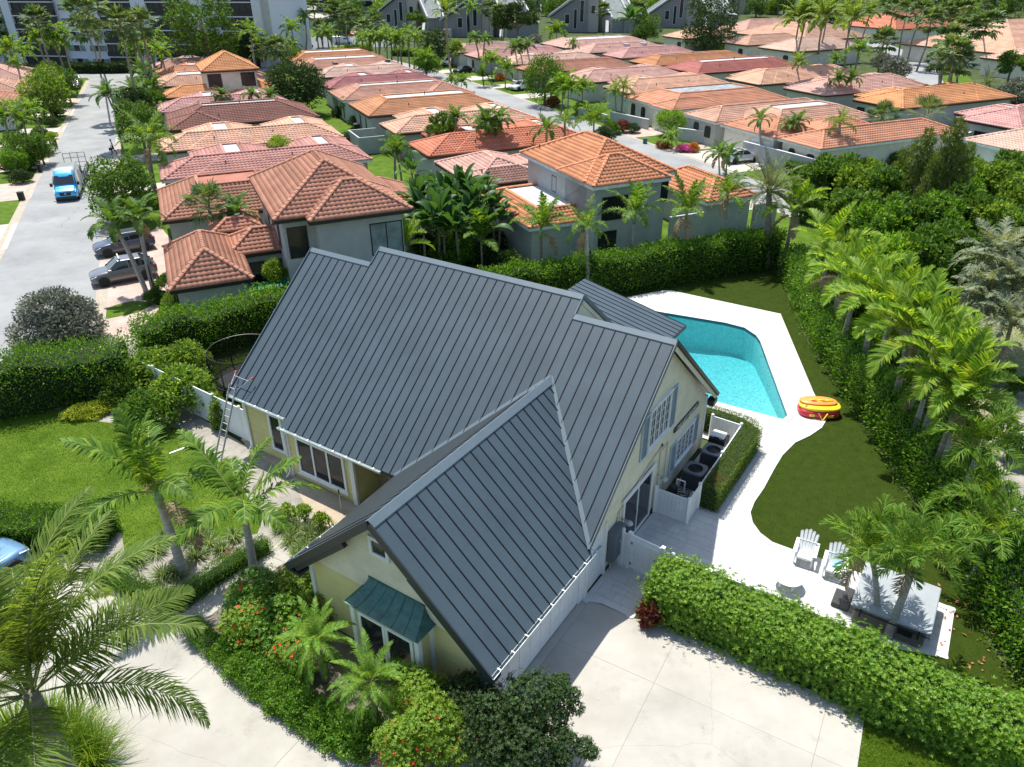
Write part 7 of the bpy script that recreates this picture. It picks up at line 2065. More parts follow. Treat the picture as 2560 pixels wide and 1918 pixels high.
cluster('sabal', 'round headed fan palm near the parking lot', N_, [(639, 24, 10, 3.0, (646, 61)), (677, 17, 10, 3.0), (710, 17, 10, 3.2), (729, 26, 9, 3.2), (749, 30, 9, 3.2), (716, 36, 8, 3), (766, 44, 8, 3), (786, 64, 6.5, 3.2), (811, 52, 8, 3.2), (604, 112, 6, 3.0), (690, 60, 5, 2.6)])
cluster('queen', 'feathery palm near the parking lot', N_, [(659, 40, 9, 2.8), (706, 74, 5.5, 3.2, (710, 100)), (697, 78, 5, 3), (630, 64, 8, 3.4), (632, 100, 5, 3.0), (796, 84, 6, 3.2), (810, 88, 5.5, 3), (823, 84, 6, 3.2), (845, 84, 6, 3), (862, 86, 6, 3), (854, 96, 5, 2.8), (882, 72, 7, 3.2), (896, 82, 6.5, 3), (782, 88, 5, 2.8), (835, 72, 6.5, 3)])
for u, v, h, R, kd, lf, w in ((628, 128, 3, 3.4, 'broad', 'tree', 'right of the big dark tree top'), (739, 70, 3, 2.8, 'ball', 'tree_dark', 'clipped round by the red car'), (835, 28, 5, 7, 'broad', 'tree_light', 'wide and pale before the townhouses'), (934, 100, 4, 4.4, 'broad', 'tree_dark', 'dense before the tall lone palm'),
       (984, 110, 3.2, 3.2, 'airy', 'tree_light', 'airy beside the brown grey roof'), (1114, 42, 8, 6.5, 'airy', 'tree_dark', 'dark and open before the townhouses'), (591, 26, 6, 6, 'broad', 'tree', 'beside the apartment block end'),
       (580, 60, 5, 4.5, 'broad', 'tree', 'left of the cream clubhouse'), (900, 40, 6, 4, 'airy', 'tree', 'before the slanted wall'), (600, 84, 3, 3.6, 'broad', 'tree_light', 'low by the verge lawn')):
 tree('green tree ' + w, u, v, h, R, kd, lf, group=None, n=3200)
tree('bushy green shrub by the white wagon and dark car', 919, 134, 3.0, 3.6, 'shrub', 'tree', n=3000)
palm('coconut', 'tall lone coconut palm rising beside the middle road', 963, 28, 12.5, 2.9, base=(973, 151), far=True, r=.2)
hedge('light green hedge along the parking lot', G2([(720, 118), (760, 114), (800, 108)]), 2, 1.5, 'hibiscus', .4, 18, .15, seed=21)
hedge('bright clipped hedge beyond the peach roofs', G2([(850, 120), (910, 122)]), 2.4, 1.6, 'hedge_bright', .35, 22, .12, seed=22)
M_ = 'slim palms along the middle road'
cluster('christmas', 'slim palm with a small dark crown by the middle road', M_, [(1026, 84, 8, 2.2, (1033, 144)), (1047, 88, 7.5, 2.2, (1042, 142)), (1112, 106, 6, 2.4, (1120, 141)), (1123, 102, 6.2, 2.4, (1124, 142)), (1139, 101, 6.2, 2.2, (1138, 138)), (1237, 96, 5, 2.2, (1237, 123))])
P('queen', 'palm pair before the peach roof by the road, left one', 1329, 198, (1331, 264), L=2.4)
P('queen', 'palm pair before the peach roof by the road, right one', 1347, 190, (1341, 262), L=2.4)
cluster('bushy', 'dense low palm clump beside the middle road', 'palm clumps beside the middle road', [(1061, 136, 3, 3.0), (1093, 152, 3, 2.4), (1216, 186, 4, 2.8), (1228, 196, 3.6, 2.8), (1258, 192, 3.4, 2.8), (998, 178, 2, 1.9), (975, 176, 1.4, 1.6), (919, 130, 3.6, 3.2)])
P('bushy', 'wide bright palm clump at the bend before the orange villa', 1283, 262, None, 3.4, 2.9, n=20)
tree('dense dark green tree beside the white wagon, left of the palm clump', 1177, 168, 4.2, 3.6, 'ball', 'tree', n=5000, size=.07, zs=1.1)
shrub('rounded green shrub below the wide palm clump', 1305, 288, 1.6, 'tree_dark', size=.11)
P('christmas', 'bright feather palm above the coral roof, left of the orange ridge', 1181, 282, None, 4.6, 2.1)
P('queen', 'thin palm beside the orange ridge', 1220, 266, None, 5.0, 1.9)
cluster('christmas', 'dark palm growing in the coral house court', 'palms before the coral roof', [(1051, 264, 5.5, 2.0, (1058, 318)), (1079, 262, 5.5, 2.0, (1075, 318)), (1062, 276, 4.6, 1.9, (1068, 320)), (1042, 280, 4, 1.8), (985, 256, 5.4, 2.0)])
tree('loose reddish green tree before the coral roof', 955, 284, 3.6, 2.7, 'airy', 'tree', n=4200, size=.075, zs=1.15)
tree('thin plumeria tree above the salmon ridge', 600, 308, 4.6, 1.5, 'airy', 'tree_light', n=900)
C_ = 'small palms in the roof courts'
cluster('christmas', 'small bright palm rising from a roof court', C_, [(478, 207, 4.4, 1.8), (543, 207, 4.4, 1.8), (583, 208, 4.4, 1.8)], trunk='trunk')
cluster('bushy', 'palm clump before the orange upper storey', C_, [(500, 160, 5.4, 1.9), (515, 156, 5.6, 1.9), (524, 164, 5, 1.9)])
shrub('small bright palm shrub between salmon and peach roofs', 598, 314 - 8, 1.0, 'hibiscus', name='court_plant', cat='plant', size=.2, h=3.6)
palm('bushy', 'yellow green plant in the court behind the salmon flat deck', 690 - 0, 358 - 0, 3.2, 1.4, far=True)
tree('clipped round bright green bush before the arched door', 1449, 262, 1.8, 2.3, 'ball', 'hedge_bright', name='clipped_bush', cat='bush', n=5200, size=.07, zs=.75)
P('pygmy', 'low feathery palm in front of the clipped round bush', 1452, 294, None, 1.6, 1.9, n=26)
shrub('purple pink flowering ground shrub by the middle road', 1478, 320, 1.4, 'flower_pink', name='flower_bed', cat='flowers', size=.08, n=3000, zs=.5, h=.4)
shrub('dark mauve flowering shrub left of the pink one', 1433, 312, 1.3, 'red_plant', name='flower_bed', cat='flowers', size=.09, zs=.6, h=.4)
shrub('brown and yellow croton right of the pink flowers', 1498, 318, .9, 'flower_orange', name='croton', cat='plant', size=.12, zs=.8)
for u, v, R, lf, lb in ((1346, 272, 1.5, 'red_plant', 'dark reddish shrub at the white court gate'), (1320, 276, 1.5, 'tree', 'green shrub left of the white court gate'), (1368, 276, 1.2, 'tree_dark', 'dark shrub at the white gate pier'), (1256, 232, 1.5, 'tree', 'green shrub by the hydrant'),
      (1195, 218, 1.5, 'red_plant', 'mauve shrub beside the white wagon'), (1080, 166, 1.3, 'flower_orange', 'orange red hedge bush by the drive'), (1040, 156, 1.3, 'tree', 'green bush at the drive, left of the orange one'), (1136, 172, 1.4, 'red_plant', 'mauve ground shrub on the verge'),
      (1156, 85, 2.6, 'silver', 'silver grey shrub before the pink roofs'), (1381, 76, 2.8, 'silver', 'silver grey shrub beside the travellers palm'), (1522, 95, 3.4, 'silver', 'silver grey shrub below the dark round tree'), (1562, 100, 2.2, 'tree', 'green shrub right of the silver one'),
      (1538, 152, 1.8, 'silver', 'small silver shrub before the dark red roof'), (1197 + 1000, 196, 3.6, 'silver', 'silver shrub at the right edge of the picture'), (1934, 146, 3.6, 'silver', 'round silver grey shrub beside the curved street'), (1905, 128, 2.6, 'silver', 'silver shrub behind the round one'),
      (1290, 140, 1.8, 'tree', 'green shrub in a roof court by the clay brown house'), (1330, 142, 1.4, 'tree_light', 'smaller green shrub in the clay brown house court')):
 shrub(lb, u, v, R, lf, size=.1, h=R * .55)
cluster('banana', 'travellers palm fan between the townhouses', None, [(1364, 50, 6, 5.0)])
tree('big dark round tree before the pale houses', 1536, 56, 6.5, 7.6, 'broad', 'tree_dark', n=5600, size=.06)
cluster('sabal', 'round headed fan palm among the slanted townhouses', 'fan palms among the townhouses', [(1054, 20, 8, 3.2), (1072, 16, 8, 3.2), (1104, 50, 6, 3.2), (1090, 46, 6.5, 3.2), (1304, 24, 7, 3.4), (1080, 30, 8, 3)])
cluster('bushy', 'dense palm clump before the slanted townhouses', None, [(1202, 70, 3.4, 4.0)])
R_ = 'tall coconut palms in the right background'
cluster('coconut', 'tall coconut palm in the right background', R_, [(1726, 49, 11, 4.4, (1726, 108)), (1740, 42, 11.5, 4.4), (1779, 38, 13, 4.6, (1768, 127)), (1835, 48, 11, 4.8, (1832, 104)), (1846, 20, 12, 4.6), (1790, 20, 11, 4.2), (1880, 28, 10, 4.2)])
palm('coconut', 'yellow drooping coconut palm over the light orange roof', 1726, 140, 6, 2.6, base=(1720, 172), far=True)
cluster('sabal', 'round fan palm along the curved street', 'fan palms along the curved street', [(1909, 94, 8, 3.2, (1898, 165)), (2029, 134, 6.5, 3.0, (2029, 181)), (2060, 118, 8, 3.2, (2053, 184)), (2072, 140, 6.5, 3.2, (2067, 184)), (2130, 58, 10, 3.4, (2120, 92)), (2088, 68, 9, 3.4), (2050, 88, 8, 3.2), (2010, 50, 9, 3.4), (2040, 30, 9, 3.6), (2080, 30, 9, 3.6),
  (1960, 24, 10, 3.6), (1990, 30, 10, 3.6), (1930, 20, 10, 3.6)])
cluster('queen', 'dark palm behind the pink roof of the right rows', None, [(1856, 108, 6, 3.2)])
cluster('queen', 'palm leaning by the light orange roof', None, [(1807, 130, 4.4, 2.6)])
cluster('christmas', 'palm of the pair before the pink roof in the right rows', 'palm pair before the pink roof', [(1812, 172, 4.8, 2.0, (1812, 211)), (1839, 172, 4.8, 2.0, (1836, 209))])
P('date', 'silvery upright date palm by the right edge of the street', 2130, 182, (2124, 212), L=3.0, n=30)
tree('loose green tree at the right edge before the large pale roof', 2190, 136, 4.5, 4.0, 'airy', 'tree', n=3400)
P('fan', 'tall fan palm with a shaggy dead skirt, right of the orange roofs', 2003, 250, (1979, 327), L=2.7, skirt=True, r=.26, n=20, trunk='trunk_grey')
P('sabal', 'round fan palm left of the shaggy tall one', 1906, 254, (1898, 308), L=2.3, r=.2)
P('queen', 'feather palm before the long orange garage house roof', 1814, 268, (1803, 369), L=2.1, trunk='trunk_grey')
P('christmas', 'slim palm before the garage doors', 1642, 258, (1645, 351), L=1.8, trunk='trunk_grey')
P('christmas', 'slim palm right of the garage doors, left of two', 1708, 272, (1708, 348), L=1.8, trunk='trunk_grey')
P('christmas', 'slim palm right of the garage doors, right of two', 1724, 264, (1718, 349), L=1.8, trunk='trunk_grey')
P('christmas', 'drooping palm before the white car, left trunk', 1553, 332, (1555, 388), L=1.9, trunk='trunk_grey')
P('christmas', 'drooping palm before the white car, right trunk', 1574, 334, (1568, 376), L=1.9, trunk='trunk_grey')
for u, v, R, lf, lb in ((1757, 352, 1.5, 'hedge_bright', 'bright green shrub below the garage house wall'), (1790, 360, 1.5, 'tree', 'green shrub at the wall, right of the bright one'), (1880, 358, 1.6, 'hibiscus', 'yellow green shrub before the long orange roof'), (1840, 350, 1.5, 'tree', 'leafy shrub in the middle of the long wall'),
      (2070, 318, 1.6, 'tree', 'green bush behind the blue parasol'), (2035, 330, 1.4, 'tree_light', 'light green bush left of the blue parasol'), (2120, 330, 1.8, 'pine', 'feathery bush before the blush roof'), (1940, 345, 1.6, 'tree', 'shrub below the shaggy fan palm'), (2110, 262, 2.0, 'hedge_bright', 'bright hedge bush behind the shaggy palm')):
 shrub(lb, u, v, R, lf, size=.11)
hedge('bright hedge before the vivid orange house', G2([(1755, 215), (1790, 222), (1830, 232)]), 1.6, 1.4, 'hedge_bright', .22, 40, .12, seed=24)
hedge('dark hedge below the garden wall of the garage house', G2([(1700, 372), (1740, 385)]), 1.2, 1.2, 'hedge', .16, 70, .12, seed=25)
for u, v, R, w in ((752, 300, 1.6, 'by the salmon roof end'), (770, 262, 1.5, 'by the first condenser'), (735, 240, 1.5, 'below the big dark tree')):
 shrub('dark green shrub in the alley, ' + w, u, v, R, 'tree_dark', size=.11)
cluster('bushy', 'young palm in the alley between the rows', 'young palms in the alley', [(760, 345, 1.6, 1.3), (752, 226, 2.2, 1.8)])
rngw = np.random.default_rng(77)
cnt = 0
for i in range(900):
 x, y = rngw.uniform(-190, 330), rngw.uniform(200, 430)
 if abs(x) > y * .80 + 10: continue
 up_, vp_ = x * math.cos(TH) + y * math.sin(TH), -x * math.sin(TH) + y * math.cos(TH)
 if x < -60 and y < 222: continue
 if 24 < up_ < 76 and 215 < vp_ < 272: continue
 if 22 < up_ < 240 and vp_ < 196 + (40 if up_ < 60 else 0): continue
 if -62 < x < 130 and 240 < y < 264 : continue
 if y < 300 and -60 < x < 130 and rngw.random() < .5: continue
 R = rngw.uniform(4, 7.5)
 k = rngw.random()
 if k < .4:
  palm(['sabal', 'queen'][int(rngw.integers(0, 2))], 'palm in the woods beyond the townhouses', 0, 0, rngw.uniform(7, 11), 3.6, at=(x, y, 0) if False else (x, y, 8), far=True, group='palms in the far woods')
 else:
  tree('green tree in the woods beyond the townhouses', 0, 0, R * .8, R, 'broad', ['tree', 'tree_light', 'tree_dark', 'tree'][int(rngw.integers(0, 4))], group='trees in the far woods', at=(x, y, R * .8), n=3800 if False else 3200)
 cnt += 1
 if cnt > 260: break
from collections import defaultdict
_gr = defaultdict(list)
for o in COL.objects:
 if o.get('group') and o.get('label') and o.parent is None: _gr[(o['group'], o['label'])].append(o)
ORD = 'first second third fourth fifth sixth seventh eighth ninth tenth eleventh twelfth thirteenth fourteenth fifteenth sixteenth seventeenth eighteenth nineteenth twentieth'.split()
RI = RCAM.T
def screen_x(o):
 ch = [c for c in o.children if c.name.split('.')[0] in ('crown', 'frond', 'foliage', 'blades', 'body')]
 p = o.location + (ch[0].location if ch else Vector((0, 0, 0)))
 c = RI @ np.array([p.x, p.y, p.z - CAM_H]); return c[0] / c[2]
for (g, l), os_ in _gr.items():
 if 1 < len(os_) <= 20 and 'far woods' not in g:
  os_.sort(key=screen_x)
  for k, o in enumerate(os_):
   tail = ', leftmost' if k == 0 else ', rightmost' if k == len(os_) - 1 else ', %s from the left' % ORD[k]
   if len((l + tail).split()) <= 16: o['label'] = l + tail
# ---------------------------------------------------------------- vehicles
M['tyre'] = mat('tyre_rubber', (.012, .012, .013), rough=.8)
M['rim'] = mat('alloy_rim', (.35, .36, .37), rough=.3, metal=.8)
M['rim_dark'] = mat('dark_rim', (.03, .03, .032), rough=.35, metal=.6)
M['car_glass'] = mat('car_glass', (.015, .02, .025), rough=.05, spec=.9)
M['lamp_white'] = mat('head_lamp_lens', (.7, .72, .75), rough=.15)
M['lamp_red'] = mat('tail_lamp_lens', (.35, .02, .02), rough=.2)
def paint(name, c): return mat(name, c, rough=.28, metal=.35, coat=.8, spec=.5, noise=.03)
def loft(stations, n_corner=4):
 """stations: (x, half width bottom, half width top, z bottom, z top, corner radius)"""
 mb = MB(); rings = []
 for x, wb, wt, zb, zt, r in stations:
  ring = []
  half = [(wb * .9, zb), (wb, zb + .10), (wb, zb + (zt - zb) * .45)]
  for k in range(n_corner):
   a = math.pi / 2 * k / (n_corner - 1)
   ring_w = wt - r + r * math.cos(a)
   half.append((ring_w, zt - r + r * math.sin(a)))
  half.append((wt * .4, zt + .02))
  pts = [(x, y, z) for y, z in half] + [(x, -y, z) for y, z in half[::-1]]
  rings.append(pts)
 n = len(rings[0])
 for r_ in rings: mb.v += r_
 for i in range(len(rings) - 1):
  for j in range(n):
   a, b = i * n + j, i * n + (j + 1) % n
   mb.f.append((a, b, b + n, a + n))
 mb.f.append(tuple(range(n))[::-1]); e = (len(rings) - 1) * n
 mb.f.append(tuple(e + j for j in range(n)))
 return mb
def wheel(parent, x, y, r, w, side, rimm):
 mb = MB(); prof = [(r * .62, -w / 2), (r * .94, -w / 2), (r, -w * .3), (r, w * .3), (r * .94, w / 2), (r * .62, w / 2)]
 m = MB().lathe(prof, 18)
 o = m.build('tyre', M['tyre'], None)
 wh = thing('wheel', None, None); wh.parent = parent; wh.location = (x, y, r); wh.rotation_euler = (math.pi / 2 * (1 if side > 0 else -1), 0, 0)
 o.parent = wh
 rm = MB(); rm.lathe([(r * .64, -.03), (r * .64, .05), (r * .56, .055), (r * .54, .02)], 18)
 for k in range(5):
  a = k * 1.2566
  rm.beam((r * .1 * math.cos(a), r * .1 * math.sin(a), .045), (r * .58 * math.cos(a), r * .58 * math.sin(a), .04), r * .16, .03)
 rm.lathe([(r * .16, .0), (r * .16, .06), (r * .05, .07)], 10)
 ro = rm.build('rim', M[rimm], wh)
 sgn = -1 if side > 0 else 1
 ro.location = (0, 0, sgn * w * -.32) if False else (0, 0, w * .18 * (1 if False else -sgn * -1))
 return wh
def car(name, label, loc, rz, color, L=4.7, W=1.9, H=1.66, rimm='rim_dark', rack=False, group=None, sedan=False, hood=.27):
 """front towards +x"""
 t = thing(name, label, 'car', loc, rz, group)
 p = paint(name + '_paint_%d' % (int(abs(loc[0] * 100)) % 9973), color)
 hw = W / 2
 b = .98 if not sedan else .90
 st = [(0, hw * .74, hw * .70, .42, .70, .10), (.10, hw * .86, hw * .80, .28, .80, .16), (.45, hw * .97, hw * .90, .22, .90, .18), (L * .2, hw, hw * .93, .2, b, .2), (L * .30, hw, hw * .94, .2, b + .04, .16),
  (L * .55, hw, hw * .95, .2, b + .06, .14), (L * .80, hw, hw * .95, .2, b + .10, .16), (L * .93, hw * .97, hw * .88, .25, b + .09, .2), (L * .985, hw * .9, hw * .80, .35, b + .0, .2), (L, hw * .8, hw * .72, .45, b - .10, .12)]
 st = [(L / 2 - x, *r) for x, *r in st]
 bo = loft(st).build('body', p, t, smooth=True)
 x = lambda f: L / 2 - L * f
 zb = b + .03
 A = [(x(.27), hw * .82, zb), (x(.44), hw * .66, H - .06), (x(.78 if not sedan else .70), hw * .66, H - .08), (x(.955 if not sedan else .90), hw * .76, zb + .08)]
 g = MB()
 L_ = [Vector((a, w, z)) for a, w, z in A]; R_ = [Vector((a, -w, z)) for a, w, z in A]
 g.poly([L_[0], R_[0], R_[1], L_[1]]).poly([L_[1], R_[1], R_[2], L_[2]]).poly([L_[2], R_[2], R_[3], L_[3]])
 g.poly([L_[0], L_[1], L_[2], L_[3]]); g.poly([R_[3], R_[2], R_[1], R_[0]]); g.poly([L_[3], R_[3], R_[0], L_[0]])
 go = g.build('windows', M['car_glass'], t)
 r = MB(); k = .05
 r.slab([L_[1] + Vector((.02, 0, .0)), R_[1] + Vector((.02, 0, 0)), R_[2] + Vector((-.02, 0, 0)), L_[2] + Vector((-.02, 0, 0))], (0, 0, .055))
 r.build('roof', p, t, bevel=.03)
 for S, s in ((L_, 1), (R_, -1)):
  q = MB()
  for a, c, w in ((S[0], S[1], .07), (S[1].lerp(S[2], .42), S[0].lerp(S[3], .47), .07), (S[2], S[3], .13), (S[1], S[2], .05)): q.beam(a, c, w, .05, (0, s, 0))
  q.build('pillars', p, t)
  MB().box(x(.305) - .1, x(.305) + .12, s * hw * .98 - .09, s * hw * .98 + .10, zb + .0, zb + .16).build('mirror', p, t, bevel=.03)
  MB().slab([(x(.02), s * hw * .62, .66), (x(.02), s * hw * .84, .68), (x(.10), s * hw * .93, .80), (x(.09), s * hw * .70, .82)], (.03, 0, .02)).build('headlight', M['lamp_white'], t)
  MB().box(x(1.0) + .0, x(.965), s * hw * .80 - .12, s * hw * .80 + .08, b - .16, b + .02).build('tail_light', M['lamp_red'], t)
  MB().box(x(.50) - .10, x(.50) + .10, s * hw - .01 if s > 0 else -hw - .02, s * hw + .02 if s > 0 else -hw + .01, b - .10, b - .07).build('door_handle', p, t)
  MB().box(x(.72), x(.30), s * hw - .012 if s > 0 else -hw - .015, s * hw + .015 if s > 0 else -hw + .012, .26, .36).build('sill_trim', M['black'], t)
  for f in (.185, .80):
   MB().lathe([(.40, -.02), (.40, .02)], 20).build('wheel_arch', M['black'], t, loc=(x(f), s * (hw - .004), .36), rot=(math.pi / 2, 0, 0))
   wheel(t, x(f), s * (hw - .09), .36, .22, s, rimm)
 MB().box(L / 2 - .03, L / 2 + .005, -hw * .45, hw * .45, .44, .64).build('grille', M['black'], t, bevel=.02)
 MB().box(L / 2 - .2, L / 2 - .04, -hw * .7, hw * .7, .24, .34).build('lower_intake', M['black'], t)
 if rack:
  for f in (.48, .66):
   MB().box(x(f) - .035, x(f) + .035, -hw * .62, hw * .62, H + .12, H + .16).build('roof_bar', M['white'], t)
   for s in (-1, 1): MB().box(x(f) - .05, x(f) + .05, s * hw * .6 - .05, s * hw * .6 + .05, H - .02, H + .12).build('bar_foot', M['black'], t)
 return t
def src(u, v, z=0): return ground(u / SC, v / SC, z)
def between(a, b, off=0):
 """middle of two ground points and the heading from b to a"""
 m = (a + b) / 2; d = (a - b); return m, math.atan2(d.y, d.x)
z2c = lambda u, v: (200 + u * .12072, 540 + v * .12072)
for lab, nm, f, r, col, rk in (('grey wagon with two white roof bars, parked nearest on the pink drive', 'estate_car', (620, 1455), (1400, 1310), (.17, .165, .16), True), ('dark blue grey car behind the grey wagon, half under palm fronds', 'hatchback_car', (610, 860), (1440, 705), (.075, .085, .11), False)):
 a, b = src(*z2c(*f)), src(*z2c(*r))
 d = (a - b).normalized(); n = Vector((-d.y, d.x, 0))
 if n.y < 0: n = -n
 m = (a + b) / 2 + n * .9
 car(nm, lab, tuple(m + d * .12), math.atan2(d.y, d.x), col, 4.45, 1.9, 1.64, 'rim_dark', rk)
for lab, nm, u, v, u2, v2, col in (
  ('white wagon on the drive beside the dense round tree', 'estate_car', 1108, 197, 1145, 192, (.72, .73, .73)), ('white car on the drive beside the tall lone palm', 'estate_car', 958, 144, 985, 138, (.72, .73, .73)),
  ('black car parked beside the pale pink house', 'saloon_car', 986, 160, 1012, 156, (.012, .013, .016)), ('white car half behind the drooping palm at the garage doors', 'saloon_car', 1622, 347, 1575, 352, (.70, .71, .71)),
  ('red car in front of the slanted townhouse', 'saloon_car', 760, 79, 770, 76, (.45, .012, .012)), ('silver car at the edge of the parking lot, behind the dark one', 'saloon_car', 632, 96, 650, 94, (.5, .52, .54)),
  ('dark car at the edge of the parking lot', 'saloon_car', 645, 107, 672, 105, (.03, .035, .04)), ('teal car between the silver and dark cars', 'saloon_car', 636, 102, 655, 100, (.03, .10, .12)),
  ('white car by the bend of the street, nearer one', 'saloon_car', 160, 196, 164, 186, (.7, .71, .71)), ('white car by the bend of the street, further one', 'saloon_car', 164, 184, 168, 176, (.66, .68, .7))):
 a, b = ground(u, v), ground(u2, v2); m, h = between(a, b)
 car(nm, lab, tuple(m), h, col, 4.5 if abs(u - u2) > 15 or True else 4.2, 1.85, 1.62 if nm != 'saloon_car' else 1.48, 'rim', False, sedan=nm == 'saloon_car')
car('saloon_car', 'pale blue car half hidden by the coconut palm at the left edge', tuple(ground(-78, 1285)), 1.1, (.18, .34, .55), 4.6, 1.85, 1.5, sedan=True)
def van(name, label, loc, rz, front, body, L=5.6, W=2.05, H=2.6, rack=False):
 t = thing(name, label, 'van', loc, rz)
 pf, pb = paint(name + '_front', front), paint(name + '_body', body)
 hw = W / 2
 fr = loft([(L / 2, hw * .78, hw * .74, .45, .95, .12), (L / 2 - .12, hw * .93, hw * .88, .35, 1.05, .16), (L / 2 - .45, hw, hw * .92, .3, 1.18, .2), (L / 2 - 1.0, hw, hw * .92, .3, 1.36, .2), (L / 2 - 1.15, hw, hw * .93, .3, 1.42, .2)])
 fr.build('bonnet', pf, t, smooth=True)
 cb = loft([(L / 2 - .95, hw, hw * .93, .3, 1.40, .15), (L / 2 - 1.75, hw, hw * .88, .3, H - .28, .22), (L / 2 - 2.1, hw, hw * .88, .3, H - .08, .25), (L / 2 - 2.25, hw, hw * .89, .3, H - .02, .26)])
 cb.build('cab', pf, t, smooth=True)
 bx = loft([(L / 2 - 2.2, hw, hw * .89, .3, H, .26), (L / 2 - 2.6, hw, hw * .9, .3, H + .03, .24), (-L / 2 + .1, hw, hw * .9, .3, H + .02, .24), (-L / 2, hw * .96, hw * .86, .35, H - .04, .2)])
 bx.build('load_box', pb, t, smooth=True)
 MB().slab([(L / 2 - .98, -hw * .86, 1.44), (L / 2 - .98, hw * .86, 1.44), (L / 2 - 1.68, hw * .80, H - .42), (L / 2 - 1.68, -hw * .80, H - .42)], (.035, 0, .03)).build('windscreen', M['car_glass'], t)
 for s in (-1, 1):
  y = s * (hw + .004)
  MB().slab([(L / 2 - 1.05, y, 1.42), (L / 2 - 1.75, s * hw * .92, H - .5), (L / 2 - 2.35, s * hw * .92, H - .5), (L / 2 - 2.35, y, 1.38)], (0, s * .015, 0)).build('side_window', M['car_glass'], t)
  MB().box(L / 2 - 1.35, L / 2 - 1.15, s * (hw + .16) - .12, s * (hw + .16) + .10, 1.28, 1.62).build('mirror', M['black'], t, bevel=.03)
  MB().slab([(L / 2 - .08, s * hw * .60, .86), (L / 2 - .10, s * hw * .90, .88), (L / 2 - .42, s * hw * .95, 1.12), (L / 2 - .3, s * hw * .68, 1.08)], (.03, 0, .02)).build('headlight', M['lamp_white'], t)
  for f in (L / 2 - .95, -L / 2 + 1.1):
   MB().lathe([(.42, -.02), (.42, .02)], 18).build('wheel_arch', M['black'], t, loc=(f, s * (hw - .004), .36), rot=(math.pi / 2, 0, 0))
   wheel(t, f, s * (hw - .1), .35, .24, s, 'rim_dark')
  MB().box(L / 2 - .62, L / 2 - .52, s * hw * .42 - .22, s * hw * .42 + .22, 1.215, 1.235).build('bonnet_vent', M['black'], t)
 MB().slab([(L / 2 + .01, -hw * .52, .92), (L / 2 + .01, hw * .52, .92), (L / 2 + .02, hw * .44, .60), (L / 2 + .02, -hw * .44, .60)], (.015, 0, 0)).build('grille', M['black'], t, bevel=.0)
 MB().tube([(L / 2 + .03, 0, .78), (L / 2 + .05, 0, .78)], .09, 12).build('badge', M['rim'], t)
 MB().box(L / 2 - .25, L / 2 + .05, -hw * .86, hw * .86, .26, .52).build('bumper', M['black'], t, bevel=.05)
 if rack:
  r = MB()
  for s in (-1, 1):
   for z in (H + .25, H + .5): r.beam((-L / 2 - 1.2, s * hw * .95, z), (-L / 2 + 1.2, s * hw * .95, z), .05, .05)
  for xx in (-L / 2 + 1.2, -L / 2, -L / 2 - 1.2):
   r.beam((xx, -hw * .95, H + .5), (xx, hw * .95, H + .5), .05, .05)
   for s in (-1, 1): r.beam((xx, s * hw * .95, 1.2 if xx < -L / 2 else H), (xx, s * hw * .95, H + .5), .05, .05)
  r.build('roof_rack', M['black'], t)
 return t
za = lambda u, v: (90 + u * .12072, 330 + v * .12072)
a, b = src(*za(640, 1480)), uv(-9.6, 90)
m = src(*za(655, 1450))
hd = TH - math.pi / 2 - .05
fwd = Vector((math.cos(hd), math.sin(hd), 0))
vc = m - fwd * 2.8
van('delivery_van', 'bright blue van with a white high roof driving down the street', tuple(vc), hd, (.035, .42, .80), (.74, .76, .78))
tc_ = vc - fwd * 5.6
t = thing('flatbed_trailer', 'dark equipment trailer with a mesh ramp right behind the blue van', 'trailer', tuple(tc_), hd)
MB().box(-2.2, 2.2, -1.05, 1.05, .55, .65).build('bed', M['black'], t)
rk = MB()
for s in (-1.15, 1.15):
 for z in (1.0, 1.5): rk.beam((-2.2, s, z), (2.2, s, z), .06, .06)
 for xx in (-2.2, -.7, .7, 2.2): rk.beam((xx, s, .6), (xx, s, 1.5), .06, .06)
rk.build('side_rails', M['black'], t)
rp = MB()
for y in np.linspace(-1.05, 1.05, 4): rp.beam((-2.25, y, .6), (-2.6, y, 2.5), .05, .05)
for q in np.linspace(0, 1, 5): rp.beam((-2.25 - .35 * q, -1.05, .6 + 1.9 * q), (-2.25 - .35 * q, 1.05, .6 + 1.9 * q), .04, .04)
rp.build('ramp', M['black'], t)
MB().box(-1.8, -.4, -.7, .5, .65, 1.4).build('mower', mat('grey_mower', (.08, .085, .09), rough=.5, noise=.4, scale=4), t, bevel=.1)
MB().box(.3, 1.5, -1.35, -.75, .7, 1.7).build('tool_box', M['black'], t, bevel=.05)
MB().beam((2.2, 0, .55), (3.4, 0, .5), .1, .1).build('tow_bar', M['black'], t)
for s in (-1, 1): wheel(t, -.3, s * 1.15, .32, .2, s, 'rim_dark')
van('panel_van', 'white panel van standing in the parking lot', tuple(ground(740, 96)), .25, (.62, .65, .68), (.62, .65, .68), 5.4, 2.0, 2.2)
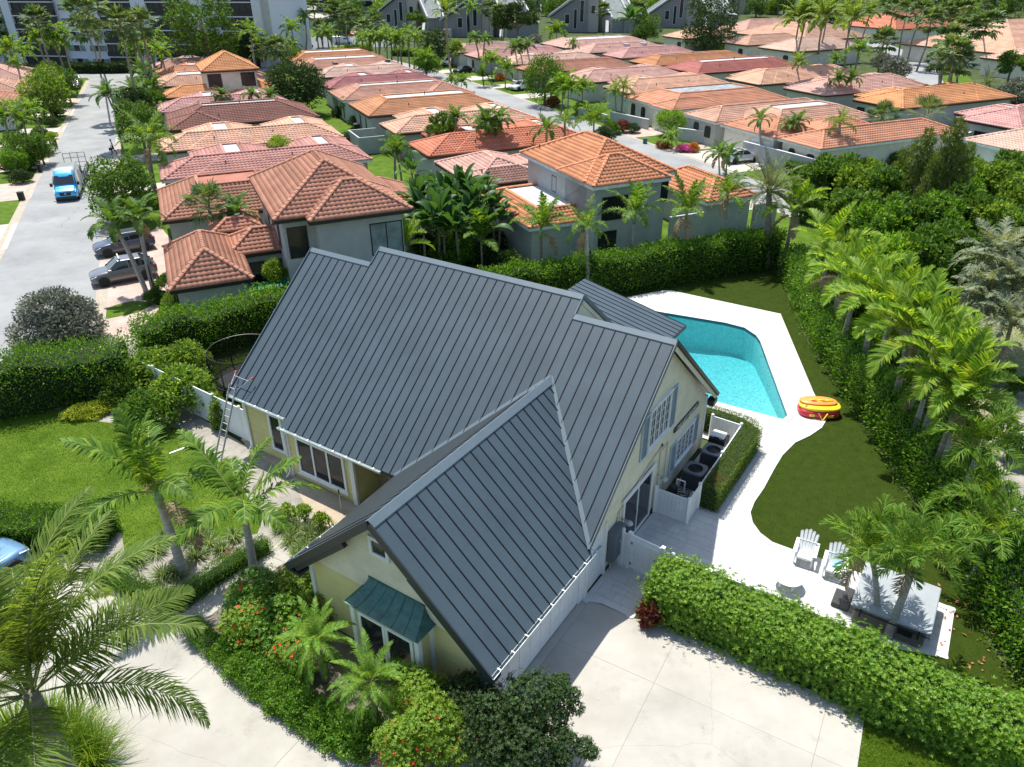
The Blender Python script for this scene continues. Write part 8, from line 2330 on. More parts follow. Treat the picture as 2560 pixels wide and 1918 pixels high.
# ---------------------------------------------------------------- walking person
def person():
 f = src(*za(1625, 462))
 t = thing('person', 'person in a light shirt and dark trousers walking at the street edge with a bag', 'person', tuple(f), TH + math.pi * .97)
 J = {'pelvis': (0, 0, .93), 'waist': (.01, 0, 1.08), 'chest': (.03, 0, 1.32), 'neck': (.04, 0, 1.49), 'headb': (.06, 0, 1.56), 'head': (.07, 0, 1.66), 'top': (.06, 0, 1.74),
  'hl': (0, .10, .90), 'kl': (.16, .10, .50), 'al': (.20, .10, .09), 'tl': (.40, .11, .03), 'hr': (0, -.10, .90), 'kr': (-.06, -.10, .49), 'ar': (-.30, -.10, .13), 'tr': (-.16, -.11, .04),
  'sl': (.03, .19, 1.42), 'el': (-.06, .25, 1.14), 'wl': (.04, .26, .90), 'nl': (.08, .26, .80), 'sr': (.03, -.19, 1.42), 'er': (.06, -.25, 1.14), 'wr': (.22, -.25, .95), 'nr': (.27, -.25, .86)}
 E_ = [('pelvis', 'waist'), ('waist', 'chest'), ('chest', 'neck'), ('neck', 'headb'), ('headb', 'head'), ('head', 'top'), ('pelvis', 'hl'), ('hl', 'kl'), ('kl', 'al'), ('al', 'tl'), ('pelvis', 'hr'), ('hr', 'kr'), ('kr', 'ar'), ('ar', 'tr'),
  ('chest', 'sl'), ('sl', 'el'), ('el', 'wl'), ('wl', 'nl'), ('chest', 'sr'), ('sr', 'er'), ('er', 'wr'), ('wr', 'nr')]
 Rr = dict(pelvis=.15, waist=.13, chest=.155, neck=.055, headb=.075, head=.10, top=.07, hl=.10, kl=.07, al=.05, tl=.045, hr=.10, kr=.07, ar=.05, tr=.045, sl=.075, el=.05, wl=.035, nl=.04, sr=.075, er=.05, wr=.035, nr=.04)
 nm = list(J)
 me = bpy.data.meshes.new('body'); me.from_pydata([J[k] for k in nm], [(nm.index(a), nm.index(b)) for a, b in E_], [])
 o = bpy.data.objects.new('body', me); COL.objects.link(o)
 sk = o.modifiers.new('s', 'SKIN'); sk.use_smooth_shade = True
 for i, k in enumerate(nm):
  me.skin_vertices[0].data[i].radius = (Rr[k], Rr[k])
 me.skin_vertices[0].data[0].use_root = True
 o.modifiers.new('d', 'SUBSURF').levels = 2
 dg = bpy.context.evaluated_depsgraph_get()
 m2 = bpy.data.meshes.new_from_object(o.evaluated_get(dg)); m2.name = 'body'
 bpy.data.objects.remove(o)
 m2.materials.clear()
 for q in (mat('skin', (.22, .12, .075), rough=.6), mat('light_shirt', (.62, .63, .64), rough=.8, noise=.1), mat('dark_trousers', (.015, .015, .018), rough=.8)): m2.materials.append(q)
 for p in m2.polygons:
  c = p.center
  arm = abs(c.y) > .21
  p.material_index = 2 if c.z < 1.0 and not arm else (0 if c.z > 1.48 or (arm and c.z < 1.12) else 1)
  p.use_smooth = True
 ob = add_mesh('body', m2, t)
 MB().lathe([(.03, -.03), (.088, .0), (.105, .06), (.10, .11), (.06, .155), (.02, .165)], 14, (.055, 0, 1.635)).build('hair', mat('dark_hair', (.012, .010, .009), rough=.7), t, smooth=True)
 fc = MB(); fc.lathe([(.012, 0), (.016, .02), (.004, .045)], 6, (.172, 0, 1.63)); fc.build('nose', bpy.data.materials['skin'], t)
 for s in (-1, 1): MB().lathe([(.004, -.01), (.011, 0), (.004, .01)], 8, (.158, s * .035, 1.675)).build('eye', M['black'], t)
 for s in (-1, 1):
  base = Vector(J['nl'] if s > 0 else J['nr'])
  for k in range(4):
   a = base + Vector((-.02 + .016 * k, 0, -.02)); MB().tube([a, a + Vector((.006, -s * .01, -.035)), a + Vector((0, -s * .025, -.055))], [.009, .008, .006], 5).build('finger', bpy.data.materials['skin'], ob)
 bag = thing('bag', 'dark bag in the hand of the walking person', 'bag', tuple(f), TH + math.pi * .97)
 MB().box(.12, .52, -.36, -.14, .42, .74).build('bag_body', M['black'], bag, bevel=.05)
 MB().tube([(.2, -.25, .72), (.24, -.25, .84), (.32, -.25, .84), (.38, -.25, .72)], .015, 6).build('handle', M['black'], bag)
person()
# ---------------------------------------------------------------- things of the yard
def H_(name, label, cat, a, b, z=0.0, rz=0.0, group=None): return thing(name, label, cat, tuple(ab(a, b, z)), YAW + rz, group)
hx0 = (ground(1893 - 0, 0 + 1, 0) if False else None)
c1, c2, c3 = src(1900 + 1000 * .22604, 1330 + 790 * .22604, .92), src(1900 + 1900 * .22604, 1330 + 1140 * .22604, .92), src(1900 + 2020 * .22604, 1330 + 620 * .22604, .92)
ctr = (c1 + c3) / 2; ctr.z = 0
ax = (c2 - c1).normalized(); hrz = math.atan2(ax.y, ax.x)
tub = thing('hot_tub', 'square hot tub with a closed grey folding cover', 'hot tub', tuple(ctr), hrz)
s_ = (c2 - c1).length / 2
MB().box(-s_ + .12, s_ - .12, -s_ + .12, s_ - .12, .03, .80).build('cabinet', mat('brown_grey_cabinet', (.15, .135, .125), rough=.7, noise=.1), tub, bevel=.12, seg=3)
for i in range(9):
 for sd in (-1, 1):
  x0 = -s_ + .26 + i * (2 * s_ - .5) / 9
  MB().box(x0, x0 + (2 * s_ - .5) / 9 - .015, sd * (s_ - .12) - .008, sd * (s_ - .12) + .008, .08, .74).build('slat', mat('cabinet_slat', (.17, .152, .14), rough=.7, noise=.15, stretch=(1, 1, 8)) if i == 0 and sd < 0 else bpy.data.materials['cabinet_slat'], tub)
cm = mat('grey_vinyl_cover', (.30, .33, .345), rough=.6, noise=.06, scale=1.5, bump=.15, bscale=5)
for sd in (-1, 1):
 q = MB().box(sd * s_ * .5 - s_ * .495, sd * s_ * .5 + s_ * .495, -s_, s_, .80, .92)
 q.build('cover_half', cm, tub, bevel=.05, seg=3)
MB().box(-.05, .05, -s_, s_, .915, .935).build('cover_hinge', mat('cover_fold', (.36, .385, .40), rough=.55), tub)
for x in (-.9, .9): MB().box(x - .03, x + .03, -s_ - .012, -s_ + .01, .5, .85).build('cover_strap', M['black'], tub)
MB().tube([(-s_ + .1, -s_ - .05, .78), (s_ - .1, -s_ - .05, .76)], .025, 6).build('cover_lifter', M['black'], tub)
MB().box(.3, .75, -s_ + .10, -s_ + .14, .35, .6).build('control_panel', M['black'], tub)
st = thing('tub_steps', 'dark ribbed two step stair at the side of the hot tub', 'steps', tuple(ctr), hrz)
for i, (x0, x1, z) in enumerate(((-s_ - .62, -s_ - .32, .25), (-s_ - .32, -s_ - .02, .48))):
 MB().box(x0, x1, -.75, .05, .035, z).build('step', mat('charcoal_plastic', (.045, .048, .05), rough=.55) if i == 0 else bpy.data.materials['charcoal_plastic'], st, bevel=.03)
 for k in range(7): MB().box(x0 + .03, x1 - .03, -.70 + k * .1, -.66 + k * .1, z, z + .012).build('tread_rib', bpy.data.materials['charcoal_plastic'], st)
def chair(label, p, rz):
 t = thing('adirondack_chair', label, 'chair', (p.x, p.y, .03), rz, 'white slatted garden chairs')
 w = M['vinyl']
 for i in range(5):
  y = -.25 + i * .125
  hh = (.86, .95, 1.0, .95, .86)[i]
  a, b = Vector((-.16, y * .85, .28)), Vector((-.16 - hh * .36, y * 1.12, .28 + hh * .80))
  MB().slab([a + Vector((0, -.055, 0)), a + Vector((0, .055, 0)), b + Vector((0, .06, -.02)), b + Vector((0, .03, .025)), b + Vector((0, -.03, .025)), b + Vector((0, -.06, -.02))], (.018, 0, .008)).build('back_slat', w, t)
 for i in range(5):
  x = -.14 + i * .12; z = .30 + i * .022
  MB().slab([(x, -.28, z), (x + .108, -.28, z + .02), (x + .108, .28, z + .02), (x, .28, z)], (0, 0, .02)).build('seat_slat', w, t)
 for s in (-1, 1):
  MB().box(-.48, .42, s * .36 - .07, s * .36 + .07, .56, .58).build('arm', w, t, bevel=.008)
  MB().box(.32, .42, s * .31 - .02, s * .31 + .02, 0, .56).build('leg', w, t)
  MB().slab([(-.62, s * .30 - .015, 0), (-.50, s * .30 - .015, 0), (.36, s * .30 - .015, .40), (.36, s * .30 - .015, .28)], (0, .03, 0)).build('side_rail', w, t)
  MB().box(-.44, -.37, s * .30 - .02, s * .30 + .02, .10, .56).build('leg', w, t)
 MB().box(.36, .39, -.3, .3, .30, .40).build('front_apron', w, t)
 MB().slab([(-.36, -.32, .62), (-.36, .32, .62), (-.34, .32, .69), (-.34, -.32, .69)], (.03, 0, 0)).build('back_brace', w, t)
 return t
z3b = lambda u, v, z=0: src(1900 + u * .22604, 1330 + v * .22604, z)
pa, pb_ = z3b(490, 330), z3b(810, 480)
fx = (z3b(440, 460) - z3b(560, 280)); frz = math.atan2(fx.y, fx.x)
cdir = math.atan2(-1.0, -.55)
chair('empty white slatted garden chair beside the round table', pa + Vector((.0, .1, 0)), cdir)
chair('white slatted garden chair with a pale blue cushion on it', pb_ + Vector((.0, .1, 0)), cdir)
tp = pb_ + Vector((.0, .1, 0))
cu_ = MB(); cu_.slab([(-.16, -.02, .36), (.12, -.10, .40), (.18, .18, .41), (-.22, .24, .46)], (0, 0, .05))
o = cu_.build('cushion', mat('pale_blue_cloth', (.16, .52, .75), rough=.6, noise=.2, scale=8), None, bevel=.02)
o.location = (tp.x, tp.y, .03); o.rotation_euler = (0, 0, cdir); props(o, 'pale blue cushion lying on the right garden chair', 'cushion')
tt = z3b(318, 500, .45)
t = thing('round_table', 'low round white table in front of the garden chairs', 'table', (tt.x, tt.y, .03), .3)
MB().lathe([(.50, .42), (.52, .435), (.52, .45), (.50, .46)], 28).build('table_top', M['vinyl'], t)
for k in range(4):
 a = k * math.pi / 2
 MB().slab([(.30 * math.cos(a) - .03, .30 * math.sin(a) - .03, 0), (.30 * math.cos(a) + .03, .30 * math.sin(a) - .03, 0), (.30 * math.cos(a) + .03, .30 * math.sin(a) + .03, 0), (.30 * math.cos(a) - .03, .30 * math.sin(a) + .03, 0)], (.05 * math.cos(a), .05 * math.sin(a), .42)).build('leg', M['vinyl'], t)
MB().box(-.33, .33, -.025, .025, .14, .18).build('stretcher', M['vinyl'], t)
rc_ = ground(1766, 893)
t = thing('inflatable_raft', 'red and yellow inflatable raft lying across deck and turf', 'inflatable', (rc_.x, rc_.y, .03), -.12)
m_red, m_yel, m_or = mat('red_pvc', (.62, .03, .06), rough=.35, noise=.1), mat('yellow_pvc', (.85, .62, .03), rough=.35, noise=.05), mat('orange_pvc', (.88, .30, .07), rough=.35, noise=.08)
def pillow(mb, pts, z0, z1, inset=.06):
 k = len(pts); cx = sum(p[0] for p in pts) / k; cy = sum(p[1] for p in pts) / k
 prev = None
 for z, f in ((z0, .93), (z0 + (z1 - z0) * .25, 1.0), (z0 + (z1 - z0) * .7, 1.0), (z1 - .02, .93), (z1 + .03, .7), (z1 + .04, .3)):
  n = len(mb.v); mb.v += [(cx + (p[0] - cx) * f, cy + (p[1] - cy) * f, z) for p in pts]
  if prev is not None:
   for i in range(k): mb.f.append((prev + i, prev + (i + 1) % k, n + (i + 1) % k, n + i))
  prev = n
 mb.f.append(tuple(prev + i for i in range(k)))
 return mb
ov = lambda rx, ry, sq=2.6, n=24, ox=0, oy=0: [(ox + rx * math.copysign(abs(math.cos(2 * math.pi * i / n)) ** (2 / sq), math.cos(2 * math.pi * i / n)), oy + ry * math.copysign(abs(math.sin(2 * math.pi * i / n)) ** (2 / sq), math.sin(2 * math.pi * i / n))) for i in range(n)]
pillow(MB(), ov(1.0, .62, 3.5), 0, .38).build('base_tube', m_red, t, smooth=True)
pillow(MB(), ov(1.02, .60, 2.6, ox=.02, oy=.04), .36, .54).build('middle_tube', m_yel, t, smooth=True)
pillow(MB(), ov(.92, .44, 2.3, ox=-.05, oy=.14), .54, .68).build('top_tube', m_or, t, smooth=True)
for x in (-.35, .05, .4): MB().tube([(x - .2, .05, .70), (x, .0, .74), (x + .2, .05, .70)], .05, 6).build('seat_ridge', m_yel, t, smooth=True)
for x in (-.45, .45): MB().box(x - .13, x + .13, -.625, -.60, .12, .24).build('patch', m_yel, t)
for x in (-.3, .2): MB().box(x - .12, x + .12, -.12, -.04, .70, .725).build('handle_pad', m_red, t)
MB().beam((-.15, -.62, .34), (.05, -.72, .03), .07, .02).build('tow_strap', m_yel, t); MB().beam((.28, -.62, .34), (.08, -.72, .03), .07, .02).build('tow_strap', m_yel, t)
MB().tube([(-.72, -.30, .52), (-.72, -.36, .55)], .07, 10).build('valve', m_yel, t)
def condenser(label, a, b, s=.44, h=.98):
 t = H_('air_conditioner', label, 'air conditioner', a, b, 0, 0, 'outdoor condensers behind the box hedge')
 dk, md = M['black'], mat('dark_grey_steel_%d' % int(b * 10), (.075, .08, .088), rough=.5)
 MB().box(-s - .06, s + .06, -s - .06, s + .06, .0, .08).build('pad', M['concrete'], t)
 MB().box(-s + .03, s - .03, -s + .03, s - .03, .08, h - .1).build('coil', dk, t, bevel=.08)
 for k in range(13):
  z = .14 + k * (h - .3) / 13
  mb = MB()
  for q in ((-s, s, -s, -s + .03), (-s, s, s - .03, s), (-s, -s + .03, -s + .03, s - .03), (s - .03, s, -s + .03, s - .03)): mb.box(q[0], q[1], q[2], q[3], z, z + .035)
  mb.build('louvre', md, t)
 top = MB(); n = 20
 outer = [(p[0], p[1]) for p in ov(s + .02, s + .02, 5, n * 1)]
 inner = [(s * .74 * math.cos(2 * math.pi * i / n), s * .74 * math.sin(2 * math.pi * i / n)) for i in range(n)]
 for z in (h - .1, h): top.v += [(x, y, z) for x, y in outer] + [(x, y, z) for x, y in inner]
 for i in range(n):
  j = (i + 1) % n
  top.f += [(2 * n + i, 2 * n + j, 3 * n + j, 3 * n + i), (i, j, 2 * n + j, 2 * n + i), (n + j, n + i, 3 * n + i, 3 * n + j)]
 top.build('top_cover', mat('top_steel_%d' % int(b * 10), (.13, .14, .15), rough=.45), t)
 gr = MB()
 for r in (.1, .2, .3):
  if r < s * .74: gr.tube([(r * math.cos(a_), r * math.sin(a_), h + .01) for a_ in np.linspace(0, 6.2832, 17)], .006, 4, False)
 for k in range(8):
  a_ = k * math.pi / 8; gr.beam((-s * .74 * math.cos(a_), -s * .74 * math.sin(a_), h), (s * .74 * math.cos(a_), s * .74 * math.sin(a_), h), .008, .008)
 gr.build('fan_guard', dk, t)
 fn = MB()
 for k in range(3):
  a_ = k * 2.094; fn.slab([(.04 * math.cos(a_), .04 * math.sin(a_), h - .12), (.28 * math.cos(a_ - .35), .28 * math.sin(a_ - .35), h - .14), (.30 * math.cos(a_ + .3), .30 * math.sin(a_ + .3), h - .08)], (0, 0, .01))
 fn.build('fan_blade', md, t)
 return t
condenser('nearer of the two dark condensers behind the box hedge', -7.92, 26.15); condenser('further of the two dark condensers behind the box hedge', -7.78, 27.95)
t = H_('pool_heater', 'pool heater with a pale curved top at the far fence', 'pool heater', -8.0, 29.35)
MB().box(-.4, .4, -.35, .35, .08, .85).build('case', M['black'], t, bevel=.05); MB().box(-.36, .30, -.30, .30, .85, .97).build('top', mat('pale_plastic', (.55, .58, .58), rough=.5), t, bevel=.06); MB().box(-.14, .08, -.31, -.295, .87, .93).build('display', M['black'], t)
MB().box(-.5, .5, -.45, .45, 0, .08).build('pad', M['concrete'], t)
t = H_('pool_pump', 'black pool pump with white pipes inside the fence corner', 'pool pump', -7.95, 24.55)
MB().lathe([(.18, .05), (.2, .2), (.2, .75), (.15, .85), (.06, .9)], 16, (-.35, .1, 0)).build('filter_tank', M['black'], t, smooth=True)
MB().tube([(.0, .0, .3), (.55, .0, .3)], .14, 12).build('motor', M['black'], t); MB().lathe([(.14, .1), (.16, .45), (.12, .5)], 14, (-.05, 0, 0)).build('strainer', M['black'], t)
MB().tube([(-.3, .35, .3), (-.3, .35, 1.05), (.05, .35, 1.05), (.05, .35, .5)], .035, 8).build('pipe', M['white'], t); MB().tube([(.5, .2, .3), (.5, .2, .8), (.65, -.1, .8)], .035, 8).build('pipe', M['white'], t); MB().tube([(.2, -.3, .2), (.6, -.3, .2), (.6, -.3, .6)], .035, 8).build('pipe', M['white'], t)
MB().tube([(.3 * math.cos(a_), .25 * math.sin(a_) + .3, .25 + .02 * a_) for a_ in np.linspace(0, 18, 46)], .022, 5).build('hose', mat('dark_green_hose', (.01, .035, .025), rough=.5), t)
def vinyl_fence(label, pts, h, name='vinyl_fence', board=.15, gap=.012, cap=True, solid=False, rail=True, group=None, post=.12):
 """picket by picket; pts are house coordinates or world points"""
 c = pts[0]
 t = thing(name, label, 'fence', (c[0], c[1], 0), 0, group)
 q = [Vector((p[0] - c[0], p[1] - c[1], 0)) for p in pts]
 for i, p in enumerate(q):
  po = MB().box(p.x - post / 2, p.x + post / 2, p.y - post / 2, p.y + post / 2, 0, h + .08).build('post', M['vinyl'], t)
  cp = MB(); cp.lathe([(.09, h + .08), (.085, h + .11), (.02, h + .15)], 4, (p.x, p.y, 0)); cp.build('post_cap', M['vinyl'], po)
 for a, b in zip(q, q[1:]):
  d = b - a; L = d.length; d.normalize()
  n = max(1, int((L - post) / board))
  w = (L - post) / n
  for k in range(n):
   s0, s1 = a + d * (post / 2 + k * w + gap / 2), a + d * (post / 2 + (k + 1) * w - gap / 2)
   MB().beam(s0 + Vector((0, 0, h * .5)), s1 + Vector((0, 0, h * .5)), .022, h - .12).build('picket', M['vinyl'], t)
  for z in (.10, h - .02):
   MB().beam(a + d * post / 2 + Vector((0, 0, z)), b - d * post / 2 + Vector((0, 0, z)), .045, .13 if z < .5 else .07).build('rail', M['vinyl'], t)
 return t
w_ = lambda a, b: tuple(ab(a, b))
vinyl_fence('white picket enclosure fence around the condensers', [w_(-8.65, 23.62), w_(-7.22, 23.62), w_(-7.22, 24.8), w_(-7.25, 27.5), w_(-7.3, 30.2), w_(-8.7, 30.25)], 1.22)
gt = [w_(-8.55, 19.55), w_(-8.25, 19.50)]
t = thing('vinyl_gate', 'white vinyl gate beside the grey meter cabinet', 'gate', w_(-8.5, 20.05), YAW - .08)
for x in (.05, .38, 1.72): MB().box(x - .07, x + .07, -.07, .07, 0, 1.75).build('post', M['vinyl'], t)
MB().box(.12, .31, -.03, .03, .12, 1.6).build('panel', M['vinyl'], t)
for k in range(8): MB().box(.47 + k * .147, .47 + k * .147 + .14, -.015, .015, .25, 1.35).build('plank', M['vinyl'], t)
for z in (.18, 1.40, 1.60): MB().box(.45, 1.65, -.035, .035, z - .06, z + .06).build('rail', M['vinyl'], t)
for x in (.5, 1.6): MB().box(x - .03, x + .03, -.02, .02, 1.46, 1.54).build('stile', M['vinyl'], t)
for z in (.3, 1.3): MB().box(.40, .52, -.06, -.04, z - .05, z + .05).build('hinge', mat('hinge_grey%d' % int(z * 10), (.3, .3, .3), rough=.4, metal=.6), t)
MB().box(1.62, 1.70, -.07, -.04, 1.1, 1.25).build('latch', M['black'], t)
fp_ = [Vector(p) for p in nh]
d_ = []
for i, p in enumerate(fp_[:-1]):
 dd = (fp_[i + 1] - p).normalized(); n = Vector((-dd.y, dd.x)); n = n if n.y > 0 else -n
 d_.append(p + n * .98)
vinyl_fence('white plank fence behind the whorled hedge', [tuple(p) for p in (d_[0] + Vector((.2, 0)), d_[1] + (d_[2] - d_[1]) * .35, d_[1] + (d_[2] - d_[1]) * .75, d_[2], d_[2] + (d_[3] - d_[2]) * .6, d_[3])], 1.45, gap=.004, board=.2)
a_, b_ = ground(272, 768, 1.75), ground(440, 849, 1.75); c_ = ground(608, 927, 1.75)
fpts = [tuple((a_ + (c_ - a_) * f))[:2] for f in (0, .2, .42, .60, .76, .93)]
vinyl_fence('tall white plank fence running from the house to the street hedge', fpts, 1.8, gap=.004, board=.2)
tc2 = ground(533, 812, .75)
t = thing('trampoline', 'round black trampoline with a net, half hidden by the metal roof', 'trampoline', (tc2.x, tc2.y, 0))
R_t = 1.75
MB().lathe([(R_t * .82, .74), (R_t * .82, .75)], 36).build('mat', mat('grey_jump_mat', (.025, .027, .03), rough=.8, noise=.3), t)
MB().tube([(R_t * math.cos(q), R_t * math.sin(q), .74) for q in np.linspace(0, 6.2832, 37)], .05, 6, False).build('frame_ring', M['black'], t)
sp = MB()
for k in range(72): a_ = k * 6.2832 / 72; sp.beam((R_t * .83 * math.cos(a_), R_t * .83 * math.sin(a_), .745), (R_t * math.cos(a_), R_t * math.sin(a_), .745), .025, .02)
props(sp.build('springs', M['rim_dark'], t), kind='stuff')
for k in range(6):
 a_ = k * 6.2832 / 6 + .2
 MB().tube([(R_t * 1.03 * math.cos(a_), R_t * 1.03 * math.sin(a_), 0), (R_t * 1.05 * math.cos(a_), R_t * 1.05 * math.sin(a_), 1.9), (R_t * .98 * math.cos(a_), R_t * .98 * math.sin(a_), 2.4)], .035, 6).build('net_pole', M['black'], t)
nm_ = bpy.data.materials.new('black_net'); nm_.use_nodes = True
_n = nm_.node_tree; _tr = _n.nodes.new("ShaderNodeBsdfTransparent"); _mx = _n.nodes.new("ShaderNodeMixShader"); _mx.inputs[0].default_value = .45
_n.nodes["Principled BSDF"].inputs["Base Color"].default_value = (.006, .006, .007, 1); _n.nodes["Principled BSDF"].inputs["Specular IOR Level"].default_value = .1
_n.links.new(_tr.outputs[0], _mx.inputs[1]); _n.links.new(_n.nodes["Principled BSDF"].outputs[0], _mx.inputs[2]); _n.links.new(_mx.outputs[0], _n.nodes["Material Output"].inputs[0])
nt_ = MB()
for k in range(36):
 q0, q1 = k * 6.2832 / 36, (k + 1) * 6.2832 / 36
 nt_.poly([(R_t * math.cos(q0), R_t * math.sin(q0), .78), (R_t * math.cos(q1), R_t * math.sin(q1), .78), (R_t * math.cos(q1), R_t * math.sin(q1), 2.4), (R_t * math.cos(q0), R_t * math.sin(q0), 2.4)])
nt_.build('net', nm_, t)
MB().tube([(R_t * math.cos(q), R_t * math.sin(q), 2.4) for q in np.linspace(0, 6.2832, 37)], .02, 5, False).build('net_rim', M['black'], t)
for k in range(3):
 a_ = k * 2.094 + .5; MB().tube([(R_t * .95 * math.cos(a_), R_t * .95 * math.sin(a_), .7), (R_t * 1.0 * math.cos(a_ + .1), R_t * 1.0 * math.sin(a_ + .1), .03), (R_t * 1.0 * math.cos(a_ + .5), R_t * 1.0 * math.sin(a_ + .5), .03), (R_t * .95 * math.cos(a_ + .6), R_t * .95 * math.sin(a_ + .6), .7)], .03, 6).build('leg', M['black'], t)
t = H_('extension_ladder', 'aluminium extension ladder leaning on the left eave with red tipped stand-off arms', 'ladder', -26.65, 15.6)
alu = mat('ladder_aluminium', (.45, .46, .47), rough=.35, metal=.6)
top = Vector((0, 1.75, 3.55))
for s in (-.21, .21):
 MB().beam((s, 0, 0), Vector((s, 0, 0)) + top, .035, .075, (0, -1, .4)).build('stile', alu, t)
for k in range(12):
 p = top * ((k + .5) / 12); MB().beam(p + Vector((-.2, 0, 0)), p + Vector((.2, 0, 0)), .035, .035).build('rung', alu, t)
p = top * .93
red = mat('red_tip', (.55, .05, .04), rough=.5)
for s in (-1, 1):
 so = MB(); so.tube([p + Vector((s * .2, 0, 0)), p + Vector((s * .55, .75, .45))], .018, 6); so.build('stand_off_arm', alu, t)
 MB().tube([p + Vector((s * .55, .72, .43)), p + Vector((s * .58, .82, .48))], .045, 8).build('arm_tip', red, t)
MB().tube([p + Vector((-.5, .6, .37)), p + Vector((.5, .6, .37))], .016, 6).build('cross_bar', alu, t)
def lamp_post(label, u, v, h=2.3, group=None):
 g = ground(u, v); t = thing('lamp_post', label, 'lamp post', tuple(g), 0, group)
 MB().tube([(0, 0, 0), (0, 0, h)], [.06, .045], 8).build('post', M['black'], t)
 MB().lathe([(.06, h), (.13, h + .05), (.15, h + .32), (.10, h + .40), (.03, h + .46)], 8).build('lantern', M['glass_frost'], t)
lamp_post('black lamp post beside the grey wagon', 337, 634 + 8, 2.4)
lamp_post('thin black post beside the white car at the garage doors', 1706 - 25, 352, 2.4)
lamp_post('short lamp post at the end of the peach roof by the road', 1167, 268, 2.0)
def box_thing(name, label, u, v, w, d, h, m, cat, rz=0.0, group=None):
 g = ground(u, v); t = thing(name, label, cat, tuple(g), rz, group)
 MB().box(-w / 2, w / 2, -d / 2, d / 2, 0, h).build('case', M[m], t, bevel=.03); MB().box(-w * .55, w * .55, -d * .55, d * .55, h, h + .05).build('lid', M[m], t, bevel=.015)
 return t
box_thing('utility_box', 'dark green utility box at the verge, by the pink drive', 48, 432, .5, .4, .75, 'eave_black', 'utility box')
box_thing('mailbox_post', 'dark marker post on the left verge by the white drive', 122, 310 + 8, .3, .3, .9, 'eave_black', 'marker post')
box_thing('mailbox_post', 'dark marker post beside the pink drive of the left verge', 88, 372, .35, .3, .8, 'eave_black', 'marker post')
box_thing('utility_box', 'small grey utility box on the right verge of the street', 284, 358, .5, .4, .6, 'fascia_dark', 'utility box')
box_thing('utility_box', 'low green utility box on the verge left of the pink flowers', 1393 + 0, 310, .5, .4, .6, 'copper', 'utility box')
box_thing('bin', 'blue bin beside the pier of the white garden gate', 1389 + 200, 300, .5, .5, .6, 'black', 'bin') if False else None
box_thing('utility_box', 'small grey box on the verge beside the white wagon', 1066, 178, .5, .4, .6, 'fascia_dark', 'utility box')
for u, v, w in ((1005, 0, ''),): pass
for u, v, w in ((838, 245, 'by the white walled court'), (788, 209, 'further up the alley')):
 g = ground(u * 1.0 - 50 if False else u - 50 + 0, v + 38 if False else v + 0)
def alley_ac(label, z, p):
 g = src(700 + p[0] * .22936, 80 + p[1] * .22936)
 t = thing('condenser', label, 'air conditioner', tuple(g), TH, 'condensers in the alley')
 MB().box(-.42, .42, -.42, .42, 0, 1.1).build('case', M['black'], t, bevel=.08); MB().lathe([(.34, 1.1), (.36, 1.13), (.3, 1.15)], 14).build('fan_guard', M['fascia_dark'], t)
alley_ac('dark condenser in the alley, nearer one by the white court wall', None, (840, 1090)); alley_ac('dark condenser in the alley, further one', None, (605, 915))
g = src(1100 + 1372 * .22936, 60 + 905 * .22936)
t = thing('fire_hydrant', 'white fire hydrant on the verge below the palm clump', 'hydrant', tuple(g))
MB().lathe([(.16, 0), (.16, .06), (.11, .08), (.11, .55), (.15, .57), (.14, .66), (.06, .76), (.03, .80)], 12).build('barrel', M['white'], t, smooth=False); MB().tube([(-.22, 0, .42), (.22, 0, .42)], .06, 8).build('nozzle', M['white'], t)
g = ground(328, 156 - 4)
t = thing('stop_sign', 'red octagonal stop sign at the end of the street', 'sign', tuple(ground(327, 158)), .1)
MB().tube([(0, 0, 0), (0, 0, 3.2)], .05, 6).build('pole', M['rim'], t)
oc = [(.62 * math.cos(math.pi / 8 + k * math.pi / 4), .62 * math.sin(math.pi / 8 + k * math.pi / 4)) for k in range(8)]
sp_ = MB().slab([(x, -.06, 2.9 + z) for x, z in oc], (0, -.03, 0)).build('sign_plate', mat('sign_red', (.45, .03, .03), rough=.5), t)
cu = bpy.data.curves.new('sign_text', 'FONT'); cu.body = 'STOP'; cu.size = .42; cu.align_x = 'CENTER'; cu.align_y = 'CENTER'
tmp = bpy.data.objects.new('sign_text', cu); COL.objects.link(tmp)
me = bpy.data.meshes.new_from_object(tmp.evaluated_get(bpy.context.evaluated_depsgraph_get())); bpy.data.objects.remove(tmp)
me.materials.clear(); me.materials.append(M['white']); add_mesh('sign_text', me, sp_, (0, -.095, 2.9), (math.pi / 2, 0, 0))
for u, v, h, w in ((2197, 0, 0, ''),): pass
def parasol(label, u, v, h):
 g = src(u, v); t = thing('parasol', label, 'parasol', tuple(g), 0, 'closed blue parasols')
 MB().tube([(0, 0, 0), (0, 0, h)], .03, 6).build('pole', M['white'], t)
 MB().lathe([(.10, h * .35), (.20, h * .45), (.16, h * .8), (.05, h), (.02, h + .05)], 8).build('canopy', mat('blue_canvas_%d' % u, (.015, .07, .42), rough=.8, noise=.2, scale=5), t)
parasol('closed blue parasol behind the white wall, taller one', 2317, 397, 2.6); parasol('small closed blue parasol left of the taller one', 2270, 388, 1.7)
structure('neighbour_pool', MB().sheet(G2([(2088, 412), (2100, 380), (2150, 392), (2150, 425), (2110, 440)]), -.005), mat('pool_turquoise', (.10, .55, .55), rough=.1, noise=.1, scale=4))
structure('neighbour_terrace', MB().sheet(G2([(2060, 380), (2090, 345), (2212, 352), (2240, 420), (2160, 400)]), -.009), M['paver_pale'])
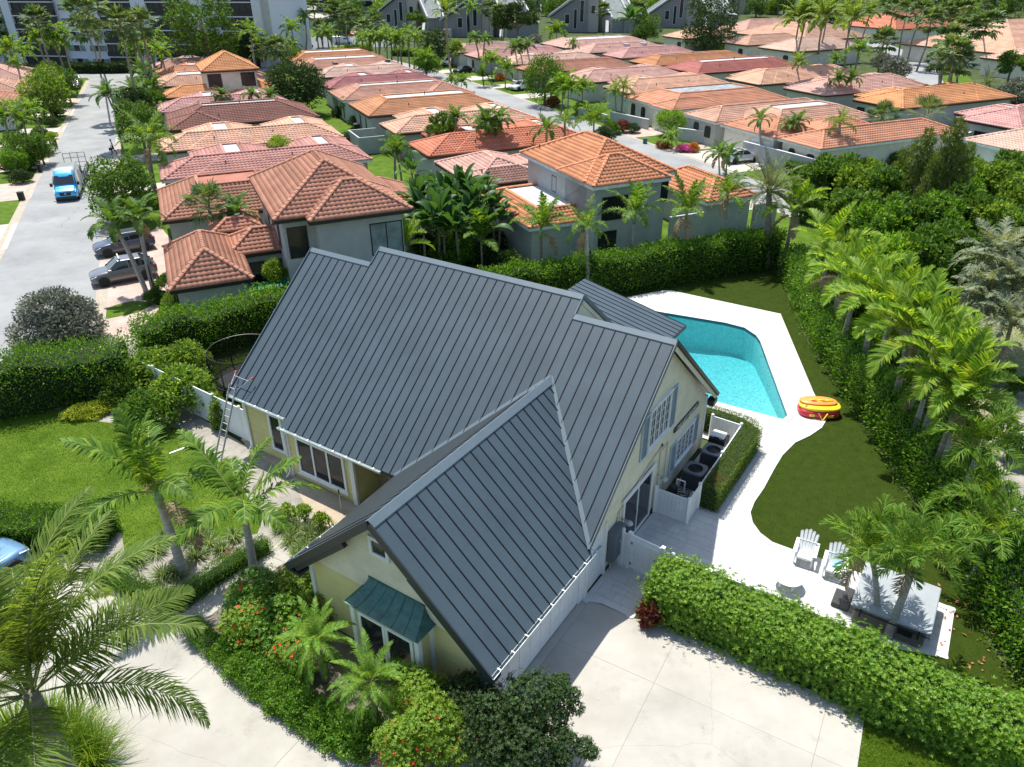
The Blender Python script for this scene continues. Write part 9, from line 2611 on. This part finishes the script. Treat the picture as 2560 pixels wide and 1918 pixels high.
for pts, h, nm, lab in (([(1602, 342), (1755, 385)], 1.9, 'garden_wall', 'white garden wall below the garage house'), ([(2000, 345), (2090, 318)], 1.8, 'garden_wall', 'white garden wall behind the blue parasol'), ([(1985, 330), (2000, 342)], 1.8, 'garden_wall', 'short white wall by the shaggy palm'),
      ([(1250, 250), (1310, 268)], 1.2, 'garden_wall', 'low white garden wall right of the hydrant'), ([(1318, 262), (1400, 280)], 1.3, 'garden_wall', 'white court wall with a dark gate'), ([(1462, 303), (1530, 312), (1560, 308)], 1.5, 'garden_wall', 'beige garden wall behind the pink flowers'),
      ([(1068, 160), (1096, 166)], 1.2, 'garden_wall', 'low white wall beside the dense round tree'), ([(1108, 186), (1120, 190)], 1.0, 'garden_wall', 'short white wall behind the white wagon')):
 q = [Vector(p) for p in G2(pts)]
 t = thing(nm, lab, 'wall', (q[0].x, q[0].y, 0))
 for a, b in zip(q, q[1:]):
  MB().beam((*(a - q[0]), h / 2), (*(b - q[0]), h / 2), .18, h).build('wall_panel', M['stucco_white'], t); MB().beam((*(a - q[0]), h + .03), (*(b - q[0]), h + .03), .24, .06).build('wall_cap', M['white'], t)
g = ground(577, 612, 1.0)
t = thing('green_pool_cover', 'green fabric covered box between hut and brown villa', 'cover', (g.x, g.y, 0), TH)
MB().box(-1.5, 1.5, -.7, .7, 0, .95).build('cover', mat('green_tarp', (.0, .26, .17), rough=.5, noise=.15), t, bevel=.08); MB().tube([(-1.6, -.75, .9), (1.6, -.75, .9)], .03, 6).build('rail', M['white'], t)
t = H_('garden_stake', 'thin stake with a black top beside the bay window', 'stake', -19.75, 16.6); MB().tube([(0, 0, 0), (0, 0, 1.0)], .012, 5).build('rod', M['white'], t); MB().tube([(0, 0, .8), (0, 0, 1.05)], .03, 6).build('cap', M['black'], t)
o = MB().box(-.45, .45, -.05, .05, 0, .04).build('plank', M['white']); o.location = tuple(ground(387, 973, -.005)); o.rotation_euler = (0, 0, .7); props(o, 'pale plank lying on the lawn by the fence shrub', 'plank')
rl = np.random.default_rng(8)
c0 = [ground(2070, 1380), ground(2085, 1350), ground(2060, 1330), ground(2100, 1420), ground(2040, 1300)]
Pl = np.array([np.array(c0[int(rl.integers(0, 5))]) + np.array([rl.normal(0, .45), rl.normal(0, .6), .03]) for _ in range(46)])
V, F = rand_leaves(Pl, np.tile([0, 0, .2], (len(Pl), 1)), .16, rl, spread=1, up=0, aspect=.6)
V[:, 2] = np.maximum(V[:, 2], .04)
props(add_mesh('fallen_leaves', np_mesh('fallen_leaves', V, F, leaf_mat('fallen_leaf', [(.35, .13, .06), (.45, .2, .1), (.3, .15, .08)], .2))), kind='stuff')
